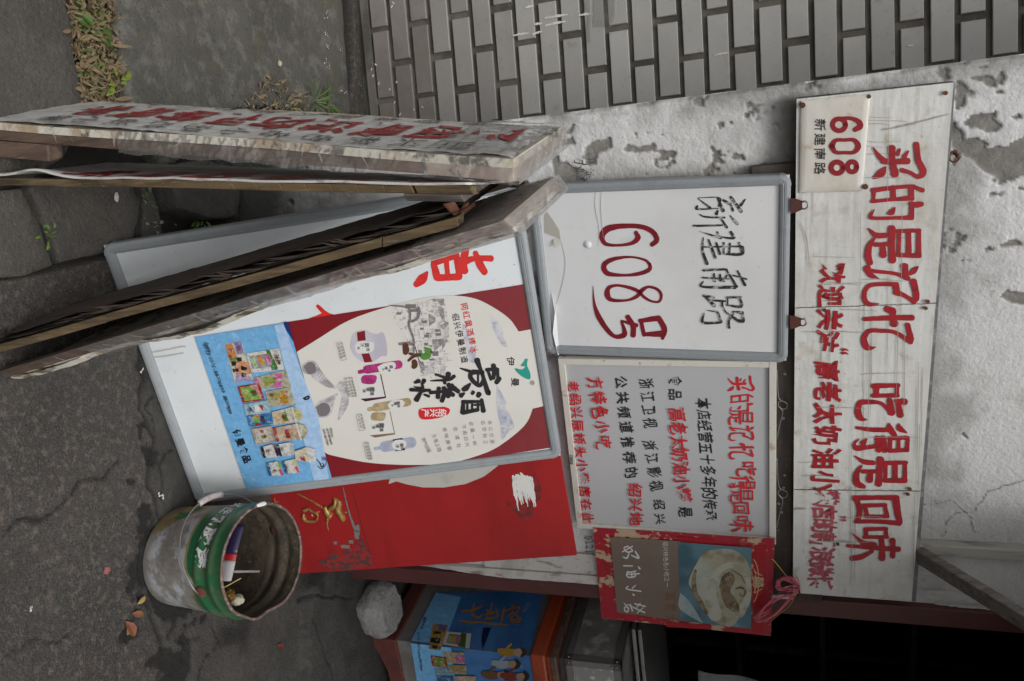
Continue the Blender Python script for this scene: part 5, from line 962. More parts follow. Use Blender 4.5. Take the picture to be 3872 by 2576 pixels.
r = Print(PL, 0.0024); rr_(r, 640, 665, 920, 620, 72); rr_(r, 580, 685, 650, 672, 34); r.build('magenta_ice_pop', mat('foil_magenta', (0.42, 0.035, 0.2), 0.3, layers=((60, 4, 0.4, 0.6, (0.25, 0.015, 0.1), 0.8),)), mp)
r = Print(PL, 0.0024); rr_(r, 720, 985, 995, 938, 70); rr_(r, 660, 1000, 730, 990, 34); r.build('gold_ice_pop', mat('foil_gold', (0.42, 0.34, 0.2), 0.3, layers=((60, 4, 0.4, 0.6, (0.28, 0.2, 0.1), 0.8),)), mp)
r = Print(PL, 0.0024); rr_(r, 790, 1318, 1030, 1280, 92); rr_(r, 712, 1335, 800, 1318, 28); r.build('silver_ice_pop', mat('foil_silver', (0.38, 0.41, 0.5), 0.3, layers=((60, 4, 0.4, 0.6, (0.28, 0.3, 0.4), 0.8),)), mp)
r = Print(PL, 0.0027); r.poly([(1100+x*.4464, 1100+y*.4464) for x, y in ((865, 1255), (945, 1242), (970, 1345), (888, 1355))]); r.build('silver_pop_band', flat('1d2c55', 0.8), mp)
r = Print(PL, 0.0024)
for q in ([(555, 705), (755, 705), (802, 905), (590, 915)], [(635, 1025), (835, 1018), (880, 1210), (670, 1220)]): r.poly([(1100+x*.4464, 1100+y*.4464) for x, y in q])
r.build('white_carton', lab_, mp)
r = Print(PL, 0.0026)
for q in ([(757, 705), (770, 702), (808, 900), (800, 906), (632, 932), (590, 915), (798, 895)],): r.poly([(1100+x*.4464, 1100+y*.4464) for x, y in ((757, 705), (766, 703), (808, 900), (800, 906))]); r.poly([(1100+x*.4464, 1100+y*.4464) for x, y in ((590, 912), (802, 892), (804, 905), (632, 934))])
r.build('carton_edge', flat('4a1238', 0.8), mp)
r = Print(PL, 0.0026); r.poly([(1100+x*.4464, 1100+y*.4464) for x, y in ((836, 1018), (843, 1017), (884, 1210), (878, 1214))]); r.poly([(1100+x*.4464, 1100+y*.4464) for x, y in ((668, 1220), (880, 1200), (882, 1212), (712, 1240))]); r.build('carton_edge', flat('8a6a50', 0.8), mp)
r = Print(PL, 0.0028); blob(r, [(595, 740), (620, 712), (715, 712), (728, 745), (700, 785), (610, 780)], **KC); r.build('carton_picture', mat('foil_magenta', (1, 0, 0)), mp)
r = Print(PL, 0.0028); blob(r, [(675, 1060), (700, 1028), (795, 1028), (803, 1060), (780, 1095), (690, 1092)], **KC); r.build('carton_picture', mat('foil_gold', (1, 0, 0)), mp)
r = Print(PL, 0.0031); blob(r, [(540, 460), (580, 425), (690, 430), (705, 450), (700, 500), (640, 525), (560, 520)], **KC); blob(r, [(735, 640), (790, 610), (870, 600), (890, 640), (840, 690), (760, 690)], **KC); blob(r, [(820, 960), (860, 925), (940, 920), (965, 950), (920, 1000), (850, 1000)], **KC); blob(r, [(855, 1290), (890, 1260), (960, 1260), (980, 1300), (930, 1345), (870, 1330)], **KC)
r.build('product_label', lab_, mp)
r = Print(PL, 0.0034)
def lc(ch, x, y, w, k=KC): r.char(ch, (k['org'][0]+x*k['k'], k['org'][1]+y*k['k']), w*k['k'], w*k['k'], 0.012)
for ch, x, y, w in (('黄', 645, 455, 44), ('酒', 655, 492, 30), ('淇', 605, 455, 30), ('淋', 575, 480, 24), ('黄', 850, 640, 34), ('酒', 835, 670, 24), ('棒', 808, 650, 30), ('冰', 785, 660, 22), ('黄', 910, 945, 34), ('酒', 915, 970, 26), ('棒', 885, 950, 30), ('冰', 862, 965, 22), ('黄', 940, 1300, 34), ('酒', 945, 1325, 26), ('冰', 905, 1310, 36),
    ('黄', 690, 830, 48), ('酒', 690, 865, 34), ('棒', 655, 830, 34), ('冰', 625, 842, 34), ('黄', 770, 1135, 48), ('酒', 770, 1170, 34), ('棒', 735, 1140, 34), ('冰', 705, 1150, 34)): lc(ch, x, y, w)
r.line('服务热线:', (1100+342*.4464, 1100+1165*.4464), (1100+355*.4464, 1100+1245*.4464), 10, 11); r.line('0575-88776899', (1100+312*.4464, 1100+1165*.4464), (1100+348*.4464, 1100+1290*.4464), 12, 13, rot=-0.26); r.line('0575-88777899', (1100+282*.4464, 1100+1170*.4464), (1100+318*.4464, 1100+1295*.4464), 12, 13, rot=-0.26)
for (x, y, n_) in ((430, 440, 5), (408, 450, 5), (520, 735, 7), (495, 735, 7), (470, 740, 6), (600, 1045, 5), (578, 1055, 4), (655, 1282, 6), (635, 1285, 6)): r.line('产品结构黄酒米'[:n_], (1100+x*.4464, 1100+y*.4464), (1100+(x+n_*5.0)*.4464, 1100+(y+n_*21)*.4464), 9, 10)
for q in ([(393, 435), (440, 428), (478, 570), (432, 582), (393, 435)], [(455, 732), (520, 722), (557, 875), (495, 888), (455, 732)], [(557, 1040), (605, 1032), (635, 1165), (585, 1175), (557, 1040)], [(617, 1278), (662, 1270), (692, 1398), (647, 1408), (617, 1278)]):
    for a, b_ in zip(q, q[1:]): r.stroke([(a[0], a[1], 2.2), (b_[0], b_[1], 2.2)], n=2, **KC)
r.build('small_print', mat('print_dark', (0.06, 0.055, 0.055), 0.4), mp, kind='stuff')
# two sketched shells
r = Print(PL, 0.0024); blob(r, [(95, 630), (150, 585), (210, 600), (250, 660), (300, 730), (385, 820), (355, 825), (280, 800), (190, 740), (170, 710), (110, 690)], **KC); blob(r, [(200, 990), (240, 930), (320, 900), (400, 865), (370, 930), (355, 1010), (320, 1060), (250, 1070), (210, 1040)], **KC)
blob(r, [(380, 800), (440, 760), (480, 850), (490, 950), (440, 1050), (400, 1090), (420, 960), (430, 880)], **KC)
r.build('shell_sketch', mat('sketch_tone', (0.52, 0.51, 0.52), 0.45, layers=((60, 5, 0.42, 0.6, (0.26, 0.24, 0.27), 0.8, (1, 1, 0.4)),)), mp)
r = Print(PL, 0.0027)
blob(r, [(110, 640), (150, 600), (195, 610), (215, 650), (205, 690), (150, 700)], **KC); blob(r, [(215, 980), (270, 945), (320, 960), (335, 1010), (300, 1055), (240, 1050)], **KC)
for k in range(11): t = k/10; x = 190+170*t; y = 640+170*t; r.stroke([(x+30*(1-t), y-30*(1-t), 3), (x-4, y+6, 4), (x-30*(1-t), y+40*(1-t), 3)], **KC)
for k in range(9): t = k/8; x = 250+130*t; y = 935-55*t; r.stroke([(x, y, 3), (x+20*(1-t), y+40*(1-t), 3.5)], **KC)
r.build('shell_shading', mat('pencil_dark', (0, 0, 0)), mp, kind='stuff')
# glossy film edge of the maroon sheet
# ---- blue ice-cream sheet taped below it
bt = [(1090, 1217), (1258, 1812), (937, 1855), (738, 1273)]
M_blue = mat('sea_blue_print', (0.15, 0.38, 0.64), 0.4, layers=((70, 6, 0.42, 0.62, (0.11, 0.3, 0.55), 0.7), (45, 5, 0.56, 0.7, (0.35, 0.5, 0.72), 0.6)), bump=((50, 5, 0.2, 0.003),))
def sheet_blue(pl, q, off, parent, nm='blue_poster', n=(30, 20), m_=None):
    P_, Fq, u, v = grid(n[0], n[1], lambda u, v: bil([pl.at(q[3]), pl.at(q[2]), pl.at(q[1]), pl.at(q[0])], u, v)+np.outer(off+0.0008*(fbm(u*5, v*5, 33)), pl.n)); return mesh(nm, P_, Fq, m_ or M_blue, parent, smooth=True)
bp = sheet_blue(PL, bt, 0.0034, lb)
r = Print(PL, 0.0046); blob(r, [(835, 40), (875, 38), (905, 130), (920, 195), (890, 150), (860, 100)], **KB); r.build('sheet_navy_corner', flat('16307a', 0.7), bp)
r = Print(PL, 0.0046); q = [(700+x*.4464, 1200+y*.4464) for x, y in ((760, 65), (835, 42), (1130, 830), (1195, 1180), (1225, 1380), (1100, 1392))]; r.poly(q); r.build('pale_water_band', mat('pale_blue_print', (0.36, 0.52, 0.72), 0.4, layers=((60, 6, 0.4, 0.62, (0.27, 0.42, 0.65), 0.8),), bump=((50, 5, 0.2, 0.003),)), bp)
def items(pl, off, parent, tr):
    groups = {}
    def add(col, pts, kind='poly'): groups.setdefault(col, []).append((kind, pts))
    add('e7e2c8', [(343, 218), (480, 198), (585, 530), (425, 545)]); add('e59a5e', [(345, 225), (400, 210), (445, 330), (375, 345)]); add('a58cc8', [(420, 205), (480, 200), (500, 290), (450, 310)]); add('e8a070', [(420, 370), (540, 370), (570, 470), (440, 490)]); add('b9a7dc', [(440, 470), (560, 500), (580, 530), (430, 545)]); add('7fa050', [(385, 345), (440, 330), (460, 370), (400, 390)])
    for c in ((465, 350), (420, 385), (505, 482)): add('3b1c12', [(c[0]-22, c[1]-18), (c[0]+20, c[1]-20), (c[0]+22, c[1]+14), (c[0]-18, c[1]+20)])
    add('1a1414', [(480, 400), (535, 420), (520, 445), (480, 440)]); add('1a1414', [(410, 430), (455, 425), (465, 450), (415, 460)])
    add('f0efe9', [(522, 300), (805, 255), (845, 435), (570, 462)]); add('9aa4ae', [(548, 322), (735, 296), (765, 410), (578, 430)]); add('3f8a35', [(692, 272), (720, 268), (790, 410), (790, 435), (740, 440)])
    add('b8d8a0', [(555, 335), (590, 330), (605, 370), (570, 375)]); add('c5e0a8', [(575, 375), (610, 365), (625, 410), (590, 418)]); add('efa83c', [(610, 330), (650, 315), (665, 355), (625, 365)]); add('efa83c', [(635, 365), (672, 345), (685, 385), (655, 402)]); add('e07ab0', [(670, 318), (710, 300), (735, 335), (695, 345)]); add('e07ab0', [(690, 350), (740, 340), (745, 380), (705, 395)])
    add('c9c4a8', [(590, 505), (860, 435), (905, 580), (650, 600)]); add('e873b4', [(760, 465), (825, 465), (835, 510), (770, 520)]); add('e873b4', [(755, 535), (820, 530), (825, 580), (765, 590)]); add('e873b4', [(590, 510), (625, 510), (640, 550), (600, 550)]); add('a7b35c', [(660, 500), (760, 490), (775, 540), (680, 580)])
    add('c02a26', [(452, 578), (635, 548), (682, 688), (495, 716)]); add('9ac04e', [(470, 585), (615, 560), (655, 680), (515, 700)]); add('e79a9a', [(570, 570), (620, 565), (655, 660), (600, 650)]); add('2e9a58', [(560, 610), (605, 600), (620, 650), (580, 660)])
    add('c8c1a0', [(685, 622), (895, 580), (945, 728), (725, 748)]); add('d0a02c', [(800, 620), (870, 610), (885, 720), (810, 715)]); add('b3ad5a', [(700, 640), (800, 630), (810, 690), (730, 690)])
    add('a9d0e6', [(500, 725), (710, 690), (735, 795), (525, 820)]); add('f2f2f2', [(590, 735), (660, 730), (670, 790), (605, 790)]); add('b5532c', [(630, 730), (665, 730), (670, 785), (655, 770)]); add('1f3f80', [(540, 735), (580, 765), (595, 800), (560, 770)])
    add('3b7fc4', [(532, 825), (740, 790), (762, 888), (556, 918)]); add('7fbf6a', [(580, 820), (640, 818), (645, 880), (590, 880)]); add('e09a40', [(590, 815), (640, 810), (642, 835), (596, 838)]); add('c23838', [(600, 885), (650, 880), (655, 905), (610, 905)]); add('20408c', [(648, 820), (675, 820), (690, 890), (665, 890)])
    add('dcd8c0', [(742, 790), (920, 745), (985, 770), (1010, 820), (985, 870), (760, 898)]); add('e8c9a0', [(760, 800), (860, 780), (870, 880), (775, 890)]); add('6a9a2a', [(820, 795), (860, 785), (885, 860), (850, 870)]); add('d8d878', [(930, 765), (980, 780), (990, 840), (940, 840)])
    add('c0b09a', [(570, 930), (742, 905), (776, 1040), (610, 1065)]); add('d8d0c2', [(595, 935), (730, 915), (755, 1035), (620, 1050)]); add('b04848', [(640, 940), (670, 938), (680, 970), (650, 970)]); add('7fae50', [(650, 985), (690, 980), (700, 1010), (665, 1015)])
    add('d2b898', [(748, 925), (950, 885), (1020, 895), (1050, 945), (1020, 1010), (790, 1040)]); add('c25236', [(748, 925), (778, 920), (808, 1035), (785, 1040)]); add('d8453c', [(850, 935), (880, 930), (905, 1005), (870, 1010)]); add('d7dfa8', [(970, 895), (1020, 905), (1040, 950), (1000, 990)]); add('f4f4f4', [(908, 745), (922, 745), (1000, 1025), (985, 1028)])
    for (q, c2) in (([(650, 1085), (750, 1058), (802, 1165), (675, 1176)], '3a1a16'), ([(780, 1065), (900, 1038), (936, 1150), (812, 1162)], '1b2450'), ([(700, 1222), (790, 1200), (846, 1322), (722, 1326)], '2a6ab0'), ([(830, 1205), (945, 1180), (986, 1298), (862, 1310)], '2a6ab0')):
        add('e9e9e6', q); add(c2, [q[0], (q[0][0]+22, q[0][1]-4), (q[3][0]+22, q[3][1]-4), q[3]])
    add('5a2018', [(750, 1062), (772, 1056), (806, 1150), (790, 1164)]); add('c9ced6', [(888, 1042), (930, 1050), (936, 1140), (912, 1150)]); add('e05a78', [(800, 1270), (820, 1262), (846, 1318), (825, 1320)]); add('9ac85a', [(795, 1215), (815, 1208), (830, 1262), (812, 1266)]); add('e05a78', [(935, 1250), (958, 1240), (984, 1292), (962, 1298)]); add('e8dc70', [(925, 1190), (948, 1186), (965, 1236), (945, 1240)])
    add('e6dcc0', [(935, 1118), (1040, 1080), (1060, 1210), (950, 1192)]); add('f2f4f6', [(1040, 1080), (1112, 1100), (1120, 1192), (1060, 1215)]); add('c8382c', [(985, 1160), (1020, 1158), (1030, 1200), (990, 1190)])
    k = 0
    for col, ls in groups.items():
        r = Print(pl, off+k*0.00012, 0.00001); k += 1
        for kd, pts in ls: r.poly([tr(p) for p in pts])
        r.build('package_print', packprint(col, 0.62), parent)
    r = Print(pl, off+k*0.00012+0.0002)
    for (x, y, ch, w) in ((395, 265, '巧', 34), (400, 315, '8S', 34), (470, 245, '小', 40), (790, 320, '冰', 44), (800, 365, '棒', 44), (590, 625, '鲜', 40), (560, 770, '小', 34), (665, 850, '棒', 34), (850, 825, '冰', 44), (880, 965, '15', 44), (715, 1110, '七', 34), (830, 1095, '小', 34), (770, 1280, '七', 34), (870, 1250, '小', 34), (690, 990, '水', 30), (745, 640, '果', 30), (770, 500, '小', 26)):
        c = tr((x, y)); c2 = tr((x+10, y)); s_ = math.hypot(c2[0]-c[0], c2[1]-c[1])/10
        for i, q in enumerate(ch): r.char(q, (c[0]+i*2, c[1]+i*w*s_*0.6), w*s_, w*s_, 0.03)
    r.build('package_lettering', flat('6a3a1c', 0.7), parent, kind='stuff')
trL = lambda p: (700+p[0]*.4464, 1200+p[1]*.4464)
items(PL, 0.0050, bp, trL)
r = Print(PL, 0.0050); r.line('服务热线:0575-88776899', (700+180*.4464, 1200+225*.4464), (700+328*.4464, 1200+620*.4464), 20, 22, bold=0.0, rot=-0.30); r.line('88777899', (700+345*.4464, 1200+668*.4464), (700+388*.4464, 1200+800*.4464), 20, 22, rot=-0.30)
r.line('伊曼食品', (700+448*.4464, 1200+978*.4464), (700+528*.4464, 1200+1190*.4464), 31, 34, bold=0.03); r.char('感', (1227, 1730), 16, 20, 0.0); r.stroke([(1118, 1190, 6), (1150, 1230, 9), (1160, 1260, 9), (1180, 1240, 7), (1165, 1225, 5)], **KB); r.stroke([(1128, 1250, 8), (1160, 1275, 6), (1195, 1240, 5), (1205, 1190, 3)], **KB); r.stroke([(1010, 680, 14), (1030, 668, 10), (1052, 662, 14), (1050, 680, 12), (1020, 688, 14)], **KB)
r.build('navy_lettering', flat('10182e', 0.6), bp)
# ---- red board behind it
rb_bot = ground((1118, 2168), 0.003); tmp = WALL.shifted(0.205).at((2180, 2100))
vR = tmp-(rb_bot+0); 
RB = Plane(rb_bot, HW, vR-HW*((vR)@HW))
rbt = thing('red_board', RB.at((1100, 1950)), 'tall red painted board with a white disc edge leaning behind the poster board', 'board')
q = [RB.uv((2180, 2100)), RB.uv((1117, 2170))]; wl_, v1 = -0.62, q[0][1]; uR = (q[0][0]); 
g = G(); g.hexa([RB.pt(wl_, 0, 0), RB.pt(q[1][0], 0, 0), RB.pt(uR, v1, 0), RB.pt(wl_, RB.uv((2120, 1735))[1]+0.0, 0)], [RB.pt(wl_, 0, -0.008), RB.pt(q[1][0], 0, -0.008), RB.pt(uR, v1, -0.008), RB.pt(wl_, RB.uv((2120, 1735))[1], -0.008)])
g.build('panel', M_redb, rbt)
r = Print(RB, 0.0008); cc = [(1470, 1830), (1500, 1820), (1541, 1832), (1600, 1843), (1680, 1843), (1760, 1830), (1830, 1802), (1882, 1762), (1900, 1700), (1500, 1700)]; r.poly(cc); r.build('white_disc', mat('worn_white_print', (0.52, 0.52, 0.48), 0.5, layers=((16, 5, 0.5, 0.7, (0.42, 0.42, 0.38), 0.7),)), rbt)
r = Print(RB, 0.0012); KR = dict(org=(1200, 1644), k=.5945)
for k in range(13): x = 1245+k*10; y0 = 250+abs(k-5)*3; r.stroke([(x, y0+random.uniform(-8, 8), 12), (x+12+random.uniform(-4, 4), y0+100, 15), (x+25, y0+170+random.uniform(-30, 50)*(1 if k % 2 else .4), 5)], rag=0.4, n=8, **KR)
r.build('white_paint_smear', M_white, rbt, kind='stuff')
r = Print(RB, 0.0010); blob(r, [(1200, 420), (1240, 440), (1380, 430), (1430, 380), (1400, 270), (1380, 260), (1375, 480), (1330, 555), (1270, 500), (1220, 470)], **KR); r.build('smoke_stain', mat('dark_red_stain', (0.14, 0.018, 0.018), 0.6, layers=((40, 5, 0.45, 0.6, (0.33, 0.016, 0.018), 0.9),)), rbt)
# gold relief characters, the split skin and the bare patch at its foot
KG = dict(org=(0, 1644), k=.5945)
gl = G()
def relief(pts, hgt=0.006):
    P2 = catmull([(KG['org'][0]+p[0]*.5945, KG['org'][1]+p[1]*.5945, p[2]*.5945) for p in pts], 5)
    gl.tube([RB.at((p[0], p[1]), 0.001) for p in P2], [max(0.0008, p[2]*0.5*RBM) for p in P2], 7)
RBM = float(np.linalg.norm(RB.at((1101, 1900))-RB.at((1100, 1900))))
for s_ in ([(1885, 372, 7), (1960, 410, 10), (2065, 470, 14)], [(2065, 455, 24), (2085, 500, 40), (2110, 520, 44)], [(2090, 470, 26), (2130, 450, 34), (2130, 405, 12)], [(2120, 400, 10), (2160, 430, 24), (2150, 470, 40), (2180, 530, 34), (2180, 552, 14)], [(2085, 530, 14), (2080, 570, 10), (2090, 610, 6)], [(2150, 480, 16), (2205, 495, 6)],
           [(1935, 480, 26), (1950, 475, 22), (1960, 470, 12)], [(1960, 470, 12), (1990, 490, 16), (2030, 490, 8)], [(1930, 500, 16), (1935, 535, 24), (1970, 552, 18), (2010, 545, 14), (2020, 510, 10), (1990, 490, 10)], [(1980, 505, 8), (1988, 520, 12)],
           [(1708, 405, 7), (1720, 440, 9), (1732, 480, 8)], [(1745, 405, 7), (1752, 440, 9), (1762, 470, 6)], [(1700, 440, 7), (1770, 425, 6)], [(1722, 470, 6), (1778, 455, 6)]): relief(s_)
gl.build('gold_relief', M_gold, rbt, smooth=True, kind='stuff')
r = Print(RB, 0.0012)
r.stroke([(165, 335, 5), (180, 400, 8), (205, 500, 10), (235, 590, 16)], rag=0.5, n=10, **KR); r.poly([(1200+x*.5945, 1644+y*.5945) for x, y in ((232, 590), (262, 565), (272, 600), (265, 665), (240, 660))])
r.poly([(1200+x*.5945, 1644+y*.5945) for x, y in ((100, 680), (125, 678), (130, 695), (108, 698))]); r.poly([(1200+x*.5945, 1644+y*.5945) for x, y in ((198, 672), (228, 668), (230, 690), (205, 692))]); r.poly([(1200+x*.5945, 1644+y*.5945) for x, y in ((148, 698), (205, 700), (208, 722), (155, 720))])
r.build('peeled_skin', mat('bare_board_grey', (0.2, 0.19, 0.18), 0.8, layers=((60, 5, 0.5, 0.65, (0.07, 0.06, 0.055), 0.8),)), rbt)
r = Print(RB, 0.0011)
r.poly([(1200+x*.5945, 1644+y*.5945) for x, y in ((265, 655), (290, 660), (330, 745), (345, 750), (360, 830), (200, 862), (60, 850), (20, 820), (5, 800), (60, 790), (90, 760), (60, 750), (100, 745), (150, 770), (170, 740), (180, 715), (230, 720), (245, 690))])
r.build('worn_brown_patch', mat('worn_brown', (0.1, 0.035, 0.035), 0.6, layers=((50, 6, 0.47, 0.55, (0.36, 0.016, 0.018), 0.9), (90, 5, 0.6, 0.7, (0.14, 0.12, 0.11), 0.7))), rbt)
r = Print(RB, 0.0012); r.stroke([(275, 540, 3), (290, 600, 3), (320, 690, 3), (335, 745, 4)], rag=0.4, **KR); r.stroke([(225, 350, 2), (250, 450, 3), (270, 530, 2)], **KR); r.stroke([(125, 655-60, 0.1), (130, 600, 0.1)], **KR); r.build('skin_crack', M_wdark, rbt)
# ------------------------------------------------------------------ the sandwich boards in front: two wrapped outer boards tied over a hinged pair
def GZ(t, z): return ground(t, z)
DA = np.array([-0.385, 0.923, 0]); DA /= np.linalg.norm(DA)       # depth direction of the stand
class Leaf:
    """a plank-like board: near edge line a (bottom) -> b (top), depth vector d, thickness vector t"""
    def __init__(s, a, b, wid, t, da=None, db=None): s.a, s.b, s.w, s.t = np.array(a), np.array(b), wid, np.array(t); s.da = DA if da is None else da; s.db = DA if db is None else db
    def pt(s, u, v, w):   # u along length 0..1, v across depth (m), w through thickness 0..1
        return s.a+(s.b-s.a)*u+(s.da*(1-u)+s.db*u)*v+s.t*w
af = thing('sandwich_board', (-0.2, 1.3, 0), 'weathered wooden sandwich board wrapped in film, seen edge-on in front of the poster board', 'sandwich board')
def leafbox(g, L, u0, u1, v0, v1, w0, w1, nseg=1, bow=None):
    for i in range(nseg):
        a, b_ = u0+(u1-u0)*i/nseg, u0+(u1-u0)*(i+1)/nseg
        f = bow or (lambda u: 0)
        g.hexa([L.pt(a, v0, w0)+L.t*f(a), L.pt(a, v1, w0)+L.t*f(a), L.pt(a, v1, w1)+L.t*f(a), L.pt(a, v0, w1)+L.t*f(a)], [L.pt(b_, v0, w0)+L.t*f(b_), L.pt(b_, v1, w0)+L.t*f(b_), L.pt(b_, v1, w1)+L.t*f(b_), L.pt(b_, v0, w1)+L.t*f(b_)])
def strip(name, L, fn_pts, m_, parent, nu=120):
    """a ragged strip along the near edge: fn_pts(u) -> two points"""
    V = []; 
    for i in range(nu): V += fn_pts(i/(nu-1))
    k = len(V)//nu; f = []
    for i in range(nu-1):
        for j in range(k-1): f.append((i*k+j, i*k+j+1, (i+1)*k+j+1, (i+1)*k+j))
    return mesh(name, V, f, m_, parent, smooth=False)
# board 1 (left, outer): near edge on its outer face
a1 = ground((0, 462), 0.03); b1 = GZ((1940, 598), 1.12); dir1 = (b1-a1)/np.linalg.norm(b1-a1); a1 = a1-dir1*0.035
th1 = GZ((1945, 690), 1.12)-b1; wid1 = 0.315
L1 = Leaf(a1, b1, wid1, th1)
nrm1 = np.cross(DA, dir1); nrm1 = nrm1 if nrm1@th1 < 0 else -nrm1    # outward
def f1(u, v):
    far_lift = 0.0
    base = L1.a+np.outer(u, L1.b-L1.a)+np.outer(v*wid1, DA)
    wr = 0.004*(fbm(u*30, v*9, 101, 4)-0.5)+0.010*sstep(u, 0.84, 1.0)*(fbm(u*60, v*10, 102, 4)-0.5)+0.004*np.sin(v*math.pi)
    wr = wr-0.012*sstep(v, 0.85, 1.0)*0.5+0.004*np.sin(u*7)*0.6
    return base+np.outer(wr+0.002, nrm1)
P_, Fq, _, _ = grid(300, 60, f1)
mesh('canvas_face', P_, Fq, M_canvas, af, smooth=True, label='worn white canvas face with red and black writing')
g = G(); leafbox(g, L1, 0.0, 1.0, 0.0, wid1, 0.02, 0.40, 40, lambda u: 0.05*math.sin(u*9)); g.build('canvas_edge', M_edge, af)
g = G(); leafbox(g, L1, 0.0, 0.86, 0.003, 0.035, 0.42, 0.98, 1); leafbox(g, L1, 0.0, 0.86, wid1-0.035, wid1, 0.42, 0.98); g.build('frame_batten', M_wbrown, af, bevel=0.002)
g = G(); leafbox(g, L1, 0.86, 1.0, 0.0, wid1, 0.42, 0.98); g.build('frame_head', M_whead, af, bevel=0.002)
g = G(); leafbox(g, L1, 0.0, 0.99, 0.03, wid1-0.03, 0.40, 0.46); g.build('ply_sheet', M_wdark, af)
pf = Plane(L1.b, DA, dir1); pf.n = nrm1; pf.h = DA/np.linalg.norm(DA); pf.v = dir1
def up1(u, v): return (v*wid1, (u-1)*np.linalg.norm(L1.b-L1.a))
class UVPrint(Print):
    def charuv(s, ch, cu, cv, w, h, bold=0.0, wob=0.0):
        v, f = glyph(ch, bold)
        x = v[:, 0]-0.5; y = v[:, 1]-0.36; sd = random.randint(0, 999)
        x = x+wob*(vnoise(x*3+9, y*3+9, sd)-0.5); y = y+wob*(vnoise(x*3+9, y*3+5, sd+1)-0.5)
        s._put([(cu+w*a, cv+h*b_) for a, b_ in zip(x, y)], f)
# follow the bowed face: lift writing onto it
def face_print(name, chars, m_):
    V = []; Fc = []; off = 0.0
    for (ch, u, v, w, h, bold) in chars:
        gv, gf = glyph(ch, bold); sd = random.randint(0, 999)
        # add interior points by using the outline only; each vertex sits on the face
        x = gv[:, 0]-0.5; y = gv[:, 1]-0.36
        x = x+0.14*(vnoise(x*3+9, y*3+9, sd)-0.5); y = y+0.14*(vnoise(x*3+9, y*3+5, sd+1)-0.5)
        uu = u+y*h; vv = v+x*w; P = f1(np.clip(uu, 0, 1), np.clip(vv, 0, 1))+nrm1*0.0028
        b = len(V); V += list(P); Fc += [tuple(i+b for i in q) for q in gf]
    return mesh(name, V, Fc, m_, af, kind='stuff')
rd = []
for i, ch in enumerate('买的是记忆吃得是味'): rd.append((ch, 0.93-i*0.098, 0.46, 0.42, 0.088, 0.03))
face_print('red_lettering', rd, M_redworn)
bk = []
for i, ch in enumerate('绍兴特色名小吃奶油小攀'): bk.append((ch, 0.90-i*0.078, 0.13, 0.2, 0.055, 0.0))
for i, ch in enumerate('新建南路六百零八号店'): bk.append((ch, 0.86-i*0.085, 0.84, 0.2, 0.05, 0.0))
face_print('black_lettering', bk, M_inkfade)
g = G(); leafbox(g, L1, 0.0, 0.135, 0.003, 0.04, 1.02, 1.9); g.build('spacer_block', M_wbrown, af, bevel=0.003)
# board 2 (left, inner): thin white board on a split yellow batten
b2 = GZ((1775, 700), 1.05); a2 = ground((0, 668), 0.03); d2 = (b2-a2)/np.linalg.norm(b2-a2); a2 = a2-d2*0.03
th2 = GZ((1790, 738), 1.05)-b2; DA2, DB2 = np.array([-0.275, 0.961, 0]), np.array([-0.205, 0.979, 0]); L2 = Leaf(a2, b2, 0.31, th2, DA2, DB2)
g = G(); leafbox(g, L2, 0.0, 0.22, 0.006, 0.03, 0.25, 1.15); leafbox(g, L2, 0.222, 0.90, 0.0, 0.03, 0.12, 1.0, 14, lambda u: 0.06*math.sin(u*11)); leafbox(g, L2, 0.905, 1.0, 0.0, 0.03, 0.10, 0.98); leafbox(g, L2, 0.0, 1.0, 0.28, 0.31, 0.1, 1.0); g.build('split_batten', M_wyellow, af, bevel=0.0015, kind='stuff')
n2 = np.cross(DA, d2); n2 = n2 if n2@th2 < 0 else -n2
def f2(u, v): return L2.a+np.outer(u, L2.b-L2.a)+np.outer(v*0.31*(1-u), DA2)+np.outer(v*0.31*u, DB2)+np.outer(0.003+0.006*(fbm(u*9, v*2, 111)-0.5)+0.012*np.exp(-((u-0.12)/0.06)**2)*(1-sstep(v, 0, 0.3)), n2)
P_, Fq, _, _ = grid(120, 24, f2); o = mesh('inner_white_board', P_, Fq, M_canvas, af, smooth=True); o.modifiers.new('t', 'SOLIDIFY').thickness = 0.004
V = []; Fc = []
for i, ch in enumerate('小吃的店奶油'):
    gv, gf = glyph(ch, 0.03); x = gv[:, 0]-0.5; y = gv[:, 1]-0.36; P = f2(0.92-i*0.14+y*0.1, 0.24+x*0.5)+n2*0.001; b = len(V); V += list(P); Fc += [tuple(k+b for k in q) for q in gf]
mesh('inner_red_lettering', V, Fc, M_red, af)
g = G(); pA = GZ((1615, 745), 1.02); pB = GZ((1785, 750), 1.02); e = GZ((1790, 775), 1.02)-GZ((1785, 745), 1.02)
LB_ = Leaf(L2.pt(0.88, 0, 1.0), L2.pt(0.98, 0, 1.0), 0.2, th2*0.8); leafbox(g, LB_, 0, 1, 0.0, 0.31, 0.02, 1.0); g.build('cross_block', M_wgrey, af, bevel=0.002)
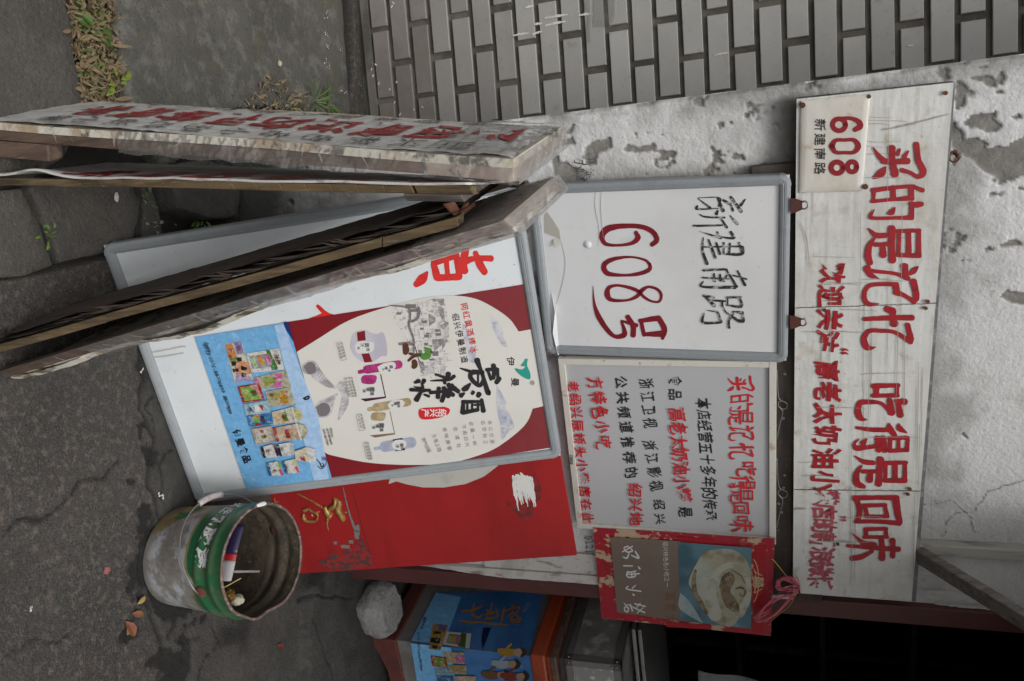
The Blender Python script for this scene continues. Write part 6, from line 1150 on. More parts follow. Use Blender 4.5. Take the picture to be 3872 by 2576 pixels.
# board 3 (right, inner): dark rotten ply with yellow batten
b3 = GZ((1728, 820), 1.04); a3_ = ground((0, 1300), 0.03); d3 = (b3-a3_)/np.linalg.norm(b3-a3_); a3_ = a3_-d3*0.03
th3 = GZ((1728, 862), 1.04)-b3; L3 = Leaf(a3_, b3, 0.30, th3)
g = G(); leafbox(g, L3, 0.0, 0.30, 0.0, 0.03, 0.05, 0.95, 6, lambda u: 0.05*math.sin(u*13)); leafbox(g, L3, 0.302, 0.87, 0.0, 0.03, 0.02, 0.9, 12, lambda u: 0.05*math.sin(u*11+1)); leafbox(g, L3, 0.873, 1.0, 0.0, 0.03, 0.02, 0.92); leafbox(g, L3, 0.0, 1.0, 0.27, 0.30, 0.0, 0.9); g.build('split_batten', M_wyellow, af, kind='stuff')
n3 = np.cross(DA, d3); n3 = n3 if n3@th3 < 0 else -n3
def f3(u, v):
    e = 0.016*(fbm(u*16, u*0+2, 121, 3)-0.5)+0.006*(fbm(u*120, u*0+2, 122, 2)-0.5)
    return L3.a+np.outer(u, L3.b-L3.a)+np.outer(0.002+v*(0.262+e), DA)+np.outer(0.004+0.008*(fbm(u*18, v*5, 122, 4)-0.5), n3)
P_, Fq, _, _ = grid(420, 30, f3); mesh('rotten_ply', P_, Fq, M_wdark, af, smooth=False)
def f3b(u, v):
    e = 0.010+0.05*np.clip(fbm(u*5, u*0+7, 125, 4)-0.35, 0, 1); cv = 0.012*np.exp(-(v/0.10)**2)*fbm(u*22, u*0+1, 126, 3)
    return L3.a+np.outer(u, L3.b-L3.a)+np.outer(e+v*(0.235-e), DA)+np.outer(0.0085+cv+0.004*(fbm(u*20, v*5, 127, 4)-0.5), n3)
P_, Fq, _, _ = grid(400, 24, f3b); mesh('peeling_layer', P_, Fq, wood('lifting_veneer', (0.085, 0.06, 0.048), (0.03, 0.022, 0.018), (0.15, 0.11, 0.09), rough=0.95), af, smooth=False)
g = G()
for k in range(70):   # delaminated splinters along the near and far edges
    u = random.uniform(0.1, 0.99); near = True
    v0 = 0.0 if near else 0.262; p = L3.a+(L3.b-L3.a)*u+DA*v0+n3*random.uniform(0.002, 0.010); ln = random.uniform(0.015, 0.06); wd = random.uniform(0.0006, 0.003)
    tip = p-d3*ln*0.9+DA*(random.uniform(0.004, 0.03) if not near else -random.uniform(0.0, 0.006))+n3*random.uniform(0, 0.014)
    g.add([p, p+d3*ln*0.5+DA*0.002, tip, p+DA*(-wd if not near else wd)], [(0, 1, 2), (0, 2, 3)])
g.build('splinters', M_wdark, af, kind='stuff')
g = G()
c = [GZ(p, 1.03) for p in ((1680, 772), (1720, 762), (1752, 818), (1732, 830))]; g.prism(c, np.array([0, 0, -0.003])); c2 = [GZ(p, 1.03) for p in ((1732, 830), (1752, 816), (1800, 775), (1790, 760))]; g.prism(c2, np.array([0, 0, -0.003])); g.tube([GZ((1728, 830), 1.03), GZ((1765, 770), 1.03)], 0.005, 8)
g.build('rusty_hinge', M_rust, af)
# board 4 (right, outer)
b4 = GZ((1895, 838), 1.12); a4 = ground((0, 1405), 0.03); d4 = (b4-a4)/np.linalg.norm(b4-a4); a4 = a4-d4*0.03
th4 = GZ((1960, 895), 1.12)-b4; th4 = th4*0.86; L4 = Leaf(a4, b4, 0.315, th4)
g = G(); leafbox(g, L4, 0.0, 0.88, 0.003, 0.035, 0.0, 0.60); leafbox(g, L4, 0.0, 0.88, 0.28, 0.312, 0.0, 0.60); g.build('frame_batten', M_wbrown, af, bevel=0.002)
g = G(); leafbox(g, L4, 0.88, 1.0, 0.0, 0.315, 0.0, 0.62); g.build('frame_head', M_whead, af, bevel=0.002)
n4 = np.cross(DA, d4); n4 = n4 if n4@th4 > 0 else -n4
def f4(u, v):   # v round the edge: ragged canvas turned over the edge
    sag = 0.010*np.exp(-((u-0.40)/0.10)**2)+0.004*np.sin(u*17)
    e = 0.006*(fbm(u*30, v*0+5, 131, 4)-0.5)
    return L4.a+np.outer(u, L4.b-L4.a)+np.outer(-0.001+0.003*(fbm(u*40, v*4, 132)-0.5)+0*u, DA)+np.outer(0.66+0.34*v+0*u, th4)+np.outer(sag+e, n4)
P_, Fq, _, _ = grid(300, 8, f4); mesh('canvas_edge', P_, Fq, M_edge, af, smooth=False)
def f4b(u, v):
    sag = 0.010*np.exp(-((u-0.40)/0.10)**2)*(1-v)+0.004*np.sin(u*17)*(1-v); e = 0.006*(fbm(u*30, u*0+5, 131, 4)-0.5)*(1-v)
    return L4.a+np.outer(u, L4.b-L4.a)+np.outer(v*0.315, DA)+np.outer(1.0+0*u, th4)+np.outer(sag+e, n4)
P_, Fq, _, _ = grid(200, 30, f4b); mesh('canvas_face', P_, Fq, M_canvas, af, smooth=True)
g = G(); leafbox(g, L4, 0.0, 1.0, 0.002, 0.315, 0.62, 0.9); g.build('ply_sheet', M_edge, af)
# clear film wrapped round the heads of both boards, and strands of film along the edges
def wrap(L, u0, u1, wd, w0, w1, seed):
    """inflated crumpled box round the head of a board"""
    faces = []
    def fold(u, v, o, c): return c+np.outer(o, [0, 0, 0])
    c3 = (L.pt(u0, 0, w0)+L.pt(u1, wd, w1))/2
    tl = L.t/np.linalg.norm(L.t)
    du, dv, dw = (L.b-L.a)/np.linalg.norm(L.b-L.a), DA, tl
    def side(p00, p10, p11, p01, nn, nu, nv):
        def fn(u, v):
            p = bil([p00, p10, p11, p01], u, v); a = p@du*30; b_ = p@dv*30+p@dw*30
            rr = np.abs(fbm(a*0.8, b_*2.2, seed, 4)-0.5)*2; e = np.minimum(np.minimum(u, 1-u), np.minimum(v, 1-v))
            return p+np.outer(0.002+0.012*(0.5-rr)*sstep(e, 0, 0.08), nn)
        P_, Fq, _, _ = grid(nu, nv, fn); faces.append((P_, Fq))
    A = lambda u, v, w: L.pt(u, v*wd+(-0.003 if v == 0 else 0.003), w)
    side(A(u0, 0, w0), A(u1+.006, 0, w0), A(u1+.006, 1, w0), A(u0, 1, w0), -tl, 50, 40)
    side(A(u0, 0, w1), A(u1+.006, 0, w1), A(u1+.006, 1, w1), A(u0, 1, w1), tl, 50, 40)
    side(A(u0, 0, w0), A(u1+.006, 0, w0), A(u1+.006, 0, w1), A(u0, 0, w1), -DA, 50, 20)
    side(A(u1+.006, 0, w0), A(u1+.006, 1, w0), A(u1+.006, 1, w1), A(u1+.006, 0, w1), du, 50, 20)
    V = np.concatenate([p for p, _ in faces]); off = 0; Fc = []
    for p, f in faces: Fc.append(f+off); off += len(p)
    return mesh('clear_film', V, np.concatenate(Fc), M_film, af, smooth=True)
wrap(L1, 0.86, 1.0, wid1, -0.06, 1.06, 141)
wrap(L4, 0.86, 1.0, 0.315, -0.06, 1.08, 151)
for L, u0_, u1_, sd in ((L1, 0.30, 0.87, 161), (L4, 0.22, 0.87, 171)):
    def fb(u, v):
        uu = u0_+(u1_-u0_)*u; rg = 0.25*(fbm(u*14, v*0+1, sd, 3)-0.5)*(v-0.5)*2
        p = L.a+np.outer(uu, L.b-L.a)+np.outer(-0.03+(1.10+rg)*v, L.t)
        return p-np.outer(0.0035+0.007*np.abs(fbm(u*46+v*2.5, v*2, sd+3, 4)-0.5)*2, DA)
    P_, Fq, _, _ = grid(220, 14, fb); mesh('clear_film', P_, Fq, M_film, af, smooth=False)
g = G()
for k in range(34):
    L, w0, w1 = random.choice(((L1, 0.0, 1.0), (L4, 0.0, 1.05), (L4, 0.1, 1.0)))
    u = random.uniform(0.1, 0.95); ln = random.uniform(0.6, 1.0); w_ = random.uniform(0.0004, 0.0030); sk = random.uniform(-0.02, 0.02)
    a = L.pt(u, -0.004, w0+(1-ln)*random.random()); b_ = L.pt(u+sk, -0.004, w0+ln*(w1-w0)); dd = (L.b-L.a)/np.linalg.norm(L.b-L.a)
    g.add([a-dd*w_, a+dd*w_, (a+b_)/2+dd*w_*1.5-DA*0.002, b_+dd*w_*0.3, b_-dd*w_*0.3, (a+b_)/2-dd*w_-DA*0.002], [(0, 1, 2, 5), (5, 2, 3, 4)])
g.build('film_strands', mat('milky_film', (0.5, 0.5, 0.5), 0.15, spec=0.9, alpha=0.4), af, kind='stuff')

# ------------------------------------------------------------------ paint bucket
bc = np.array([0.533, 1.662, 0.0]); BH, RB0, RB1 = 0.282, 0.123, 0.139
bk_ = thing('paint_bucket', bc, 'dented green and white paint bucket used as a bin beside the red board', 'bucket')
tilt = Matrix.Rotation(rad(5.5), 3, Vector((0.952, -0.306, 0)))
def cyl(th, r, z):   # th measured from the side facing the camera, growing to the right
    ca, sa = np.cos(th), np.sin(th); d = np.array([-0.306, -0.952, 0]); e = np.array([0.952, -0.306, 0])
    p = np.outer(np.atleast_1d(r*ca), d)+np.outer(np.atleast_1d(r*sa), e)+np.outer(np.atleast_1d(z), ZZ)
    return p@np.array(tilt).T+bc+np.array([0, 0, 0.004])
def rad_at(z):
    t = z/BH; r = RB0+(RB1-RB0)*t
    for zc in (0.70, 0.86): r = r+0.0035*np.exp(-((t-zc)/0.03)**2)
    r = r-0.003*np.exp(-((t-0.78)/0.035)**2)-0.008*(1-sstep(t, 0.0, 0.045))**2
    return r
nt_, nz_ = 180, 90
def bfn_(u, v, inner=0.0):
    th = (u*2-1)*math.pi; z = v*BH; r = rad_at(z)-inner
    dent = 0.010*np.exp(-((th-2.0)/0.35)**2-((v-0.98)/0.10)**2)+0.006*np.exp(-((th-1.3)/0.25)**2-((v-1)/0.06)**2)+0.004*np.exp(-((th+0.2)/0.5)**2-((v-0.2)/0.15)**2)
    r = r-dent+0.0016*(fbm(u*14, v*8, 161, 4)-0.5); z = z-0.010*np.exp(-((th-2.0)/0.3)**2)*v-0.006*np.exp(-((th-1.2)/0.2)**2)*v*v
    return cyl(th, r, z)
P_, Fq, u_, v_ = grid(nt_, nz_, lambda u, v: bfn_(u, v)); TH_ = (u_*2-1)*math.pi
nzb = 0.65*fbm(TH_*3+20, v_*7, 171, 5)+0.35*fbm(TH_*16+20, v_*34, 172, 4)
gb = 0.60-0.11*np.exp(-((TH_-0.50)/0.28)**2)*0+0.02*np.sin(TH_*2)-0.02+0.10*np.exp(-((TH_-0.52)/0.16)**2)-0.06*sstep(-TH_, 0.6, 1.4)
green = sstep(v_-gb, -0.004, 0.004); must = (sstep(v_-gb, -0.028, -0.022))*(1-green)
must = np.maximum(must, (1-sstep(v_-(0.30+0.55*(-TH_-0.75)), -0.01, 0.01))*sstep(-TH_, 0.35, 0.42)*(1-green)*0.95)
pink = sstep(-TH_, 0.62, 0.66)*sstep(v_-(0.33+0.5*(-TH_-0.75)), 0, 0.01)*(1-green)*(1-must)
grm = np.clip(sstep(nzb, 0.40, 0.58)*(0.95-0.5*green)+0.9*(1-sstep(v_+(nzb-0.5)*0.3, 0.02, 0.14)), 0, 1)*0.8
text_blk = (np.abs(TH_-0.12) < 0.32)*(v_ > 0.24)*(v_ < 0.5)*(np.sin(TH_*70) > 0.2)*(vnoise(v_*160, TH_*30, 175) > 0.45)*0.55
M_bucket = mat('bucket_paint', (0.36, 0.38, 0.41), 0.45, layers=((40, 5, 0.55, 0.7, (0.25, 0.2, 0.15), 0.5),), bump=((40, 4, 0.12, 0.002),), attrs=(('pink', (0.44, 0.35, 0.38), 0.9), ('print', (0.22, 0.2, 0.2), 1.0), ('must', (0.25, 0.17, 0.03), 0.95), ('green', (0.010, 0.105, 0.04), 1.0), ('grime', ((0.16, 0.125, 0.085), 60.0), 0.9)), coat=0.15)
mesh('bucket_body', P_, Fq, M_bucket, bk_, smooth=True, attrs={'green': green, 'must': must, 'pink': pink, 'grime': grm, 'print': text_blk})
M_inner = mat('grimy_bucket_inside', (0.065, 0.052, 0.035), 0.6, layers=((25, 6, 0.42, 0.6, (0.035, 0.028, 0.02), 0.9), (90, 5, 0.62, 0.68, (0.2, 0.18, 0.13), 0.5), (14, 5, 0.58, 0.7, (0.17, 0.13, 0.07), 0.6)), bump=((60, 6, 0.6, 0.006),))
P_, Fq, _, _ = grid(nt_, nz_, lambda u, v: bfn_(u, v, 0.0018)); mesh('bucket_inside', P_, Fq[:, ::-1], M_inner, bk_, smooth=True)
P_, Fq, _, _ = grid(40, 4, lambda u, v: cyl((u*2-1)*math.pi, v*(RB0-0.004), 0.006+0*u)); mesh('bucket_bottom', P_, Fq, M_inner, bk_)
g = G(); rimp = [bfn_(np.array([u]), np.array([1.0]))[0] for u in np.linspace(0, 1, 90)]; g.tube(rimp, [0.0030+0.0014*float(fbm(i*0.4, 1.0, 181)) for i in range(90)], 8, cap=False)
g.build('rolled_rim', mat('rusty_rim', (0.13, 0.09, 0.075), 0.7, layers=((80, 5, 0.5, 0.62, (0.32, 0.24, 0.2), 0.7), (50, 5, 0.56, 0.66, (0.04, 0.025, 0.018), 0.8)), bump=((120, 5, 0.6, 0.003),)), bk_, smooth=True)
for (lo, hi) in ((0.69, 0.71),): pass
# white paint drip on the rim
g = G(); th_ = np.linspace(-1.38, -1.15, 8); g.tube([cyl(t, RB1+0.001, BH+0.002)[0] for t in th_], [0.003, 0.005, 0.006, 0.0055, 0.006, 0.005, 0.0045, 0.003], 8); g.build('paint_drip', M_white, bk_, smooth=True)
def cylprint(name, chars, m_, wob=0.05):
    V = []; Fc = []; k = 0
    for (ch, th, z, w, h, bold) in chars:
        w *= 1.15; gv, gf = glyph(ch, bold); x = gv[:, 0]-0.5 if ord(ch) > 255 else gv[:, 0]-(gv[:, 0].max()+gv[:, 0].min())/2; y = gv[:, 1]-0.36
        zz_ = z+y*h; r = rad_at(zz_)+0.0012+k*0.00003; P = cyl(th+x*w/RB1, r, zz_); b = len(V); V += list(P); Fc += [tuple(i+b for i in q) for q in gf]; k += 1
    return mesh(name, V, Fc, m_, bk_)
M_wprint = mat('worn_white_print2', (0.5, 0.5, 0.5), 0.5, layers=((90, 4, 0.60, 0.66, (0.015, 0.12, 0.045), 0.8),))
cylprint('white_lettering', [('水', -1.25, 0.212, 0.03, 0.034, 0.03), ('性', -0.98, 0.212, 0.03, 0.034, 0.03), ('乳', -0.70, 0.212, 0.034, 0.036, 0.035), ('胶', -0.36, 0.213, 0.040, 0.040, 0.04), ('漆', 0.02, 0.214, 0.042, 0.042, 0.04)], M_wprint)
cylprint('green_lettering', [('o', -1.12, 0.098, 0.045, 0.055, 0.05), ('n', -0.84, 0.082, 0.05, 0.06, 0.05)], mat('print_green', (0.02, 0.15, 0.05), 0.5))
# handle: ears, wire and white grip
EA = rad(36)
for s_ in (0, 1):
    th = EA+s_*math.pi; g = G(); c = cyl(th, rad_at(0.205), 0.205)[0]; dn = cyl(th, rad_at(0.205)+0.01, 0.205)[0]-c; dn /= np.linalg.norm(dn)
    g.tube([c-dn*0.002, c+dn*0.001, c+dn*0.006, c+dn*0.007], [0.016, 0.016, 0.011, 0.004], 16); g.build('handle_ear', M_rust, bk_, smooth=True)
e1 = cyl(EA, rad_at(0.205)+0.008, 0.205)[0]; e2 = cyl(EA+math.pi, rad_at(0.205)+0.008, 0.205)[0]; mid = (e1+e2)/2; ev_ = (e1-e2)/2
outw = cyl(EA-math.pi/2, 1.0, 0.205)[0]-cyl(EA-math.pi/2, 0.0, 0.205)[0]; HD = outw*0.158+np.array([0, 0, -0.062])
hp = [mid+ev_*math.cos(t)*1.02+HD*math.sin(t)**0.85 if 0 < t < math.pi else mid+ev_*math.cos(t) for t in np.linspace(0, math.pi, 40)]
g = G(); g.tube(hp, 0.0019, 8); g.build('wire_handle', M_steel, bk_, smooth=True)
g = G(); g.tube(hp[19:26], [0.0078]*7, 12); g.build('handle_grip', mat('grip_white', (0.5, 0.44, 0.44), 0.5, layers=((60, 4, 0.5, 0.7, (0.3, 0.25, 0.22), 0.7),)), bk_, smooth=True)
# rubbish in the bucket
def inb(th, r, z): return cyl(rad(th), r, z)[0]
rub = thing('paper_carton', inb(-10, 0.07, 0.12), 'purple and white paper carton lying in the paint bucket', 'carton')
ca, cb, ccx, cd = inb(-55, 0.100, 0.256), inb(34, 0.092, 0.256), inb(32, 0.112, 0.14), inb(-48, 0.118, 0.14)
P_, Fq, u_, v_ = grid(20, 8, lambda u, v: bil([cd, ccx, cb, ca], u, v)+0.003*np.outer(np.sin(u*5), [0, -1, 0]))
def cut(u0, u1, m_, nm):
    P, F, _, _ = grid(8, 6, lambda u, v: bil([cd, ccx, cb, ca], u0+(u1-u0)*u, v)+0.003*np.outer(np.sin((u0+(u1-u0)*u)*5), [0, -1, 0])+np.array([0.306, 0.952, 0])*0.0); o = mesh(nm, P, F, m_, rub); o.modifiers.new('t', 'SOLIDIFY').thickness = 0.004
cut(0.0, 0.52, mat('purple_card', (0.022, 0.015, 0.055), 0.35), 'purple_panel'); cut(0.525, 0.64, mat('red_card', (0.3, 0.015, 0.02), 0.35), 'red_strip'); cut(0.645, 1.0, mat('white_card', (0.36, 0.34, 0.36), 0.4), 'white_panel')
g = G(); g.tube([inb(20, 0.10, 0.20), inb(150, 0.05, 0.235)], 0.0035, 8); o = g.build('drinking_straw', mat('clear_straw', (0.4, 0.38, 0.38), 0.15, spec=0.9, alpha=0.55), None, smooth=True); tag(o, 'clear plastic straw sticking up inside the paint bucket', 'straw')
g = G(); g.tube([inb(42, 0.108, 0.235), inb(52, 0.055, 0.25)], 0.0014, 6); o = g.build('toothpick', mat('bamboo', (0.45, 0.33, 0.15), 0.6), None); tag(o, 'bamboo toothpick sticking out of the bucket beside the carton', 'toothpick')
def crumple(nm, c, r, m_, lab, cat, seed, sc=(1, 1, 1)):
    import bmesh
    bm = bmesh.new(); bmesh.ops.create_icosphere(bm, subdivisions=3, radius=1.0); rnd_ = random.Random(seed)
    for v in bm.verts:
        n = float(fbm(v.co.x*2.2+9, v.co.y*2.2+v.co.z*1.7+9, seed, 3)); k = 0.6+0.8*n; v.co = Vector((v.co.x*sc[0]*r*k, v.co.y*sc[1]*r*k, v.co.z*sc[2]*r*k))+Vector(c)
    me = bpy.data.meshes.new(nm); bm.to_mesh(me); bm.free(); me.materials.append(m_); o = bpy.data.objects.new(nm, me); COL.objects.link(o); return tag(o, lab, cat)
crumple('foil_wrapper', inb(58, 0.098, 0.235), 0.016, mat('gold_foil', (0.22, 0.13, 0.03), 0.35, metal=0.6), 'crumpled gold foil wrapper just inside the bucket rim', 'foil wrapper', 5, (1, .7, 1.2))
crumple('crumpled_paper', inb(74, 0.098, 0.24), 0.018, mat('cream_paper', (0.4, 0.38, 0.29), 0.6), 'crumpled cream paper at the right inside of the bucket', 'paper', 9, (.8, .8, 1.3))
crumple('rubbish_heap', inb(0, 0.0, 0.05), 0.12, M_inner, 'dark wet rubbish heaped in the bottom of the bucket', 'rubbish', 13, (.8, .8, .35))

# ------------------------------------------------------------------ stone block by the door
import bmesh
sc0 = ground((1345, 2300), 0.03); bm = bmesh.new(); bmesh.ops.create_icosphere(bm, subdivisions=6, radius=1.0)
for v in bm.verts:
    p = np.array(v.co); q = np.sign(p)*np.abs(p)**0.62; q /= max(1e-6, np.linalg.norm(np.abs(q)**1.0)); 
    k = max(abs(p[0]), abs(p[1]), abs(p[2])); box = p/k; m2 = p*0.80+box*0.20
    n = float(fbm(p[0]*1.7+5, p[1]*1.7+p[2]*1.3+7, 201, 2))-0.5; n2_ = float(fbm(p[0]*9+5, p[1]*9+p[2]*8+7, 202, 4))-0.5
    m2 = m2*(1+0.22*n+0.07*n2_); m2 = np.array([m2[0]*0.096, m2[1]*0.085, m2[2]*0.078]); m2[2] = min(m2[2], 0.052+0.004*n2_)
    c_, s_ = math.cos(0.5), math.sin(0.5); v.co = Vector((m2[0]*c_-m2[1]*s_, m2[0]*s_+m2[1]*c_, m2[2]))
bw = sc0+np.array([0.028, 0.085, 0.050])
me = bpy.data.meshes.new('stone_block'); bm.to_mesh(me); bm.free(); me.shade_smooth(); me.materials.append(mat('pale_stone', (0.29, 0.285, 0.28), 0.95, layers=((14, 6, 0.45, 0.65, (0.2, 0.195, 0.19), 0.8), (60, 5, 0.58, 0.66, (0.09, 0.09, 0.09), 0.6)), bump=((40, 6, 0.9, 0.012), (160, 4, 0.5, 0.004))))
o = bpy.data.objects.new('stone_block', me); COL.objects.link(o); o.location = bw; tag(o, 'rough pale grey stone block on the ledge below the door post', 'stone')

# ------------------------------------------------------------------ counter with poster and steel case
cf = ground((1388, 2410), 0.0)[:2]; DL = np.array([-0.434, 0.9]); DL /= np.linalg.norm(DL); DR = np.array([0.955, 0.297]); DR /= np.linalg.norm(DR)
OUT = -(DL+DR)
def cp(a, b_, z, o=0.0):  # a along left face, b along right face, o outset
    p = cf+DL*(a-o)+DR*(b_-o); return np.array([p[0], p[1], z])
cab = thing('wooden_counter', (cf[0]+0.1, cf[1]+0.3, 0), 'old wooden snack counter with red lacquered top and blue ice-cream poster', 'counter')
def cbox(nm, a1_, b1_, z0, z1, o, m_, bev=0.003, a0=0.0, b0=0.0, parent=None):
    g = G(); lo = [cp(a0, b0, z0, o), cp(a0, b1_, z0, o)+0, cp(a1_, b1_, z0, o), cp(a1_, b0, z0, o)]
    # outset only at the street side corner
    c0_, c1_, c2_, c3_ = cp(a0, b0, z0, o), cp(a0, b1_, z0, 0)-np.append(DL*o, 0), cp(a1_, b1_, z0), cp(a1_, b0, z0)-np.append(DR*o, 0)
    lo = [c0_, c1_, c2_, c3_]; g.hexa(lo, [p+ZZ*(z1-z0) for p in lo]); return g.build(nm, m_, parent or cab, bevel=bev)
M_gpanel = mat('grey_painted_panel', (0.16, 0.155, 0.15), 0.6, layers=((10, 6, 0.45, 0.65, (0.1, 0.09, 0.085), 0.7), (60, 5, 0.62, 0.7, (0.2, 0.12, 0.09), 0.6)), bump=((30, 4, 0.2, 0.003),))
M_base = mat('scuffed_brown_base', (0.12, 0.035, 0.028), 0.5, layers=((20, 6, 0.45, 0.65, (0.07, 0.025, 0.02), 0.8), (90, 5, 0.62, 0.7, (0.3, 0.2, 0.17), 0.5)), bump=((40, 4, 0.2, 0.003),))
cbox('cabinet_body', 0.62, 1.1, 0.10, 0.66, 0.0, M_gpanel, a0=0.0)
cbox('base_rail', 0.62, 1.1, 0.065, 0.125, 0.010, M_base)
# scrolled feet
for d_, nm in ((DR, 'scroll_foot'), (DL, 'scroll_foot')):
    pr = [(0, 0.0), (0.045, 0.0), (0.055, 0.012), (0.05, 0.025), (0.075, 0.045), (0.12, 0.058), (0.16, 0.07), (0, 0.07)]; other = DL if d_ is DR else DR; o_ = 0.010 if d_ is DR else 0.0098
    base = cf-DL*o_-DR*o_; lp = [np.array([*(base+d_*x), z]) for x, z in pr]; g = G(); g.prism(lp, np.append(other*0.02, 0)); g.build(nm, M_base, cab, bevel=0.002)
cbox('counter_moulding', 0.66, 1.15, 0.645, 0.70, 0.022, M_lacq, bev=0.008); cbox('counter_moulding', 0.64, 1.12, 0.70, 0.716, 0.012, M_lacq, bev=0.004); cbox('counter_top', 0.66, 1.15, 0.716, 0.742, 0.026, mat('worn_top_edge', (0.12, 0.06, 0.045), 0.45, layers=((30, 6, 0.45, 0.62, (0.05, 0.035, 0.03), 0.9, (1, 1, 0.3)), (60, 5, 0.58, 0.68, (0.3, 0.12, 0.08), 0.7))), bev=0.006)
cbox('counter_slab', 0.64, 1.12, 0.742, 0.757, 0.004, M_darkw)
# poster wrapped round the corner
class Face(Plane): pass
nl_ = np.array([DL[1]*-1, DL[0], 0]); PLF = Plane(cp(0, 0, 0), np.append(-DL, 0), ZZ); PLF.n = np.append([-DL[1], DL[0]], 0) if np.dot([-DL[1], DL[0]], OUT) > 0 else np.append([DL[1], -DL[0]], 0)
PRF = Plane(cp(0, 0, 0), np.append(DR, 0), ZZ); PRF.n = np.append([-DR[1], DR[0]], 0) if np.dot([-DR[1], DR[0]], OUT) > 0 else np.append([DR[1], -DR[0]], 0)
M_sea = mat('deep_blue_print', (0.045, 0.15, 0.36), 0.4, layers=((6, 5, 0.4, 0.65, (0.02, 0.08, 0.23), 0.8), (12, 5, 0.58, 0.72, (0.2, 0.32, 0.5), 0.7)), bump=((14, 4, 0.25, 0.006),))
def pq_(pl, pts, off): return [pl.at(p, off) for p in pts]
def psheet(pl, q, off, nm, m_, parent, wv=0.003):
    P_, F, _, _ = grid(30, 30, lambda u, v: bil([pl.at(p) for p in q], u, v)+np.outer(off+wv*(fbm(u*4, v*4, 211)), pl.n)); return mesh(nm, P_, F, m_, parent, smooth=True)
zT, zB = 0.64, 0.183; cT = PLF; 
def on_edge(z): return cp(0, 0, z)
Lq = [on_edge(zB), PLF.at((1646, 2247)), PLF.at((1990, 2290)), on_edge(zT)]
Lq = [np.array(on_edge(zB)), PLF.at((1650, 2245)), PLF.at((2055, 2240)), np.array(on_edge(zT))]
def psh(q, n_, off, nm, m_, parent=None, seed=1, wv=0.003):
    P_, F, _, _ = grid(40, 40, lambda u, v: bil(q, u, v)+np.outer(off+wv*(fbm(u*4, v*4, 211+seed)), n_)); return mesh(nm, P_, F, m_, parent or cab, smooth=True)
pL = psh(Lq, PLF.n, 0.002, 'blue_poster', M_sea); 
Rq = [np.array(on_edge(zB)), PRF.at((1600, 2700)), PRF.at((2045, 2700)), np.array(on_edge(zT))]
pR = psh(Rq, PRF.n, 0.002, 'blue_poster', M_sea, seed=2)
for pl_, q, par in ((PLF, [on_edge(zB), PLF.at((1650, 2245)), PLF.at((1745, 2262)), on_edge(zB+0.13)], pL), (PRF, [on_edge(zB), PRF.at((1600, 2700)), PRF.at((1740, 2720)), on_edge(zB+0.16)], pR)):
    psh([np.array(x) for x in q], pl_.n, 0.0058, 'sea_band', M_blue, par, wv=0.0005)
r = Print(PLF, 0.0072)
KS = (1300, 2150, .5091); fx = lambda x, y: (KS[0]+x*KS[2], KS[1]+y*KS[2])
for s_ in ([(880, 325, 12), (960, 318, 14), (1030, 290, 8)], [(975, 268, 10), (955, 340, 16), (1000, 375, 14), (1035, 350, 8)], [(1105, 268, 10), (1085, 330, 12), (1050, 360, 6)], [(1060, 320, 10), (1120, 340, 12)], [(1075, 350, 8), (1110, 352, 8)], [(1050, 385, 12), (1130, 375, 12)], [(1065, 360, 8), (1072, 385, 10)], [(1140, 320, 10), (1145, 370, 12)], [(1195, 300, 14), (1165, 440, 12)], [(1205, 325, 10), (1230, 320, 12)],
           [(1255, 280, 12), (1265, 300, 10)], [(1230, 310, 10), (1305, 300, 14), (1300, 320, 8)], [(1260, 325, 8), (1225, 370, 12)], [(1255, 335, 10), (1320, 385, 14)], [(1290, 330, 8), (1240, 385, 10)], [(1245, 395, 10), (1305, 390, 12), (1300, 410, 10), (1245, 412, 8)]):
    r.stroke([(p[0], p[1], p[2]*1.3) for p in s_], org=(1300, 2150), k=.5091, rag=0.08)
r.stroke([(860, 395, 10), (930, 410, 22), (1020, 412, 16), (1150, 425, 14), (1240, 435, 6)], org=(1300, 2150), k=.5091, rag=0.1); r.build('brown_brush_logo', flat('a07648', 0.8), pL, kind='stuff')
r = Print(PLF, 0.0078)
for i, ch in enumerate('Ice Cream'):
    if ch != ' ': r.char(ch, (1300+(1030+i*13.2)*.5091, 2150+(415+i*1.6)*.5091), 14, 14, 0.0, rot=math.pi/2)
for i, ch in enumerate('TM'): r.char(ch, (1300+(1338+i*13)*.5091, 2150+305*.5091), 9, 9, rot=math.pi/2)
r.build('cream_lettering', flat('b9ad8c', 0.6), pL)
def trC(p):   # same printed sheet as on the poster board
    x, y = p; return (1300+(640+(x-343)*0.56+ (y-218)*0.10)*.5091, 2150+(425+(y-218)*0.62-(x-343)*0.02)*.5091)
items(PRF, 0.0070, pR, trC) if False else None
ITQ = [('e2b23c', [(665, 420), (780, 430), (720, 620), (632, 605)]), ('8c78b4', [(690, 425), (770, 430), (755, 480), (700, 470)]), ('3b1c12', [(670, 475), (725, 480), (720, 500), (665, 495)]), ('1a1414', [(640, 520), (720, 530), (715, 570), (650, 560)]), ('3b1c12', [(655, 580), (700, 585), (695, 605), (660, 602)])]
for col in sorted(set(c for c, _ in ITQ)):
    r = Print(PLF, 0.0068+0.0004*(col != 'e2b23c')); 
    for c2, q in ITQ:
        if c2 == col: r.poly([fx(*p) for p in q])
    r.build('package_print', packprint(col, 0.45), pL)
r = Print(PLF, 0.0070); r.poly([fx(*p) for p in ((765, 478), (950, 494), (935, 605), (735, 575))]); r.build('package_print', flat('e4e4de', 0.6), pL)
r = Print(PLF, 0.0074); r.poly([fx(*p) for p in ((785, 495), (885, 505), (868, 580), (765, 562))]); r.build('package_print', flat('8c9aa4', 0.5), pL)
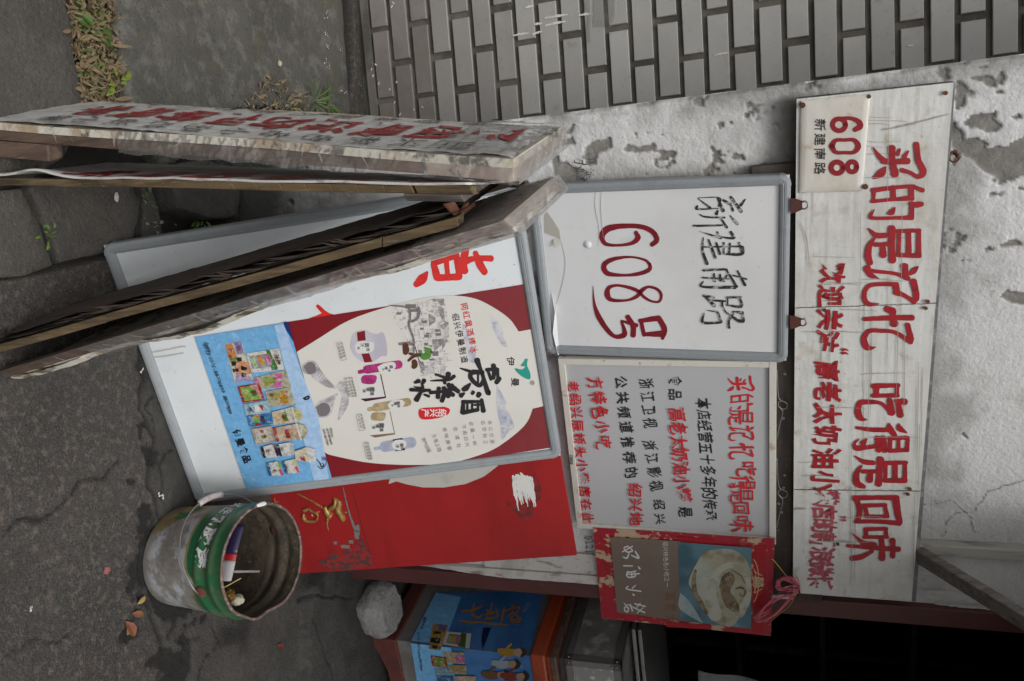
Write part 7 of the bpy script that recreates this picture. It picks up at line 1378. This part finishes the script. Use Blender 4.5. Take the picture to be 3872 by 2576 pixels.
for k, (x, col) in enumerate(((795, 'a8c880'), (825, 'e0a838'), (860, 'd070a8'))):
    r = Print(PLF, 0.0078+k*0.0002); r.poly([fx(x-14, 510), fx(x+14, 515), fx(x+8, 565), fx(x-20, 555)]); r.build('package_print', flat(col, 0.55), pL)
r = Print(PLF, 0.0076); r.poly([fx(*p) for p in ((875, 490), (915, 494), (905, 600), (850, 590))]); r.build('package_print', flat('4a7a2c', 0.5), pL)
for k, (q, col) in enumerate((([(740, 612), (900, 615), (905, 700), (770, 690)], 'c8b48c'), ([(650, 635), (765, 650), (780, 730), (660, 715)], 'b02a24'), ([(668, 645), (755, 658), (765, 720), (675, 708)], '84a83c'), ([(775, 705), (915, 710), (920, 775), (800, 770)], 'b8a468'), ([(830, 640), (900, 640), (905, 690), (845, 690)], 'd878ac'), ([(680, 730), (805, 735), (810, 780), (690, 775)], '8cb8d0'), ([(690, 785), (820, 785), (830, 850), (705, 850)], '3a78b8'), ([(830, 785), (985, 790), (990, 850), (835, 850)], 'd8b890'))):
    r = Print(PRF, 0.0068+k*0.0003); r.poly([fx(*p) for p in q]); r.build('package_print', packprint(col, 0.5), pR)
for k, (q, col) in enumerate((([(1040, 450), (1095, 450), (1070, 520), (1035, 610), (1025, 540)], '0c1c50'),)):
    r = Print(PLF, 0.0068); r.poly([fx(*p) for p in q]); r.build('dark_wave_print', flat(col, 0.6), pL)
# small printed figures: plain generic people
for k, (cx, cy, c1_, c2_) in enumerate(((1265, 700, 'a8b8c4', 'b89880'), (1310, 610, 'b08820', 'b89880'), (1190, 780, '7a5a3a', 'b89880'), (1330, 790, '8a3a34', 'b89880'))):
    r = Print(PRF, 0.0070+k*0.0006); r.stroke([(cx-150, cy-10, 40), (cx-90, cy+5, 60), (cx-40, cy, 50)], org=(1300, 2150), k=.5091); r.stroke([(cx-100, cy-20, 20), (cx-60, cy-60, 14)], org=(1300, 2150), k=.5091); r.build('printed_figure', flat(c1_, 0.5), pR)
    r = Print(PRF, 0.0073+k*0.0006); r.stroke([(cx-25, cy, 50), (cx, cy+3, 62), (cx+20, cy, 50)], org=(1300, 2150), k=.5091); r.build('printed_face', flat(c2_, 0.5), pR)
    r = Print(PRF, 0.0075+k*0.0006); r.stroke([(cx+15, cy-30, 20), (cx+38, cy, 34), (cx+15, cy+32, 20)], org=(1300, 2150), k=.5091); r.build('printed_hair', flat('2a1c18', 0.6), pR)
r = Print(PLF, 0.0072); 
for i, ch in enumerate('服务热线'): r.char(ch, fx(606-i*8+0, 385+i*22), 12, 14)
r.build('navy_lettering', flat('10182e', 0.5), pL)
r = Print(PRF, 0.0066); r.line('0575-88776899', fx(560, 470), fx(565, 650), 14, 15, rot=0.0); r.line('88777899', fx(575, 668), fx(582, 745), 12, 14, rot=0.0); r.build('navy_lettering', flat('10182e', 0.5), pR)
# ---- steel and plastic case on the counter
case = thing('display_case', (cf[0]+0.1, cf[1]+0.3, 0.757), 'steel framed case with cloudy plastic panes standing on the counter', 'display case')
Z0, Z1, IN = 0.757, 0.952, 0.012; CA, CB = 0.56, 0.95
def cc_(a, b_, z): return cp(a+IN, b_+IN, z)
fr = 0.026; tk = 0.003
def angle_bar(nm, p, q, n1_, n2_):
    g = G(); p, q = np.array(p), np.array(q); n1_, n2_ = np.array(n1_, float), np.array(n2_, float)
    g.hexa([p, p+n1_*fr, p+n1_*fr+n2_*tk, p+n2_*tk], [q, q+n1_*fr, q+n1_*fr+n2_*tk, q+n2_*tk]); g.hexa([p, p+n2_*fr, p+n2_*fr+n1_*tk, p+n1_*tk], [q, q+n2_*fr, q+n2_*fr+n1_*tk, q+n1_*tk]); g.build(nm, M_steel, case, kind=None)
DL3, DR3 = np.append(DL, 0), np.append(DR, 0)
corners_ = [((0, 0), DL3, DR3), ((CA, 0), -DL3, DR3), ((CA, CB), -DL3, -DR3), ((0, CB), DL3, -DR3)]
for (a, b_), x, y in corners_: angle_bar('corner_post', cc_(a, b_, Z0), cc_(a, b_, Z1), x, y)
for i in range(4):
    (a, b_), _, _ = corners_[i]; (c, d_), _, _ = corners_[(i+1) % 4]; inn = corners_[i][2] if i in (0, 2) else corners_[i][1]
    for z, zs in ((Z0, 1), (Z1, -1)): angle_bar('edge_rail', cc_(a, b_, z), cc_(c, d_, z), inn, ZZ*zs)
M_pane = bpy.data.materials.new('cloudy_plastic'); M_pane.use_nodes = True; _film(M_pane, 0.75, 0.5, 0.002)
for nm, q in (('pane', [cc_(.02, 0, Z0+.02)+DR3*.004, cc_(CA-.02, 0, Z0+.02)+DR3*.004, cc_(CA-.02, 0, Z1-.02)+DR3*.004, cc_(.02, 0, Z1-.02)+DR3*.004]), ('pane', [cc_(0, .02, Z0+.02)+DL3*.004, cc_(0, CB-.02, Z0+.02)+DL3*.004, cc_(0, CB-.02, Z1-.02)+DL3*.004, cc_(0, .02, Z1-.02)+DL3*.004]), ('lid_pane', [cc_(.02, .02, Z1-.006), cc_(CA-.02, .02, Z1-.006), cc_(CA-.02, CB-.02, Z1-.006), cc_(.02, CB-.02, Z1-.006)])):
    mesh(nm, q, [(0, 1, 2, 3)], M_pane, case)
g = G()
for p, n_ in ((cc_(.012, 0, Z0+.014), -DR3), (cc_(.012, 0, Z1-.014), -DR3), (cc_(0, .012, Z0+.014), -DL3), (cc_(0, .012, Z1-.014), -DL3), (cc_(0, .012, Z1-.03), -DL3)): g.tube([p, p+n_*0.003, p+n_*0.004], [0.005, 0.004, 0.001], 10)
g.build('rivet', M_steel, case, kind='stuff')
for k, (a, b_, w, h) in enumerate(((0.22, 0.0, 0.1, 0.14), (0.0, 0.12, 0.1, 0.15), (0.1, 0.3, 0.12, 0.13), (0.36, 0.1, 0.1, 0.12))):
    crumple('bread_bag', cc_(a+0.09, b_+0.09, Z0+0.02+h/2*0.9), w*0.62, mat('bagged_bread', (0.34, 0.28, 0.22), 0.5, layers=((12, 4, 0.4, 0.65, (0.22, 0.2, 0.19), 0.7),)), ('bag of pale bread behind the left cloudy pane of the case', 'bag of pale bread just behind the near corner of the case', 'bag of pale bread further right in the case', 'bag of pale bread at the back of the case')[k], 'bag', 31+k, (1, 1, 1.15))['group'] = 'bread bags in the steel case'
lid = G(); a_ = 0.0
for (a, b_, c, d_) in ((CA*0.55, 0, CA*0.55, CB), ): 
    lid.tube([cc_(a, b_, Z1+.004), cc_(c, d_, Z1+.004)], 0.006, 6)
lid.build('lid_bar', M_steel, case)
tr_ = thing('steel_tray', cc_(0.3, 0.3, Z1+0.003), 'stack of thin steel trays on top of the display case', 'tray')
for k in range(2):
    g = G(); z = Z1+0.010+k*0.022; q = [cc_(0.16, -0.0, z), cc_(0.16, CB*0.9, z), cc_(CA+0.05, CB*0.9, z), cc_(CA+0.05, -0.0, z)]; g.prism(q, ZZ*0.014); g.build('tray', M_steel, tr_, bevel=0.003)

# ------------------------------------------------------------------ plants, leaves, litter
def leaf(g, p, d, ln, wd, up=0.4, curl_=0.5):
    d = np.array(d, float); d /= np.linalg.norm(d); s_ = np.cross(d, ZZ); s_ /= (np.linalg.norm(s_)+1e-6); V = []
    for t, w in ((0, 0.12), (0.3, 0.9), (0.6, 1.0), (0.85, 0.5), (1, 0.02)):
        c = np.array(p)+d*ln*t+ZZ*ln*(up*t-curl_*t*t); V += [c-s_*wd*w/2+ZZ*wd*0.15*w, c, c+s_*wd*w/2+ZZ*wd*0.15*w]
    g.add(V, [(i*3+j, i*3+j+1, i*3+j+4, i*3+j+3) for i in range(4) for j in range(2)])
def sprout(px, n, ln, lab, z=0.0, m_=None, wd=0.45, up=0.7, name='weed_sprout', rad_=0.02, grass=False):
    c = ground(px, z); t = thing(name, c, lab, 'weed'); g = G()
    for k in range(n):
        a = random.uniform(0, 6.28); q = c+np.array([math.cos(a), math.sin(a), 0])*random.uniform(0, rad_); l_ = ln*random.uniform(0.6, 1.2)
        if not grass:
            st_ = q+np.array([math.cos(a)*0.006, math.sin(a)*0.006, random.uniform(0.006, 0.025)]); leaf(g, st_, (math.cos(a), math.sin(a), 0), l_, l_*wd, up*random.uniform(0.2, 0.8), 0.4)
        else: leaf(g, q, (math.cos(a), math.sin(a), 0), l_, 0.005, 1.3, 0.9)
    g.build('leaves', m_ or M_leafg, t, kind='stuff'); g = G()
    for k in range(4): g.tube([c, c+np.array([random.uniform(-.01, .01), random.uniform(-.01, .01), 0.02])], 0.001, 5)
    g.build('stem', M_leafg, t, kind='stuff'); return t
def litter(nm, poly, n, lo, hi, m_, lab, green=0.0, z=0.0, cat='dry leaves'):
    g = G(); q = g2(poly); xs = [p[0] for p in q]; ys = [p[1] for p in q]; k = 0
    while k < n:
        x, y = random.uniform(min(xs), max(xs)), random.uniform(min(ys), max(ys))
        if not pip(np.array([x]), np.array([y]), q)[0]: continue
        k += 1; a = random.uniform(0, 6.28); l_ = random.uniform(lo, hi); leaf(g, (x, y, z+random.uniform(-0.016, 0.014)), (math.cos(a), math.sin(a), random.uniform(-0.9, 0.9)), l_, l_*random.uniform(0.06, 0.5), random.uniform(-0.6, 0.8), random.uniform(-0.8, 1.2))
    o = g.build(nm, m_, None, kind='stuff'); return tag(o, lab, cat)
litter('dry_weeds', [(235, -60), (410, -60), (430, 60), (425, 180), (455, 300), (430, 380), (300, 385), (285, 240), (250, 100)], 1500, 0.006, 0.03, M_dry, 'matted bed of dry brown leaves in the joint between slabs, far left')
litter('green_weeds', [(250, -20), (385, -10), (400, 120), (440, 300), (400, 375), (320, 370), (300, 200)], 190, 0.008, 0.03, M_leafg, 'sparse green leaves among the dry weeds in the slab joint', cat='weeds')
litter('dry_weeds', [(880, 385), (960, 340), (1000, 290), (1090, 330), (1190, 370), (1240, 410), (1150, 425), (960, 425)], 420, 0.006, 0.028, M_dry, 'dry stalks and leaves in the joint behind the sandwich board head')
sprout((425, 315), 7, 0.03, 'bright yellow-green seedling in the dry weeds by the slab corner', m_=mat('lime_leaf', (0.16, 0.22, 0.03), 0.5))
sprout((1180, 385), 14, 0.07, 'tuft of green grass blades beside the tile wall foot', grass=True, name='grass_tuft'); sprout((1230, 395), 10, 0.06, 'smaller grass tuft nearest the tile wall corner', grass=True, name='grass_tuft')
sprout((740, 820), 12, 0.02, 'green weed growing under the raised brown stone', z=0.0); sprout((175, 890), 8, 0.016, 'small green weed in the joint of the dark slabs at the left', z=0.0)
sprout((545, 760), 6, 0.014, 'tiny seedlings in the soil beside the raised stone', z=-0.01); sprout((345, 130), 6, 0.034, 'larger green leaves low in the dry weed bed', z=0.01, rad_=0.03); sprout((1400-40, 345), 4, 0.014, 'tiny dark weed at the foot of the tile wall')
mo = thing('moss_clump', ground((1110, 400), 0), 'mossy clump in the joint near the grass tuft', 'moss'); P_, Fq, _, _ = grid(30, 20, lambda u, v: (lambda c: c+np.outer(0.02*np.sin(u*math.pi)*np.sin(v*math.pi)*(0.5+fbm(u*9, v*9, 221)), ZZ))(bil([ground(p, -0.012) for p in ((1040, 425), (1170, 425), (1180, 375), (1050, 385))], u, v))); mesh('cushion', P_, Fq, M_moss, mo, smooth=True)
g = G()
for k in range(46):
    p = ground((random.uniform(860, 1240), random.uniform(300, 425)), 0) if k < 30 else ground((random.uniform(540, 660), random.uniform(700, 900)), -0.01); r_ = random.uniform(0.003, 0.009)
    g.add([p+np.array([random.uniform(-1, 1)*r_, random.uniform(-1, 1)*r_, abs(random.uniform(0, 1))*r_]) for _ in range(4)]+[p+ZZ*r_*1.4], [(0, 1, 4), (1, 2, 4), (2, 3, 4), (3, 0, 4), (0, 3, 2, 1)])
o = g.build('gravel_chips', mat('grey_chip', (0.22, 0.22, 0.22), 0.8), None, kind='stuff'); tag(o, 'small grey stone chips scattered in the slab joints', 'gravel')
def fallen(px, ln, lab, m_, nm='fallen_leaf', cat='leaf', ang=0.0):
    g = G(); c = ground(px, 0.006); leaf(g, c, (math.cos(ang), math.sin(ang), 0.05), ln, ln*0.55, 0.5, 0.35); o = g.build(nm, m_, None); o.modifiers.new('t', 'SOLIDIFY').thickness = 0.0006; return tag(o, lab, cat)
M_lo = mat('orange_dry_leaf', (0.19, 0.075, 0.035), 0.7, layers=((60, 4, 0.45, 0.65, (0.16, 0.045, 0.03), 0.8),)); M_ly = mat('yellow_dry_leaf', (0.28, 0.2, 0.06), 0.6)
fallen((475, 2350), 0.045, 'curled orange fallen leaf left of the bucket on the pavement', M_lo, ang=0.4); fallen((500, 2320), 0.03, 'thin rusty leaf stalk beside the orange fallen leaf', M_lo, ang=1.2); fallen((520, 2285), 0.025, 'small yellow fallen leaf at the edge of the wet patch', M_ly, ang=2.2); fallen((485, 2355), 0.028, 'yellow sliver of leaf beside the orange fallen leaf', M_ly, ang=-0.3)
fallen((1048, 2440), 0.028, 'dark red fallen leaf on the smooth concrete right of the bucket', mat('dark_red_leaf', (0.13, 0.025, 0.018), 0.6), ang=1.0); fallen((315, 820), 0.03, 'tan fallen leaf lying at the edge of the dry weeds', M_dry, ang=0.2) if False else None
crumple('pink_scrap', ground((405, 2158), 0.006), 0.009, mat('pink_scrap', (0.25, 0.09, 0.085), 0.7), 'small crumpled pink scrap on the open asphalt', 'scrap', 41, (1, 1, .5)); crumple('snail_shell', ground((1058, 240), 0.012), 0.010, mat('shell_tan', (0.5, 0.42, 0.33), 0.4), 'small pale shell lying on the mottled slab', 'shell', 42, (1.1, .7, .6))
crumple('paper_scrap', ground((440, 745), 0.008), 0.009, mat('paper_white', (0.5, 0.5, 0.48), 0.7), 'small white paper scrap on the dark slab inside the stand', 'scrap', 43, (1.3, .7, .5))
r = G()
for (x, y) in ((1234, 50), (1232, 62), (1236, 128), (1237, 172), (1240, 176), (1229, 230), (1246, 252), (1291, 188), (1308, 350), (1290, 340), (605, 1871), (612, 1877), (535, 1400), (120, 2300)):
    for k in range(5):
        p = ground((x+random.uniform(-7, 7), y+random.uniform(-9, 9)), 0.0125 if x > 1000 and y < 500 else 0.006); s_ = random.uniform(0.001, 0.0032); r.add([p+np.array([s_*math.cos(t)*random.uniform(.6, 1.2), s_*math.sin(t)*random.uniform(.6, 1.2), 0]) for t in np.linspace(0, 5.2, 6)], [tuple(range(6))])
o = r.build('paint_drops', M_white, grd, kind='stuff')
# tidy: the glyph source is not part of the place
bpy.data.objects.remove(_to)
